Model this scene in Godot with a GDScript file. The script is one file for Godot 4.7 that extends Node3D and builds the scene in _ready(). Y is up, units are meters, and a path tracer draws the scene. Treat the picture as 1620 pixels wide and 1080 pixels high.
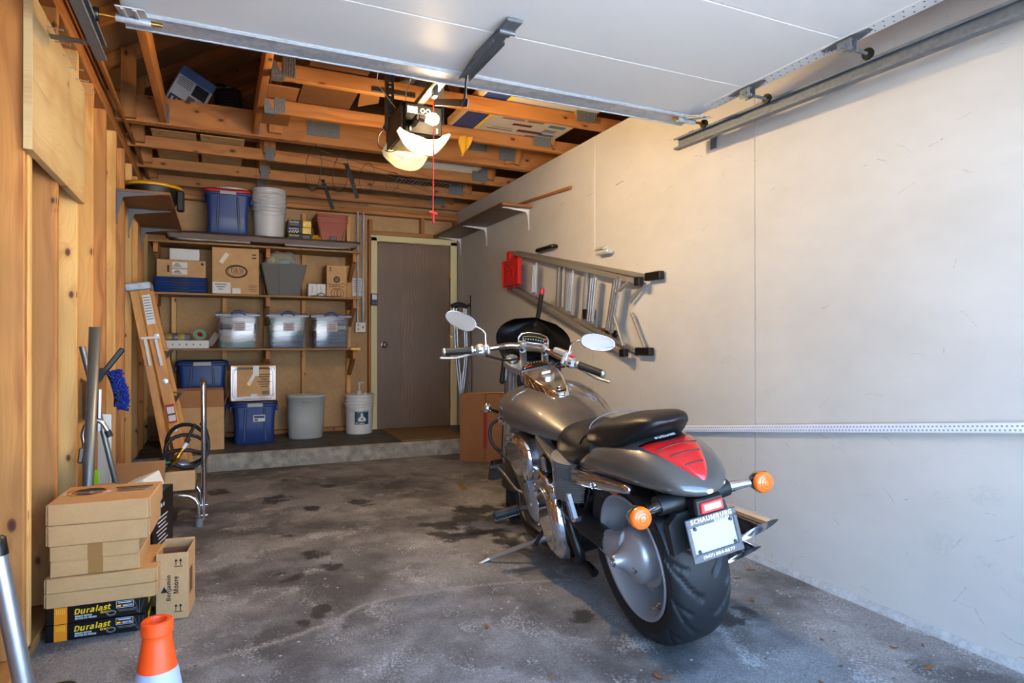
extends Node3D
# A single-car garage with a cruiser motorcycle, seen from the open door. y up, metres, camera at x = z = 0.

const PXX := 2.43          # inner face of the right wall
const PXL := -0.58         # inner face of the left wall studs
const ZB := -6.75          # inner face of the back wall studs
const WT := 2.565          # top of the walls
const LEDGE := 0.195       # top of the raised landing
const ZSTEP := -5.74       # front of the landing

var used := {}
var rng := RandomNumberGenerator.new()
var M := {}                # materials by name
var T := {}                # textures by name

# ---------------------------------------------------------------- mesh builder
class MB:
	var st := SurfaceTool.new()
	var g := 0
	var uo := Vector2.ZERO
	func _init():
		st.begin(Mesh.PRIMITIVE_TRIANGLES)
	func flat():
		st.set_smooth_group(0xFFFFFFFF)
	func soft():
		g += 1
		st.set_smooth_group(g)
	func v(p: Vector3, uv := Vector2.ZERO):
		st.set_uv(uv)
		st.add_vertex(p)
	# a, b, c counter-clockwise seen from outside
	func tri(a: Vector3, b: Vector3, c: Vector3, ua := Vector2.ZERO, ub := Vector2.ZERO, uc := Vector2.ZERO):
		v(a, ua); v(c, uc); v(b, ub)
	func quad(a: Vector3, b: Vector3, c: Vector3, d: Vector3, ua := Vector2.ZERO, ub := Vector2.ZERO, uc := Vector2.ZERO, ud := Vector2.ZERO):
		tri(a, b, c, ua, ub, uc)
		tri(a, c, d, ua, uc, ud)
	func poly(pts: Array, uvs: Array):
		for i in range(1, pts.size() - 1):
			tri(pts[0], pts[i], pts[i + 1], uvs[0], uvs[i], uvs[i + 1])
	# a box with chamfered edges; its uv runs along its longest side, in metres
	func box(c: Vector3, s: Vector3, bev := 0.0, b := Basis()):
		flat()
		var h := s * 0.5
		var e: float = minf(bev, minf(h.x, minf(h.y, h.z)) * 0.9)
		var la := 0
		if s.y >= s.x and s.y >= s.z: la = 1
		elif s.z >= s.x: la = 2
		for ax in 3:
			var a1 := (ax + 1) % 3
			var a2 := (ax + 2) % 3
			var uu := a1
			if a2 == la: uu = a2
			var vv := a1 + a2 - uu
			for sg in [-1.0, 1.0]:
				var q := []
				var uq := []
				for k in [[-1.0, -1.0], [1.0, -1.0], [1.0, 1.0], [-1.0, 1.0]]:
					var p := Vector3.ZERO
					p[ax] = h[ax] * sg
					p[a1] = (h[a1] - e) * k[0]
					p[a2] = (h[a2] - e) * k[1]
					q.append(c + b * p)
					uq.append(Vector2(p[uu], p[vv] + (h[ax] if sg > 0.0 else -h[ax]) * 1.7) + uo)
				if sg < 0.0:
					q.reverse(); uq.reverse()
				quad(q[0], q[1], q[2], q[3], uq[0], uq[1], uq[2], uq[3])
		if e <= 0.0: return
		for ax in 3:
			var a1 := (ax + 1) % 3
			var a2 := (ax + 2) % 3
			for s1 in [-1.0, 1.0]:
				for s2 in [-1.0, 1.0]:
					var q := []
					var uq := []
					for k in [[-1.0, 0], [1.0, 0], [1.0, 1], [-1.0, 1]]:
						var p := Vector3.ZERO
						p[ax] = (h[ax] - e) * k[0]
						p[a1] = (h[a1] - (e if k[1] == 1 else 0.0)) * s1
						p[a2] = (h[a2] - (0.0 if k[1] == 1 else e)) * s2
						q.append(c + b * p)
						uq.append(Vector2(p[ax], p[a1] + p[a2]) + uo if ax == la else Vector2(p[a1], p[ax]) + uo)
					if s1 * s2 > 0.0:
						q.reverse(); uq.reverse()
					quad(q[0], q[1], q[2], q[3], uq[0], uq[1], uq[2], uq[3])
		for sx in [-1.0, 1.0]:
			for sy in [-1.0, 1.0]:
				for sz in [-1.0, 1.0]:
					var p0 := Vector3(h.x * sx, (h.y - e) * sy, (h.z - e) * sz)
					var p1 := Vector3((h.x - e) * sx, h.y * sy, (h.z - e) * sz)
					var p2 := Vector3((h.x - e) * sx, (h.y - e) * sy, h.z * sz)
					if sx * sy * sz > 0.0: tri(c + b * p0, c + b * p1, c + b * p2, uo, uo, uo)
					else: tri(c + b * p0, c + b * p2, c + b * p1, uo, uo, uo)
	# a bar from p to q with a w x d section; "side" is the direction of w
	func bar(p: Vector3, q: Vector3, w: float, d: float, side := Vector3.RIGHT, bev := 0.002):
		var y := (q - p).normalized()
		var x := (side - y * side.dot(y)).normalized()
		box((p + q) * 0.5, Vector3(w, p.distance_to(q), d), bev, Basis(x, y, x.cross(y)))
	# closed rings joined one after another, ring points counter-clockwise seen from the far end (looking back along the way)
	func loft(rings: Array, cap0 := true, cap1 := true, sharp := false):
		soft()
		var n: int = rings[0].size()
		var lu := 0.0
		for i in rings.size() - 1:
			if sharp: soft()
			var l2: float = lu + (rings[i + 1][0] - rings[i][0]).length()
			for j in n:
				var k := (j + 1) % n
				quad(rings[i][j], rings[i][k], rings[i + 1][k], rings[i + 1][j], Vector2(lu, float(j) / n) + uo, Vector2(lu, float(j + 1) / n) + uo, Vector2(l2, float(j + 1) / n) + uo, Vector2(l2, float(j) / n) + uo)
			lu = l2
		for e in [[cap0, 0], [cap1, rings.size() - 1]]:
			if not e[0]: continue
			soft()
			var r: Array = rings[e[1]]
			var c := Vector3.ZERO
			for p in r: c += p
			c /= n
			for j in n:
				var a: Vector3 = r[j]
				var b: Vector3 = r[(j + 1) % n]
				if e[1] == 0: tri(c, b, a, uo, uo, uo)
				else: tri(c, a, b, uo, uo, uo)
	# a tube along points; r is a number or an array of numbers; sx, sy squash its section
	func tube(pts: Array, r, n := 10, caps := true, closed := false, up := Vector3.UP, sx := 1.0, sy := 1.0):
		var rings := []
		var m := pts.size()
		var prev := Vector3.ZERO
		for i in m:
			var d: Vector3
			if closed: d = pts[(i + 1) % m] - pts[(i - 1 + m) % m]
			elif i == 0: d = pts[1] - pts[0]
			elif i == m - 1: d = pts[i] - pts[i - 1]
			else: d = (pts[i + 1] - pts[i]).normalized() + (pts[i] - pts[i - 1]).normalized()
			d = d.normalized()
			if i == 0:
				prev = up - d * up.dot(d)
				if prev.length() < 0.05: prev = Vector3.RIGHT - d * d.x
				if prev.length() < 0.05: prev = Vector3.BACK - d * d.z
			prev = (prev - d * prev.dot(d)).normalized()
			var x := d.cross(prev)
			var rr: float = r[i] if r is Array else r
			var ring := []
			for j in n:
				var a := TAU * j / n
				ring.append(pts[i] + (x * cos(a) * sx - prev * sin(a) * sy) * -rr)
			rings.append(ring)
		if closed:
			rings.append(rings[0])
			loft(rings, false, false)
		else:
			loft(rings, caps, caps)
	# a lathe round the local y axis of xf; profile points are (radius, height), walked with the outside on the right when rising
	func lathe(prof: Array, n := 24, xf := Transform3D(), crease := 30.0):
		soft()
		for i in prof.size() - 1:
			var p: Vector2 = prof[i]
			var q: Vector2 = prof[i + 1]
			if p.distance_to(q) < 1e-6: continue
			if i > 0:
				var o: Vector2 = prof[i - 1]
				if absf((p - o).angle_to(q - p)) > deg_to_rad(crease): soft()
			for j in n:
				var a := TAU * j / n
				var b := TAU * (j + 1) / n
				var u0 := Vector2(float(j) / n, p.y) + uo
				var u1 := Vector2(float(j + 1) / n, p.y) + uo
				var p0 := xf * Vector3(cos(a) * p.x, p.y, -sin(a) * p.x)
				var p1 := xf * Vector3(cos(b) * p.x, p.y, -sin(b) * p.x)
				var q0 := xf * Vector3(cos(a) * q.x, q.y, -sin(a) * q.x)
				var q1 := xf * Vector3(cos(b) * q.x, q.y, -sin(b) * q.x)
				if p.x > 1e-6: tri(p0, p1, q1, u0, u1, u1)
				if q.x > 1e-6: tri(p0, q1, q0, u0, u1, u0)
	# a polygon (x, y) pushed d along z, centred on z = 0
	func prism(pts: Array, d: float, xf := Transform3D(), soft_side := false):
		var pv := PackedVector2Array(pts)
		if Geometry2D.is_polygon_clockwise(pv) : pv.reverse()
		var ar := 0.0
		for i in pv.size(): ar += pv[i].cross(pv[(i + 1) % pv.size()])
		if ar < 0.0: pv.reverse()
		var tr := Geometry2D.triangulate_polygon(pv)
		flat()
		for i in range(0, tr.size(), 3):
			var a := pv[tr[i]]
			var b := pv[tr[i + 1]]
			var c := pv[tr[i + 2]]
			if (b - a).cross(c - a) < 0.0:
				var t := b
				b = c
				c = t
			tri(xf * Vector3(a.x, a.y, d / 2), xf * Vector3(b.x, b.y, d / 2), xf * Vector3(c.x, c.y, d / 2), a + uo, b + uo, c + uo)
			tri(xf * Vector3(a.x, a.y, -d / 2), xf * Vector3(c.x, c.y, -d / 2), xf * Vector3(b.x, b.y, -d / 2), a + uo, c + uo, b + uo)
		if soft_side: soft()
		for i in pv.size():
			var a := pv[i]
			var b := pv[(i + 1) % pv.size()]
			quad(xf * Vector3(a.x, a.y, -d / 2), xf * Vector3(b.x, b.y, -d / 2), xf * Vector3(b.x, b.y, d / 2), xf * Vector3(a.x, a.y, d / 2), a + uo, b + uo, b + uo + Vector2(d, d), a + uo + Vector2(d, d))
	# a grid of points [row][column], seen from the side where rows go up and columns go right
	func sheet(g2: Array, two_sided := false, uvw := Vector2.ONE):
		soft()
		var R := g2.size() - 1
		var Cn: int = g2[0].size() - 1
		for i in R:
			for j in Cn:
				var u0 := Vector2(float(j) / Cn, 1.0 - float(i) / R) * uvw
				var u1 := Vector2(float(j + 1) / Cn, 1.0 - float(i + 1) / R) * uvw
				quad(g2[i][j], g2[i][j + 1], g2[i + 1][j + 1], g2[i + 1][j], u0, Vector2(u1.x, u0.y), u1, Vector2(u0.x, u1.y))
		if two_sided:
			soft()
			for i in R:
				for j in Cn:
					quad(g2[i + 1][j], g2[i + 1][j + 1], g2[i][j + 1], g2[i][j])
	func ball(c: Vector3, r: Vector3, n := 12, b := Basis()):
		var pr := []
		for i in n + 1:
			var a := -PI / 2 + PI * i / n
			pr.append(Vector2(cos(a), sin(a)))
		pr[0].x = 0.0
		pr[n].x = 0.0
		lathe(pr, n * 2, Transform3D(b * Basis.from_scale(r), c), 90.0)
	func mesh() -> ArrayMesh:
		st.generate_normals()
		return st.commit()

func seg(a: Vector3, b: Vector3, n := 8) -> Array:
	var o := []
	for i in n + 1: o.append(a.lerp(b, float(i) / n))
	return o

# a smooth curve through points
func curve(pts: Array, per := 6, closed := false) -> Array:
	var o := []
	var m := pts.size()
	for i in (m if closed else m - 1):
		var p1: Vector3 = pts[i]
		var p2: Vector3 = pts[(i + 1) % m]
		var p0: Vector3 = pts[(i - 1 + m) % m] if closed or i > 0 else p1 * 2 - p2
		var p3: Vector3 = pts[(i + 2) % m] if closed or i + 2 < m else p2 * 2 - p1
		for k in per:
			o.append(p1.cubic_interpolate(p2, p0, p3, float(k) / per))
	if not closed: o.append(pts[m - 1])
	return o

# ---------------------------------------------------------------- nodes
func nm(called: String) -> String:
	var k: int = used.get(called, 0)
	used[called] = k + 1
	return called if k == 0 else "%s_%03d" % [called, k]

func put(mb: MB, called: String, m: Material, parent: Node = null) -> MeshInstance3D:
	var o := MeshInstance3D.new()
	o.mesh = mb.mesh()
	o.material_override = m
	o.cast_shadow = GeometryInstance3D.SHADOW_CASTING_SETTING_ON
	if parent == null:
		o.name = nm(called)
		add_child(o, true)
	else:
		var k := 0
		var nmn := called
		while parent.has_node(NodePath(nmn)):
			k += 1
			nmn = "%s_%03d" % [called, k]
		o.name = nmn
		parent.add_child(o, true)
	return o

func tag(o: Node, label: String, category: String, group := ""):
	o.set_meta("label", label)
	o.set_meta("category", category)
	if group: o.set_meta("group", group)

func thing(called: String, label: String, category: String, at := Vector3.ZERO, turn := 0.0, group := "") -> Node3D:
	var o := Node3D.new()
	o.name = nm(called)
	add_child(o, true)
	o.position = at
	o.rotation.y = turn
	tag(o, label, category, group)
	return o

func setting(called: String) -> Node3D:
	var o := Node3D.new()
	o.name = called
	add_child(o, true)
	o.set_meta("kind", "structure")
	return o

func dup(src: Node3D, at: Vector3, turn: float, label: String) -> Node3D:
	var base := String(src.name).rstrip("0123456789").rstrip("_")
	var o: Node3D = src.duplicate()
	o.name = nm(base)
	add_child(o, true)
	o.position = at
	o.rotation.y = turn
	o.set_meta("label", label)
	return o

# raised or printed lettering: real flat letters, w metres wide (height h if given), lying on the plane xf (x right, y up, z out)
var fonts := {}
func letters(parent: Node, s: String, w: float, h: float, xf: Transform3D, m: Material, face := "Droid Sans", bold := true, depth := 0.0006, called := "lettering") -> MeshInstance3D:
	var key := face + str(bold)
	if not fonts.has(key):
		var f := SystemFont.new()
		f.font_names = PackedStringArray([face])
		f.font_weight = 700 if bold else 400
		fonts[key] = f
	var t := TextMesh.new()
	t.text = s
	t.font = fonts[key]
	t.font_size = 32
	t.pixel_size = 0.01
	t.depth = 0.02
	t.curve_step = 4.0
	var o := MeshInstance3D.new()
	o.mesh = t
	o.material_override = m
	var bb := t.get_aabb()
	var sx: float = w / maxf(bb.size.x, 0.001)
	var sy: float = h / maxf(bb.size.y, 0.001) if h > 0.0 else sx
	var sc := Transform3D(Basis.from_scale(Vector3(sx, sy, depth / 0.02)), Vector3(-bb.get_center().x * sx, -bb.get_center().y * sy, depth * 0.5))
	o.transform = xf * sc
	var k := 0
	var nmn := called
	while parent.has_node(NodePath(nmn)):
		k += 1
		nmn = "%s_%03d" % [called, k]
	o.name = nmn
	parent.add_child(o, true)
	return o

# a plane facing "out" with its x axis along "right"
func face(at: Vector3, right: Vector3, out: Vector3) -> Transform3D:
	var z := out.normalized()
	var x := (right - z * right.dot(z)).normalized()
	return Transform3D(Basis(x, z.cross(x), z), at)

# a thin printed sheet on the plane xf
func patch(parent: Node, called: String, w: float, h: float, xf: Transform3D, m: Material, d := 0.0006) -> MeshInstance3D:
	var b := MB.new()
	b.flat()
	var p := [Vector3(-w / 2, -h / 2, d), Vector3(w / 2, -h / 2, d), Vector3(w / 2, h / 2, d), Vector3(-w / 2, h / 2, d)]
	var q := []
	for k in 4: q.append(xf * p[k])
	var z := xf.basis.z * d
	b.quad(q[0], q[1], q[2], q[3], Vector2(0, 1), Vector2(1, 1), Vector2(1, 0), Vector2(0, 0))
	for k in 4:
		var a: Vector3 = q[k]
		var c: Vector3 = q[(k + 1) % 4]
		b.quad(a - z, c - z, c, a)
	return put(b, called, m, parent)

func fy(z: float) -> float:
	return -0.0099 * z

# ---------------------------------------------------------------- textures
func noise(seed_: int, freq: float, oct := 4, kind := FastNoiseLite.TYPE_SIMPLEX_SMOOTH) -> FastNoiseLite:
	var n := FastNoiseLite.new()
	n.seed = seed_
	n.frequency = freq
	n.noise_type = kind
	n.fractal_octaves = oct
	n.fractal_type = FastNoiseLite.FRACTAL_FBM if oct > 1 else FastNoiseLite.FRACTAL_NONE
	return n

func tex(data: PackedByteArray, w: int, h: int) -> ImageTexture:
	var im := Image.create_from_data(w, h, false, Image.FORMAT_RGB8, data)
	return ImageTexture.create_from_image(im)

func setpx(d: PackedByteArray, i: int, c: Color):
	d[i] = clampi(int(c.r * 255.0), 0, 255)
	d[i + 1] = clampi(int(c.g * 255.0), 0, 255)
	d[i + 2] = clampi(int(c.b * 255.0), 0, 255)

# boards: grain along u; light wood c0, grain c1, knots c2
func wood_tex(seed_: int, c0: Color, c1: Color, c2: Color, rings: float, knots: int, w := 1024, h := 256) -> ImageTexture:
	var d := PackedByteArray()
	d.resize(w * h * 3)
	var r := RandomNumberGenerator.new()
	r.seed = seed_
	var big := noise(seed_, 0.006, 2)
	var fine := noise(seed_ + 3, 0.09, 3)
	var kn := []
	for k in knots: kn.append(Vector3(r.randf() * w, r.randf() * h, r.randf_range(2.6, 6.5)))
	for y in h:
		for x in w:
			var fx: float = minf(x, w - x)
			var yy: float = y + big.get_noise_2d(fx * 0.35, y * 1.5) * 26.0
			var kd := 0.0
			var ring := 0.0
			for k in kn:
				var dx: float = (x - k.x) * 0.55
				var dy: float = y - k.y
				var q: float = dx * dx + dy * dy
				if q < 3600.0:
					var e: float = exp(-q / (k.z * k.z * 6.0))
					yy += signf(dy) * e * k.z * 2.4
					var rr: float = sqrt(q) / k.z
					if rr < 1.0: kd = maxf(kd, 1.0 - rr * rr * rr)
					elif rr < 2.0: ring = maxf(ring, 0.45 * (2.0 - rr))
			var a: float = yy * rings + big.get_noise_2d(fx * 0.8 + 500.0, yy * 0.4) * 2.0
			var gr: float = pow(0.5 + 0.5 * sin(a), 2.2)
			gr = clampf(gr * 0.75 + fine.get_noise_2d(fx * 0.07, yy * 2.2) * 0.45, 0.0, 1.0)
			var c := c0.lerp(c1, gr)
			c = c.lerp(c0.darkened(0.18), clampf(0.4 + big.get_noise_2d(fx * 0.5, y * 0.6 + 900.0) * 0.9, 0.0, 0.75))
			c = c.lerp(c1, ring)
			c = c.lerp(c2, kd)
			setpx(d, (y * w + x) * 3, c)
	return tex(d, w, h)

# mottled surface of two or three tones
func mottle(seed_: int, c0: Color, c1: Color, f0: float, f1: float, amt: float, speck := 0.0, c2 := Color.BLACK, w := 512, h := 512) -> ImageTexture:
	var d := PackedByteArray()
	d.resize(w * h * 3)
	var a := noise(seed_, f0, 4)
	var b := noise(seed_ + 7, f1, 2)
	var r := RandomNumberGenerator.new()
	r.seed = seed_
	for y in h:
		for x in w:
			var ex := sin(PI * x / w)
			var ey := sin(PI * y / h)
			var t := a.get_noise_2d(x, y) * minf(1.0, ex * ey * 6.0) * 1.3 + b.get_noise_2d(x, y) * 0.5
			var c := c0.lerp(c1, clampf(0.5 + t * amt, 0.0, 1.0))
			if speck > 0.0 and r.randf() < speck: c = c.lerp(c2, r.randf() * 0.8)
			setpx(d, (y * w + x) * 3, c)
	return tex(d, w, h)

func normal_noise(seed_: int, freq: float, strength: float, sy := 1.0) -> NoiseTexture2D:
	var t := NoiseTexture2D.new()
	t.noise = noise(seed_, freq, 3)
	t.width = 256
	t.height = int(256 * sy)
	t.seamless = true
	t.as_normal_map = true
	t.bump_strength = strength
	return t

func dist_seg(p: Vector2, a: Vector2, b: Vector2) -> float:
	var t := clampf((p - a).dot(b - a) / (b - a).length_squared(), 0.0, 1.0)
	return p.distance_to(a.lerp(b, t))

# the slab: x from -0.7 to 2.5, z from -5.8 to 0.4; oil stains, salt bloom, a crack, grit
func floor_tex() -> ImageTexture:
	var w := 1024
	var h := 1984
	var d := PackedByteArray()
	d.resize(w * h * 3)
	var n1 := noise(11, 1.1, 4)
	var n2 := noise(12, 5.0, 4)
	var n3 := noise(13, 70.0, 3)
	var n4 := noise(14, 2.6, 3)
	var r := RandomNumberGenerator.new()
	r.seed = 5
	var oil := [[0.33, -3.79, 0.055], [0.47, -3.3, 0.07], [0.5, -3.2, 0.06], [0.42, -3.4, 0.04], [0.35, -4.6, 0.1], [0.72, -4.9, 0.06], [0.36, -2.62, 0.03], [0.3, -2.58, 0.035], [0.38, -2.68, 0.03], [0.29, -3.1, 0.05], [1.25, -3.5, 0.16], [1.55, -3.7, 0.2], [1.45, -3.2, 0.12], [0.9, -4.3, 0.08], [0.55, -4.25, 0.05], [0.62, -3.75, 0.03], [1.3, -2.2, 0.05], [1.85, -2.0, 0.09], [1.72, -2.1, 0.05], [0.0, -5.0, 0.07], [0.5, -5.2, 0.05]]
	var crack := [Vector2(-0.4, -2.32), Vector2(-0.2, -2.36), Vector2(0.0, -2.42), Vector2(0.14, -2.44), Vector2(0.28, -2.49), Vector2(0.42, -2.56), Vector2(0.55, -2.66), Vector2(0.75, -2.68), Vector2(0.98, -2.66), Vector2(1.22, -2.62), Vector2(1.45, -2.55)]
	var base := Color(0.49, 0.48, 0.47)
	var dark := Color(0.26, 0.25, 0.24)
	var lite := Color(0.60, 0.59, 0.575)
	var salt := Color(0.72, 0.715, 0.705)
	for y in h:
		for x in w:
			var px := -0.7 + 3.2 * x / w
			var pz := -5.8 + 6.2 * y / h
			var a := n1.get_noise_2d(px, pz)
			var b := n2.get_noise_2d(px, pz)
			var c3 := n3.get_noise_2d(px, pz)
			var sm := n4.get_noise_2d(px * 1.5 + b * 0.2, pz * 1.1)
			var c := base.lerp(dark, clampf(0.35 + a * 1.0 + b * 0.5, 0.0, 0.9))
			c = c.lerp(lite, clampf(sm * 1.1 + c3 * 0.35 - 0.12, 0.0, 0.75))
			c = c.lerp(salt, clampf((b * 1.2 + sm * 0.8 + c3 * 1.3 - 0.66) * 1.4, 0.0, 0.5))
			var dk := 0.0
			for o in oil:
				var ox: float = px - o[0]
				var oz: float = (pz - o[1]) * 0.8
				var q: float = (ox * ox + oz * oz) / (o[2] * o[2])
				if q < 4.0: dk = maxf(dk, clampf((1.0 - q + b * 2.2 + c3 * 0.9) * 2.0, 0.0, 1.0))
			c = c.lerp(Color(0.13, 0.125, 0.12), dk * 0.8)
			if pz > -2.75 and pz < -2.2:
				var cd := 9.0
				var pp := Vector2(px + b * 0.02, pz + c3 * 0.012 + b * 0.015)
				for i in crack.size() - 1: cd = minf(cd, dist_seg(pp, crack[i], crack[i + 1]))
				if cd < 0.006: c = c.lerp(Color(0.55, 0.52, 0.47), clampf(0.85 + c3, 0.0, 1.0))
				elif cd < 0.02: c = c.lerp(lite, clampf(0.5 - cd * 20.0 + c3 * 0.4, 0.0, 0.5))
			c = c * (1.0 + (r.randf() - 0.5) * 0.42)
			setpx(d, (y * w + x) * 3, c)
	# grit, chips and old paint spots
	for k in 900:
		var x := r.randi_range(2, w - 4)
		var y := r.randi_range(2, h - 4)
		var cc := salt if r.randf() < 0.5 else dark
		var s := r.randi_range(1, 3)
		for i in s:
			for j in s: setpx(d, ((y + i) * w + x + j) * 3, cc)
	return tex(d, w, h)

# the painted right wall: z from -6.75 to -0.35 (u), height 0..2.6 (v from the top): scuffs, rubs and specks
func wall_tex() -> ImageTexture:
	var w := 2048
	var h := 832
	var d := PackedByteArray()
	d.resize(w * h * 3)
	var n1 := noise(31, 0.004, 4)
	var n2 := noise(32, 0.03, 3)
	var r := RandomNumberGenerator.new()
	r.seed = 9
	var c0 := Color(0.74, 0.725, 0.695)
	var c1 := Color(0.705, 0.69, 0.66)
	for y in h:
		for x in w:
			var t := 0.5 + n1.get_noise_2d(x, y * 1.5) * 0.7 + n2.get_noise_2d(x * 0.5, y) * 0.35
			setpx(d, (y * w + x) * 3, c0.lerp(c1, clampf(t, 0.0, 1.0)))
	var im := Image.create_from_data(w, h, false, Image.FORMAT_RGB8, d)
	for k in 330:
		var cx := r.randf() * w
		var cy := h * (1.0 - pow(r.randf(), 1.3) * 0.92)
		var ang := r.randf_range(-0.6, 0.7) if r.randf() < 0.8 else r.randf_range(0.8, 2.2)
		var len_ := r.randf_range(2.0, 26.0)
		var al := r.randf_range(0.08, 0.42)
		var col := Color(0.36, 0.36, 0.37)
		if r.randf() < 0.2: col = Color(0.45, 0.38, 0.28)
		var bend := r.randf_range(-0.012, 0.012)
		for s in int(len_ * 2.0):
			var a2: float = ang + bend * s
			cx += cos(a2) * 0.5
			cy += sin(a2) * 0.5
			var ix := int(cx)
			var iy := int(cy)
			if ix < 1 or iy < 1 or ix >= w - 1 or iy >= h - 1: break
			if r.randf() < 0.75: im.set_pixel(ix, iy, im.get_pixel(ix, iy).lerp(col, al * r.randf()))
	# faint smudges
	for k in 26:
		var cx := r.randi_range(500, w - 60)
		var cy := r.randi_range(380, h - 60)
		var rad := r.randi_range(6, 22)
		for i in range(-rad, rad):
			for j in range(-rad, rad):
				var q := Vector2(i, j * 1.6).length() / rad
				var ix := clampi(cx + i, 0, w - 1)
				var iy := clampi(cy + j, 0, h - 1)
				if q < 1.0 and n2.get_noise_2d(ix * 2.5, iy * 2.5) > -0.05: im.set_pixel(ix, iy, im.get_pixel(ix, iy).lerp(Color(0.55, 0.55, 0.55), 0.16 * r.randf()))
	return ImageTexture.create_from_image(im)

# ---------------------------------------------------------------- materials
func mat(key: String, c: Color, rough := 0.7, metal := 0.0) -> StandardMaterial3D:
	var m := StandardMaterial3D.new()
	m.resource_name = key
	m.albedo_color = c
	m.roughness = rough
	m.metallic = metal
	M[key] = m
	return m

func tmat(key: String, t: Texture2D, rough := 0.7, metal := 0.0, sc := Vector3.ONE, tri := false, tint := Color.WHITE) -> StandardMaterial3D:
	var m := mat(key, tint, rough, metal)
	m.albedo_texture = t
	m.uv1_scale = sc
	m.uv1_triplanar = tri
	return m

func bump(key: String, t: Texture2D, amount: float):
	M[key].normal_enabled = true
	M[key].normal_texture = t
	M[key].normal_scale = amount

func clear(key: String, c: Color, alpha: float, rough := 0.05):
	var m := mat(key, Color(c.r, c.g, c.b, alpha), rough)
	m.transparency = BaseMaterial3D.TRANSPARENCY_ALPHA
	m.cull_mode = BaseMaterial3D.CULL_DISABLED

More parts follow.
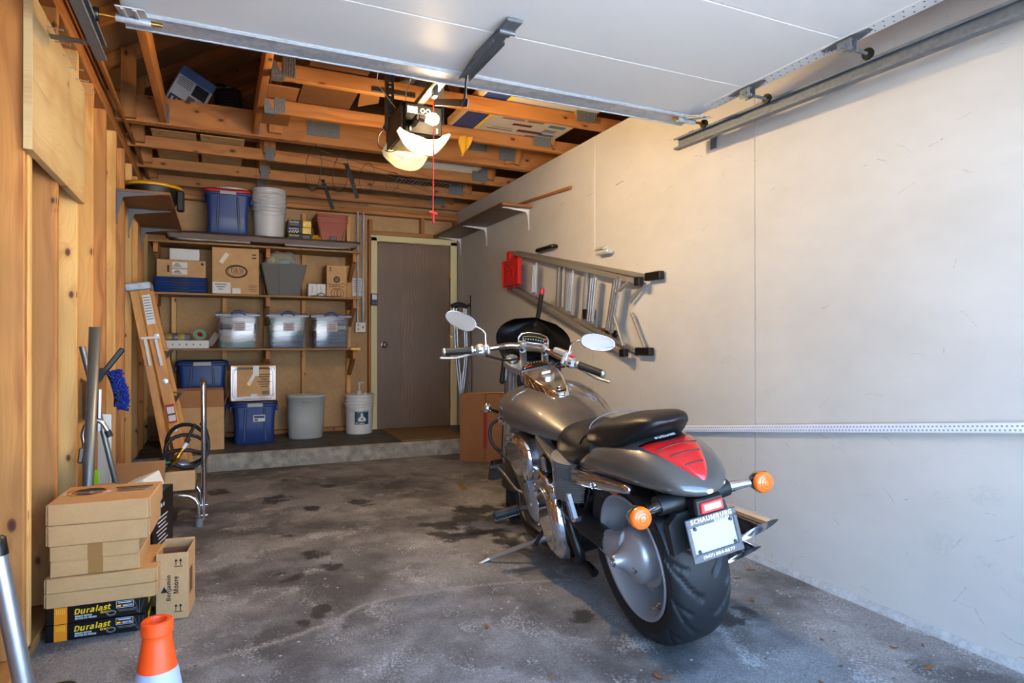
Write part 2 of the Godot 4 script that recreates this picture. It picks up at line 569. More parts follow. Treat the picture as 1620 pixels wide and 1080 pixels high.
func make_materials():
	var us := Vector3(1 / 2.4, 1 / 0.6, 1)
	T.pine = wood_tex(1, Color(0.80, 0.58, 0.33), Color(0.63, 0.40, 0.19), Color(0.30, 0.15, 0.06), 0.16, 18)
	T.pine2 = wood_tex(2, Color(0.92, 0.71, 0.41), Color(0.78, 0.53, 0.26), Color(0.36, 0.19, 0.08), 0.10, 30)
	T.ply = wood_tex(4, Color(0.80, 0.68, 0.47), Color(0.71, 0.56, 0.36), Color(0.55, 0.38, 0.2), 0.05, 3, 512, 256)
	T.oak = wood_tex(6, Color(0.50, 0.39, 0.295), Color(0.37, 0.28, 0.205), Color(0.25, 0.18, 0.13), 0.5, 0)
	tmat("stud", T.pine2, 0.62, 0, us)
	tmat("stud_orange", T.pine, 0.6, 0, us, false, Color(1.0, 0.93, 0.82))
	tmat("stud_pale", T.pine2, 0.65, 0, us, false, Color(0.94, 0.9, 0.86))
	tmat("joist", T.pine, 0.65, 0, us, false, Color(0.92, 0.84, 0.74))
	tmat("joist_dark", T.pine, 0.65, 0, us, false, Color(0.88, 0.80, 0.70))
	tmat("roof_wood", T.pine, 0.75, 0, us, false, Color(0.86, 0.78, 0.68))
	tmat("ladder_wood", T.pine2, 0.5, 0, us, false, Color(0.95, 0.88, 0.74))
	tmat("ply", T.ply, 0.7, 0, Vector3(1, 1.6, 1))
	tmat("shelf_board", T.ply, 0.7, 0, Vector3(0.7, 1.6, 1), false, Color(0.80, 0.70, 0.56))
	tmat("shelf_edge", T.ply, 0.7, 0, Vector3(0.7, 1.6, 1), false, Color(0.72, 0.53, 0.36))
	tmat("door_oak", T.oak, 0.45, 0, Vector3(1 / 2.1, 1 / 0.5, 1))
	tmat("brown_laminate", T.oak, 0.4, 0, Vector3(0.5, 2, 1), false, Color(0.72, 0.66, 0.62))
	tmat("floor", floor_tex(), 0.72)
	tmat("wall_paint", wall_tex(), 0.55)
	T.concrete = mottle(41, Color(0.62, 0.59, 0.53), Color(0.45, 0.43, 0.39), 0.012, 0.12, 0.9, 0.06, Color(0.25, 0.24, 0.22))
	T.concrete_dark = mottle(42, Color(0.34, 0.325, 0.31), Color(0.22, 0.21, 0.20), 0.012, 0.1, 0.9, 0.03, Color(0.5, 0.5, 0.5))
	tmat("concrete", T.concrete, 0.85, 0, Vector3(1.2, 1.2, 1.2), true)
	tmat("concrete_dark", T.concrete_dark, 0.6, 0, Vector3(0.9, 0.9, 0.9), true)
	T.card = mottle(43, Color(0.77, 0.595, 0.395), Color(0.73, 0.555, 0.36), 0.008, 0.05, 0.7, 0.006, Color(0.56, 0.42, 0.27))
	tmat("card", T.card, 0.75, 0, Vector3(2, 2, 2), true)
	tmat("card_pale", T.card, 0.72, 0, Vector3(2, 2, 2), true, Color(1.0, 1.0, 0.98))
	tmat("card_brown", T.card, 0.75, 0, Vector3(2, 2, 2), true, Color(0.82, 0.72, 0.62))
	tmat("card_dark", T.card, 0.75, 0, Vector3(2, 2, 2), true, Color(0.60, 0.52, 0.46))
	T.board = mottle(44, Color(0.73, 0.58, 0.395), Color(0.66, 0.515, 0.345), 0.006, 0.05, 0.7, 0.004, Color(0.35, 0.26, 0.17))
	tmat("fibreboard", T.board, 0.85, 0, Vector3(0.8, 0.8, 0.8), true)
	T.galv = mottle(45, Color(0.72, 0.74, 0.76), Color(0.60, 0.63, 0.66), 0.02, 0.08, 0.9, 0, Color.BLACK, 256, 256)
	tmat("galvanised", T.galv, 0.48, 0.35, Vector3(2, 2, 2), true)
	tmat("galvanised_dull", T.galv, 0.55, 0.5, Vector3(2, 2, 2), true, Color(0.62, 0.63, 0.64))
	T.plate = mottle(46, Color(0.50, 0.51, 0.52), Color(0.36, 0.36, 0.36), 0.06, 0.3, 1.0, 0, Color.BLACK, 256, 256)
	tmat("nail_plate", T.plate, 0.6, 0.55, Vector3(6, 6, 6), true)
	tmat("dark_steel", T.galv, 0.4, 0.8, Vector3(2, 2, 2), true, Color(0.45, 0.45, 0.45))
	mat("door_white", Color(0.80, 0.80, 0.79), 0.42)
	mat("door_gap", Color(0.86, 0.86, 0.85), 0.5)
	mat("chrome", Color(0.86, 0.86, 0.87), 0.06, 1.0)
	mat("chrome_soft", Color(0.80, 0.80, 0.81), 0.22, 1.0)
	mat("aluminium", Color(0.74, 0.75, 0.76), 0.38, 0.9)
	mat("aluminium_dull", Color(0.56, 0.54, 0.51), 0.5, 0.5)
	mat("silver_paint", Color(0.62, 0.62, 0.62), 0.36, 0.65)
	mat("wheel_silver", Color(0.62, 0.62, 0.63), 0.4, 0.45)
	mat("bike_grey", Color(0.345, 0.33, 0.31), 0.4, 0.45)
	M.bike_grey.clearcoat_enabled = true
	M.bike_grey.clearcoat = 1.0
	M.bike_grey.clearcoat_roughness = 0.04
	mat("engine_black", Color(0.035, 0.035, 0.037), 0.45, 0.2)
	mat("frame_black", Color(0.05, 0.05, 0.053), 0.42)
	mat("plastic_black", Color(0.03, 0.03, 0.032), 0.38)
	mat("plastic_matt", Color(0.06, 0.062, 0.066), 0.5)
	mat("rubber", Color(0.075, 0.077, 0.083), 0.6)
	mat("rubber_grey", Color(0.40, 0.40, 0.41), 0.7)
	T.leather = normal_noise(51, 0.12, 3.0)
	mat("leather", Color(0.045, 0.045, 0.048), 0.42)
	M.leather.uv1_triplanar = true
	M.leather.uv1_scale = Vector3(9, 9, 9)
	bump("leather", T.leather, 0.35)
	mat("stitch", Color(0.55, 0.56, 0.60), 0.7)
	mat("blue_tote", Color(0.115, 0.215, 0.43), 0.42)
	mat("blue_lid", Color(0.085, 0.155, 0.32), 0.42)
	mat("red_lid", Color(0.72, 0.10, 0.06), 0.42)
	mat("latch_grey", Color(0.62, 0.62, 0.60), 0.45)
	mat("white_plastic", Color(0.80, 0.79, 0.76), 0.4)
	mat("white_dirty", Color(0.66, 0.66, 0.63), 0.45)
	mat("terracotta", Color(0.66, 0.38, 0.30), 0.65)
	mat("yellow", Color(0.80, 0.58, 0.04), 0.5)
	mat("yellow_print", Color(0.92, 0.74, 0.10), 0.45)
	mat("orange_print", Color(0.90, 0.52, 0.05), 0.5)
	mat("black_print", Color(0.03, 0.03, 0.03), 0.5)
	mat("brown_print", Color(0.16, 0.11, 0.07), 0.6)
	mat("grey_print", Color(0.42, 0.40, 0.38), 0.6)
	mat("white_print", Color(0.86, 0.86, 0.85), 0.5)
	mat("red_print", Color(0.72, 0.06, 0.07), 0.5)
	mat("blue_print", Color(0.10, 0.22, 0.45), 0.5)
	mat("paper", Color(0.84, 0.83, 0.80), 0.7)
	mat("packing_tape", Color(0.62, 0.44, 0.24), 0.25)
	mat("grey_cloth", Color(0.40, 0.39, 0.37), 0.9)
	mat("cord_white", Color(0.82, 0.80, 0.74), 0.5)
	mat("red", Color(0.70, 0.03, 0.03), 0.38)
	mat("green", Color(0.10, 0.42, 0.22), 0.5)
	mat("sage", Color(0.40, 0.55, 0.42), 0.6)
	mat("lime", Color(0.62, 0.85, 0.05), 0.5)
	mat("brass", Color(0.72, 0.55, 0.24), 0.3, 1.0)
	mat("brush_blue", Color(0.06, 0.18, 0.55), 0.8)
	mat("cone_orange", Color(0.96, 0.30, 0.06), 0.45)
	mat("cone_band", Color(0.66, 0.68, 0.76), 0.4)
	mat("casing", Color(0.80, 0.74, 0.54), 0.5)
	mat("conduit_white", Color(0.82, 0.83, 0.86), 0.5)
	mat("doormat", Color(0.47, 0.36, 0.20), 0.95)
	mat("straw_grey", Color(0.20, 0.23, 0.26), 0.8)
	mat("leaf", Color(0.48, 0.30, 0.12), 0.8)
	mat("lens_cream", Color(0.74, 0.68, 0.50), 0.4)
	M.lens_cream.backlight_enabled = true
	M.lens_cream.backlight = Color(0.12, 0.11, 0.08)
	mat("lens_white", Color(0.66, 0.66, 0.63), 0.35)
	M.lens_white.backlight_enabled = true
	M.lens_white.backlight = Color(0.12, 0.12, 0.11)
	clear("clear_plastic", Color(0.75, 0.79, 0.86), 0.15, 0.12)
	clear("smoke", Color(0.012, 0.012, 0.014), 0.92, 0.22)
	clear("bag_clear", Color(0.82, 0.80, 0.74), 0.30, 0.14)
	mat("amber", Color(0.95, 0.42, 0.02), 0.14)
	M.amber.clearcoat_enabled = true
	mat("red_lens", Color(0.78, 0.02, 0.03), 0.12)
	M.red_lens.clearcoat_enabled = true
	mat("mirror", Color(0.92, 0.92, 0.92), 0.02, 1.0)

# ---------------------------------------------------------------- the setting
func board(parent: Node, called: String, c: Vector3, s: Vector3, m: Material, bev := 0.003, b := Basis()) -> MeshInstance3D:
	var mb := MB.new()
	mb.uo = Vector2(rng.randf() * 3.0, rng.randf() * 2.0)
	mb.box(c, s, bev, b)
	return put(mb, called, m, parent)

func sbar(parent: Node, called: String, p: Vector3, q: Vector3, w: float, d: float, side: Vector3, m: Material, bev := 0.003) -> MeshInstance3D:
	var mb := MB.new()
	mb.uo = Vector2(rng.randf() * 3.0, rng.randf() * 2.0)
	mb.bar(p, q, w, d, side, bev)
	return put(mb, called, m, parent)

func build_floor():
	var f := setting("floor")
	var b := MB.new()
	b.soft()
	var zs := [-5.8, 0.4]
	b.quad(Vector3(-0.7, fy(0.4), 0.4), Vector3(2.5, fy(0.4), 0.4), Vector3(2.5, fy(-5.8), -5.8), Vector3(-0.7, fy(-5.8), -5.8), Vector2(0, 1), Vector2(1, 1), Vector2(1, 0), Vector2(0, 0))
	put(b, "slab", M.floor, f)
	b = MB.new()
	b.box(Vector3(0.9, -0.13, -2.7), Vector3(3.2, 0.2, 6.2))
	put(b, "slab_base", M.concrete, f)
	var l := setting("landing")
	b = MB.new()
	var ys := fy(ZSTEP) - 0.02
	b.box(Vector3(0.925, (LEDGE + ys) / 2, (ZSTEP - 6.9) / 2), Vector3(3.05, LEDGE - ys, 6.9 + ZSTEP), 0.012)
	put(b, "step_face", M.concrete, l)
	b = MB.new()
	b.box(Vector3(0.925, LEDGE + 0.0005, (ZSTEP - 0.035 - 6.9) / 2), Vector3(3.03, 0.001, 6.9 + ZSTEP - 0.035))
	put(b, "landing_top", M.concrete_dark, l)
	var g := setting("ground")
	b = MB.new()
	b.box(Vector3(1, -0.11, 12.4), Vector3(40, 0.2, 24))
	put(b, "driveway", M.driveway, g)

func build_right_wall():
	var w := setting("wall_right")
	var cuts := [[-6.9, -3.912], [-3.908, -2.402], [-2.398, -0.35]]
	for c in cuts:
		var b := MB.new()
		b.flat()
		var x := PXX
		var y0 := 0.03
		var uv := func(z: float, y: float) -> Vector2: return Vector2((z + 6.75) / 6.4, 1.0 - y / 2.6)
		b.quad(Vector3(x, y0, c[0]), Vector3(x, y0, c[1]), Vector3(x, WT, c[1]), Vector3(x, WT, c[0]), uv.call(c[0], y0), uv.call(c[1], y0), uv.call(c[1], WT), uv.call(c[0], WT))
		# back, ends and top give the panel its thickness
		var t := Vector3(0.012, 0, 0)
		var p := [Vector3(x, y0, c[0]), Vector3(x, y0, c[1]), Vector3(x, WT, c[1]), Vector3(x, WT, c[0])]
		for k in 4:
			var e: Vector3 = p[k]
			var f: Vector3 = p[(k + 1) % 4]
			b.quad(f, e, e + t, f + t, Vector2(0.5, 0.1), Vector2(0.5, 0.1), Vector2(0.5, 0.1), Vector2(0.5, 0.1))
		put(b, "wall_panel", M.wall_paint, w)
	board(w, "wall_core", Vector3(PXX + 0.082, 1.25, -3.6), Vector3(0.14, 2.64, 6.7), M.joist_dark, 0.0)
	# taped joint above the ladder
	var b := MB.new()
	b.box(Vector3(PXX - 0.001, 2.05, -3.91), Vector3(0.004, 1.03, 0.045), 0.0015)
	put(b, "joint_tape", M.wall_trim, w)
	var s := setting("baseboard_right")
	b = MB.new()
	# the foot of the wall: concrete stem painted over, uneven
	var n := noise(77, 1.3, 3)
	var rows := []
	for r in 3:
		var row := []
		for i in 60:
			var z: float = lerpf(-5.74, -0.4, i / 59.0)
			var k := n.get_noise_2d(z * 3.0, 0.0)
			if r == 0: row.append(Vector3(PXX - 0.022 - 0.01 * k, fy(z) - 0.01, z))
			elif r == 1: row.append(Vector3(PXX - 0.016 - 0.006 * k, fy(z) + 0.02 + 0.008 * k, z))
			else: row.append(Vector3(PXX + 0.002, fy(z) + 0.028 + 0.01 * k, z))
		rows.append(row)
	b.sheet(rows)
	put(b, "stem_wall", M.stem_paint, s)

func build_left_wall():
	var w := setting("wall_left")
	var i := 0
	var z := -2.66
	var mats := [M.stud, M.stud_orange, M.stud, M.stud_pale, M.stud_orange]
	while z > -6.8:
		board(w, "stud", Vector3(PXL - 0.0445, 1.25, z - 0.019), Vector3(0.089, 2.36, 0.038), mats[i % 5], 0.003)
		z -= 0.406
		i += 1
	# the wide post at the door side, and what lies ahead of it
	board(w, "post", Vector3(PXL - 0.072, 1.26, -2.625), Vector3(0.14, 2.45, 0.036), M.stud_orange, 0.004)
	for k in 5: board(w, "stud", Vector3(PXL - 0.0445, 1.25, -2.26 - 0.019 + 0.406 * k), Vector3(0.089, 2.36, 0.038), mats[k], 0.003)
	board(w, "bottom_plate", Vector3(PXL - 0.0445, 0.048, -3.55), Vector3(0.089, 0.042, 6.6), M.sill, 0.003, Basis(Vector3.RIGHT, 0.0099))
	board(w, "top_plate", Vector3(PXL - 0.0445, 2.449, -3.55), Vector3(0.089, 0.038, 6.6), M.joist)
	board(w, "top_plate", Vector3(PXL - 0.0445, 2.488, -3.55), Vector3(0.089, 0.038, 6.6), M.joist_dark)
	board(w, "ledger_strip", Vector3(PXL + 0.012, 2.6, -4.9), Vector3(0.02, 0.035, 3.9), M.joist_dark)
	board(w, "blocking", Vector3(PXL - 0.06, 2.58, -3.55), Vector3(0.038, 0.15, 6.6), M.joist_dark)
	var zz := -6.9
	while zz < -0.4:
		board(w, "sheathing", Vector3(PXL - 0.098, 1.31, zz + 0.609), Vector3(0.012, 2.62, 1.216), M.sheathing, 0.0)
		zz += 1.22
	board(w, "outer_wall", Vector3(PXL - 0.125, 1.31, -3.6), Vector3(0.04, 2.66, 6.7), M.fibreboard, 0.0)

func build_back_wall():
	var w := setting("wall_back")
	# fibreboard sheathing behind the studs
	var xs := [-0.68, 0.06, 0.79, 1.46]
	for k in 3:
		board(w, "fibreboard", Vector3((xs[k] + xs[k + 1]) / 2, 1.37, ZB - 0.096), Vector3(xs[k + 1] - xs[k] - 0.002, 2.36, 0.012), M.fibreboard, 0.0)
	board(w, "fibreboard", Vector3(1.95, 2.4, ZB - 0.096), Vector3(0.98, 0.36, 0.012), M.fibreboard, 0.0)
	board(w, "outer_wall", Vector3(0.92, 1.3, ZB - 0.15), Vector3(3.4, 2.7, 0.06), M.fibreboard, 0.0)
	for x in [-0.37, 0.062, 0.43, 0.79, 1.235, 1.465]:
		var m: Material = [M.stud, M.stud_pale, M.joist][int(absf(x) * 10) % 3]
		board(w, "stud", Vector3(x, 1.31, ZB - 0.0445), Vector3(0.04, 2.19, 0.089), m)
	board(w, "bottom_plate", Vector3(0.45, LEDGE + 0.022, ZB - 0.0445), Vector3(2.04, 0.038, 0.089), M.joist)
	board(w, "door_header", Vector3(1.955, 2.265, ZB - 0.04), Vector3(0.96, 0.045, 0.09), M.joist)
	board(w, "cripple_stud", Vector3(2.03, 2.37, ZB - 0.0445), Vector3(0.04, 0.17, 0.089), M.joist)
	board(w, "cripple_stud", Vector3(2.41, 2.37, ZB - 0.0445), Vector3(0.04, 0.17, 0.089), M.joist_dark)
	board(w, "top_plate", Vector3(0.92, 2.476, ZB - 0.0445), Vector3(3.02, 0.04, 0.089), M.joist)
	board(w, "top_plate", Vector3(0.92, 2.516, ZB - 0.0445), Vector3(3.02, 0.038, 0.089), M.joist_dark)
	# the entry door
	var d := setting("door_1")
	var mb := MB.new()
	mb.uo = Vector2(0.2, 0.1)
	mb.box(Vector3(1.928, 1.15, ZB + 0.002), Vector3(0.80, 2.02, 0.035), 0.002)
	put(mb, "door_slab", M.door_oak, d)
	mb = MB.new()
	var kx := Transform3D(Basis(Vector3.RIGHT, PI / 2), Vector3(1.60, 1.083, ZB + 0.02))
	mb.lathe([Vector2(0.033, 0), Vector2(0.033, 0.006), Vector2(0.014, 0.01), Vector2(0.012, 0.03), Vector2(0.026, 0.04), Vector2(0.029, 0.055), Vector2(0.022, 0.066), Vector2(0, 0.068)], 20, kx)
	put(mb, "door_knob", M.knob_brass, d)
	for y in [0.42, 1.15, 1.86]:
		mb = MB.new()
		mb.tube([Vector3(2.335, y - 0.045, ZB + 0.022), Vector3(2.335, y + 0.045, ZB + 0.022)], 0.006, 8)
		mb.box(Vector3(2.332, y, ZB + 0.018), Vector3(0.012, 0.088, 0.004))
		put(mb, "door_hinge", M.brass, d)
	mb = MB.new()
	mb.box(Vector3(1.93, LEDGE - 0.045, ZB + 0.01), Vector3(0.82, 0.01, 0.06))
	put(mb, "threshold", M.frame_black, d)
	var t := setting("trim_1")
	for a in [[Vector3(1.493, 1.2, ZB + 0.016), Vector3(0.066, 2.03, 0.022)], [Vector3(2.376, 1.2, ZB + 0.016), Vector3(0.078, 2.03, 0.022)], [Vector3(1.937, 2.205, ZB + 0.016), Vector3(0.956, 0.066, 0.022)]]:
		mb = MB.new()
		mb.box(a[0], a[1], 0.004)
		put(mb, "casing", M.casing, t)

func nplate(parent: Node, c: Vector3, w: float, h: float, b := Basis()):
	# a toothed connector plate: shallow ribs pressed into sheet steel
	var mb := MB.new()
	mb.box(c, Vector3(w, h, 0.003), 0.001, b)
	var n := int(w / 0.014)
	for i in n:
		mb.box(c + b * Vector3(-w / 2 + (i + 0.5) * w / n, 0, 0.0018), Vector3(0.005, h * 0.94, 0.003), 0.001, b)
	put(mb, "nail_plate", M.nail_plate, parent)

func build_ceiling():
	var r := setting("ceiling")
	var slope := 0.62
	var roof := func(x: float) -> float: return 3.07 + (x + 0.57) * slope
	var zs := [-3.78, -4.38, -4.985, -5.555, -6.15, -6.69]
	# chords
	var w := 0.04
	board(r, "bottom_chord", Vector3((0.265 + 3.2) / 2, 2.61, zs[0]), Vector3(3.2 - 0.265, 0.089, w), M.joist)
	board(r, "bottom_chord", Vector3((0.265 + 3.2) / 2, 2.615, zs[1]), Vector3(3.2 - 0.265, 0.089, w), M.joist)
	for k in 2: board(r, "girder_chord", Vector3(1.25, 2.682, zs[2] - k * 0.039), Vector3(3.9, 0.184, w - 0.002), M.joist)
	for k in [3, 4, 5]: board(r, "bottom_chord", Vector3(1.25, 2.62 - 0.01 * (k - 3), zs[k]), Vector3(3.9, 0.089, w), M.joist if k < 5 else M.joist_dark)
	# the two trimmers that carry the short chords
	for x in [-0.335, 0.245]:
		board(r, "trimmer", Vector3(x, 2.665, -3.95), Vector3(w, 0.14, 2.0), M.joist)
		nplate(r, Vector3(x + 0.026, 2.665, -4.955), 0.02, 0.13)
	for z in [zs[0], zs[1]]:
		var mb := MB.new()
		mb.box(Vector3(0.268, 2.61, z), Vector3(0.003, 0.11, 0.1))
		mb.box(Vector3(0.3, 2.563, z), Vector3(0.065, 0.003, 0.05))
		for s in [-1, 1]: mb.prism([Vector2(-0.035, -0.045), Vector2(0.035, -0.045), Vector2(-0.02, 0.05), Vector2(-0.035, 0.05)], 0.003, Transform3D(Basis(), Vector3(0.305, 2.61, z + s * 0.0225)))
		put(mb, "joist_hanger", M.nail_plate, r)
	# webs and rafters of every truss
	for k in zs.size():
		var z: float = zs[k]
		var m: Material = M.roof_wood if k != 2 else M.joist_dark
		sbar(r, "rafter", Vector3(-0.78, roof.call(-0.78) - 0.05, z), Vector3(3.2, roof.call(3.2) - 0.05, z), 0.04, 0.089, Vector3(0, 0, 1), m)
		if k >= 2:
			sbar(r, "web", Vector3(-0.54, 2.6, z + 0.04), Vector3(-0.54, roof.call(-0.54) - 0.03, z + 0.04), 0.089, 0.036, Vector3.RIGHT, m)
			sbar(r, "web", Vector3(0.38, 2.62, z + 0.04), Vector3(0.38, roof.call(0.38) - 0.06, z + 0.04), 0.089, 0.036, Vector3.RIGHT, m)
			if k >= 3: nplate(r, Vector3(0.38, 2.62, z + 0.061), 0.07, 0.11)
		if k < 2: nplate(r, Vector3(0.36, 2.635, z + 0.0215), 0.07, 0.12)
		sbar(r, "web", Vector3(2.25, 2.62, z + 0.03), Vector3(1.6, roof.call(1.6) - 0.06, z + 0.03), 0.089, 0.036, Vector3.RIGHT, m)
		sbar(r, "web", Vector3(2.3, 2.62, z + 0.03), Vector3(2.75, roof.call(2.75) - 0.06, z + 0.03), 0.089, 0.036, Vector3.RIGHT, m)
		nplate(r, Vector3(2.26 - 0.02 * k, 2.655 if k != 2 else 2.7, z + 0.05), 0.15, 0.13)
	nplate(r, Vector3(0.72, 2.7, zs[2] + 0.0215), 0.24, 0.11)
	nplate(r, Vector3(1.95, 2.745, zs[2] + 0.0215), 0.2, 0.1)
	# roof deck, gable ends and the floor of the neighbouring attic
	var deck := 0
	var z0 := -6.95
	while z0 < -0.3:
		sbar(r, "roof_deck", Vector3(-0.95, roof.call(-0.95) + 0.012, z0 + 0.6), Vector3(3.3, roof.call(3.3) + 0.012, z0 + 0.6), 1.218, 0.014, Vector3(0, 0, 1), M.roof_deck)
		z0 += 1.22
	board(r, "gable_end", Vector3(1.2, 4.0, -6.87), Vector3(4.3, 2.95, 0.05), M.roof_deck, 0.0)
	board(r, "gable_end", Vector3(1.2, 4.0, -0.33), Vector3(4.3, 2.95, 0.05), M.roof_deck, 0.0)
	board(r, "party_wall", Vector3(3.24, 4.0, -3.6), Vector3(0.06, 3.0, 6.7), M.roof_deck, 0.0)
	board(r, "attic_floor", Vector3(2.9, 2.545, -3.6), Vector3(0.72, 0.02, 6.7), M.roof_deck, 0.0)
	board(r, "eave_board", Vector3(-0.72, 2.78, -3.6), Vector3(0.04, 0.5, 6.7), M.roof_deck, 0.0)

func build_front_wall():
	var w := setting("wall_front")
	var m: Material = M.fibreboard
	board(w, "wall_pier", Vector3(-0.52, 1.3, -0.3), Vector3(0.34, 2.62, 0.12), m, 0.0)
	board(w, "wall_pier", Vector3(2.36, 1.3, -0.3), Vector3(0.32, 2.62, 0.12), m, 0.0)
	board(w, "door_lintel", Vector3(0.92, 2.36, -0.3), Vector3(2.6, 0.5, 0.12), m, 0.0)
	for a in [[-0.34, 1.06], [2.19, 1.06]]: board(w, "jamb", Vector3(a[0], a[1], -0.3), Vector3(0.02, 2.1, 0.14), M.casing)

# ---------------------------------------------------------------- the raised door, its tracks and the opener
const DY := 2.22
func build_garage_door():
	var d := thing("garage_door", "white sectional overhead garage door, rolled up under the ceiling with a galvanised top rail", "garage door", Vector3(0.93, DY, -1.6))
	var zs := [-2.5, -2.13, -1.64, -1.15, -0.66]
	var b: MB
	var o := Vector3(0.93, DY, -1.6)
	for k in 4:
		b = MB.new()
		b.box(Vector3(0, 0.022, (zs[k] + zs[k + 1]) / 2 + 1.6), Vector3(2.45, 0.044, zs[k + 1] - zs[k] - 0.0015), 0.004)
		put(b, "door_section", M.door_white, d)
		if k > 0:
			b = MB.new()
			b.box(Vector3(0, 0.004, zs[k] + 1.6), Vector3(2.45, 0.006, 0.007), 0.002)
			put(b, "seam_lip", M.door_gap, d)
	# galvanised strut along the far edge
	b = MB.new()
	b.box(Vector3(0, 0.012, -2.56 + 1.6), Vector3(2.45, 0.04, 0.118), 0.003)
	b.box(Vector3(0, -0.004, -2.508 + 1.6), Vector3(2.45, 0.014, 0.006), 0.002)
	b.box(Vector3(0, -0.009, -2.617 + 1.6), Vector3(2.45, 0.006, 0.008), 0.002)
	put(b, "top_rail", M.galvanised, d)
	for s in [-1.0, 1.0]:
		b = MB.new()
		b.box(Vector3(s * 1.19, -0.0012, -1.53 + 1.6), Vector3(0.07, 0.0024, 1.7), 0.0005)
		put(b, "end_stile", M.door_white, d)
		# two rows of pressed dimples along the stile, too many to pick apart
		b = MB.new()
		for k in 46:
			for r in 2:
				b.lathe([Vector2(0.004, 0.0), Vector2(0.003, 0.0012), Vector2(0, 0.0014)], 6, Transform3D(Basis(Vector3.RIGHT, PI), Vector3(s * (1.173 + r * 0.034), -0.0022, -0.74 + 0.0355 * k + r * 0.015)))
		put(b, "stile_dimples", M.dark_steel, d).set_meta("kind", "stuff")
		for k in [1, 2, 3]:
			var z: float = zs[k] + 1.6
			b = MB.new()
			b.prism([Vector2(-0.1, -0.016), Vector2(-0.03, -0.03), Vector2(0.03, -0.03), Vector2(0.1, -0.016), Vector2(0.1, 0.006), Vector2(0.03, 0.03), Vector2(-0.03, 0.03), Vector2(-0.1, 0.006)], 0.003, Transform3D(Basis(Vector3(0, 0, 1), Vector3(s, 0, 0), Vector3(0, -s * -1.0, 0)), Vector3(s * 1.185, -0.004, z)))
			b.box(Vector3(s * 1.2, -0.025, z), Vector3(0.003, 0.045, 0.06), 0.001)
			b.box(Vector3(s * 1.17, -0.025, z), Vector3(0.003, 0.04, 0.06), 0.001)
			b.tube([Vector3(s * 1.15, -0.03, z), Vector3(s * 1.31, -0.03, z)], 0.0065, 8)
			b.tube([Vector3(s * 1.165, -0.03, z + 0.004), Vector3(s * 1.215, -0.03, z + 0.004)], 0.011, 10)
			for e in [-0.085, 0.085, 0.02]: b.lathe([Vector2(0.007, 0), Vector2(0.007, 0.005), Vector2(0, 0.007)], 6, Transform3D(Basis(Vector3.RIGHT, PI), Vector3(s * 1.185, -0.005, z + e)))
			put(b, "hinge", M.galvanised_dull, d)
			b = MB.new()
			b.lathe([Vector2(0, -0.008), Vector2(0.021, -0.008), Vector2(0.023, 0), Vector2(0.021, 0.008), Vector2(0, 0.008)], 16, Transform3D(Basis(Vector3(0, 0, 1), PI / 2), Vector3(s * 1.3, -0.03, z)))
			put(b, "roller", M.frame_black, d)
		# corner bracket with its ribbed plate, roller shaft and wheel
		b = MB.new()
		var cz := -2.47 + 1.6
		var bx := Transform3D(Basis(Vector3.RIGHT, deg_to_rad(14)), Vector3(s * 1.19, -0.02, cz))
		b.box(bx * Vector3.ZERO, Vector3(0.085, 0.004, 0.15), 0.001, bx.basis)
		for r in [-0.022, 0.012]: b.box(bx * Vector3(r, -0.004, 0), Vector3(0.014, 0.008, 0.145), 0.003, bx.basis)
		b.tube([bx * Vector3(-0.055, -0.012, -0.07), bx * Vector3(0.05, -0.012, -0.07)], 0.0125, 12)
		put(b, "corner_bracket", M.galvanised, d)
		b = MB.new()
		b.tube([bx * Vector3(-0.085 if s > 0 else 0.085, -0.012, -0.07), bx * Vector3(s * 0.11, -0.012, -0.07)], 0.007, 8)
		put(b, "roller_shaft", M.brass, d)
		b = MB.new()
		b.lathe([Vector2(0, -0.008), Vector2(0.021, -0.008), Vector2(0.023, 0), Vector2(0.021, 0.008), Vector2(0, 0.008)], 16, Transform3D(Basis(Vector3(0, 0, 1), PI / 2), bx * Vector3(s * 0.112, -0.012, -0.07)))
		put(b, "roller", M.frame_black, d)
	# operator bracket and the arm that pulls the door
	b = MB.new()
	var p := [Vector3(0.005, -0.012, -0.44), Vector3(0.0, -0.02, -0.87)]
	b.prism([Vector2(-0.02, 0), Vector2(0.02, 0), Vector2(0.034, 0.22), Vector2(0.02, 0.46), Vector2(-0.02, 0.46), Vector2(-0.034, 0.22)], 0.006, Transform3D(Basis(Vector3(1, 0, 0), Vector3(0, 0.04, 1).normalized(), Vector3(0, -1, 0.04).normalized()), Vector3(0, -0.02, -0.9)))
	b.box(Vector3(-0.022, -0.026, -0.72), Vector3(0.003, 0.014, 0.36), 0.001)
	b.box(Vector3(0.022, -0.026, -0.72), Vector3(0.003, 0.014, 0.36), 0.001)
	b.box(Vector3(0.0, -0.01, -0.46), Vector3(0.06, 0.012, 0.12), 0.003)
	b.tube([Vector3(-0.03, -0.022, -0.47), Vector3(0.03, -0.022, -0.47)], 0.009, 10)
	put(b, "operator_bracket", M.galvanised_dull, d)
	b = MB.new()
	var arm := curve([Vector3(0, -0.02, -0.87), Vector3(0, -0.06, -0.885), Vector3(0, -0.105, -0.895), Vector3(0, -0.125, -0.93)], 5)
	for i in arm.size() - 1: b.bar(arm[i], arm[i + 1] + (arm[i + 1] - arm[i]) * 0.15, 0.004, 0.024, Vector3.RIGHT, 0.0)
	b.bar(Vector3(0.004, -0.135, -0.87), Vector3(0.004, 0.015, -1.3), 0.004, 0.03, Vector3.RIGHT, 0.0)
	for e in [0.1, 0.2]: b.lathe([Vector2(0.011, 0), Vector2(0.011, 0.005), Vector2(0, 0.008)], 6, Transform3D(Basis(Vector3.BACK, PI / 2), Vector3(0.002, lerpf(-0.135, 0.015, e), lerpf(-0.87, -1.3, e))))
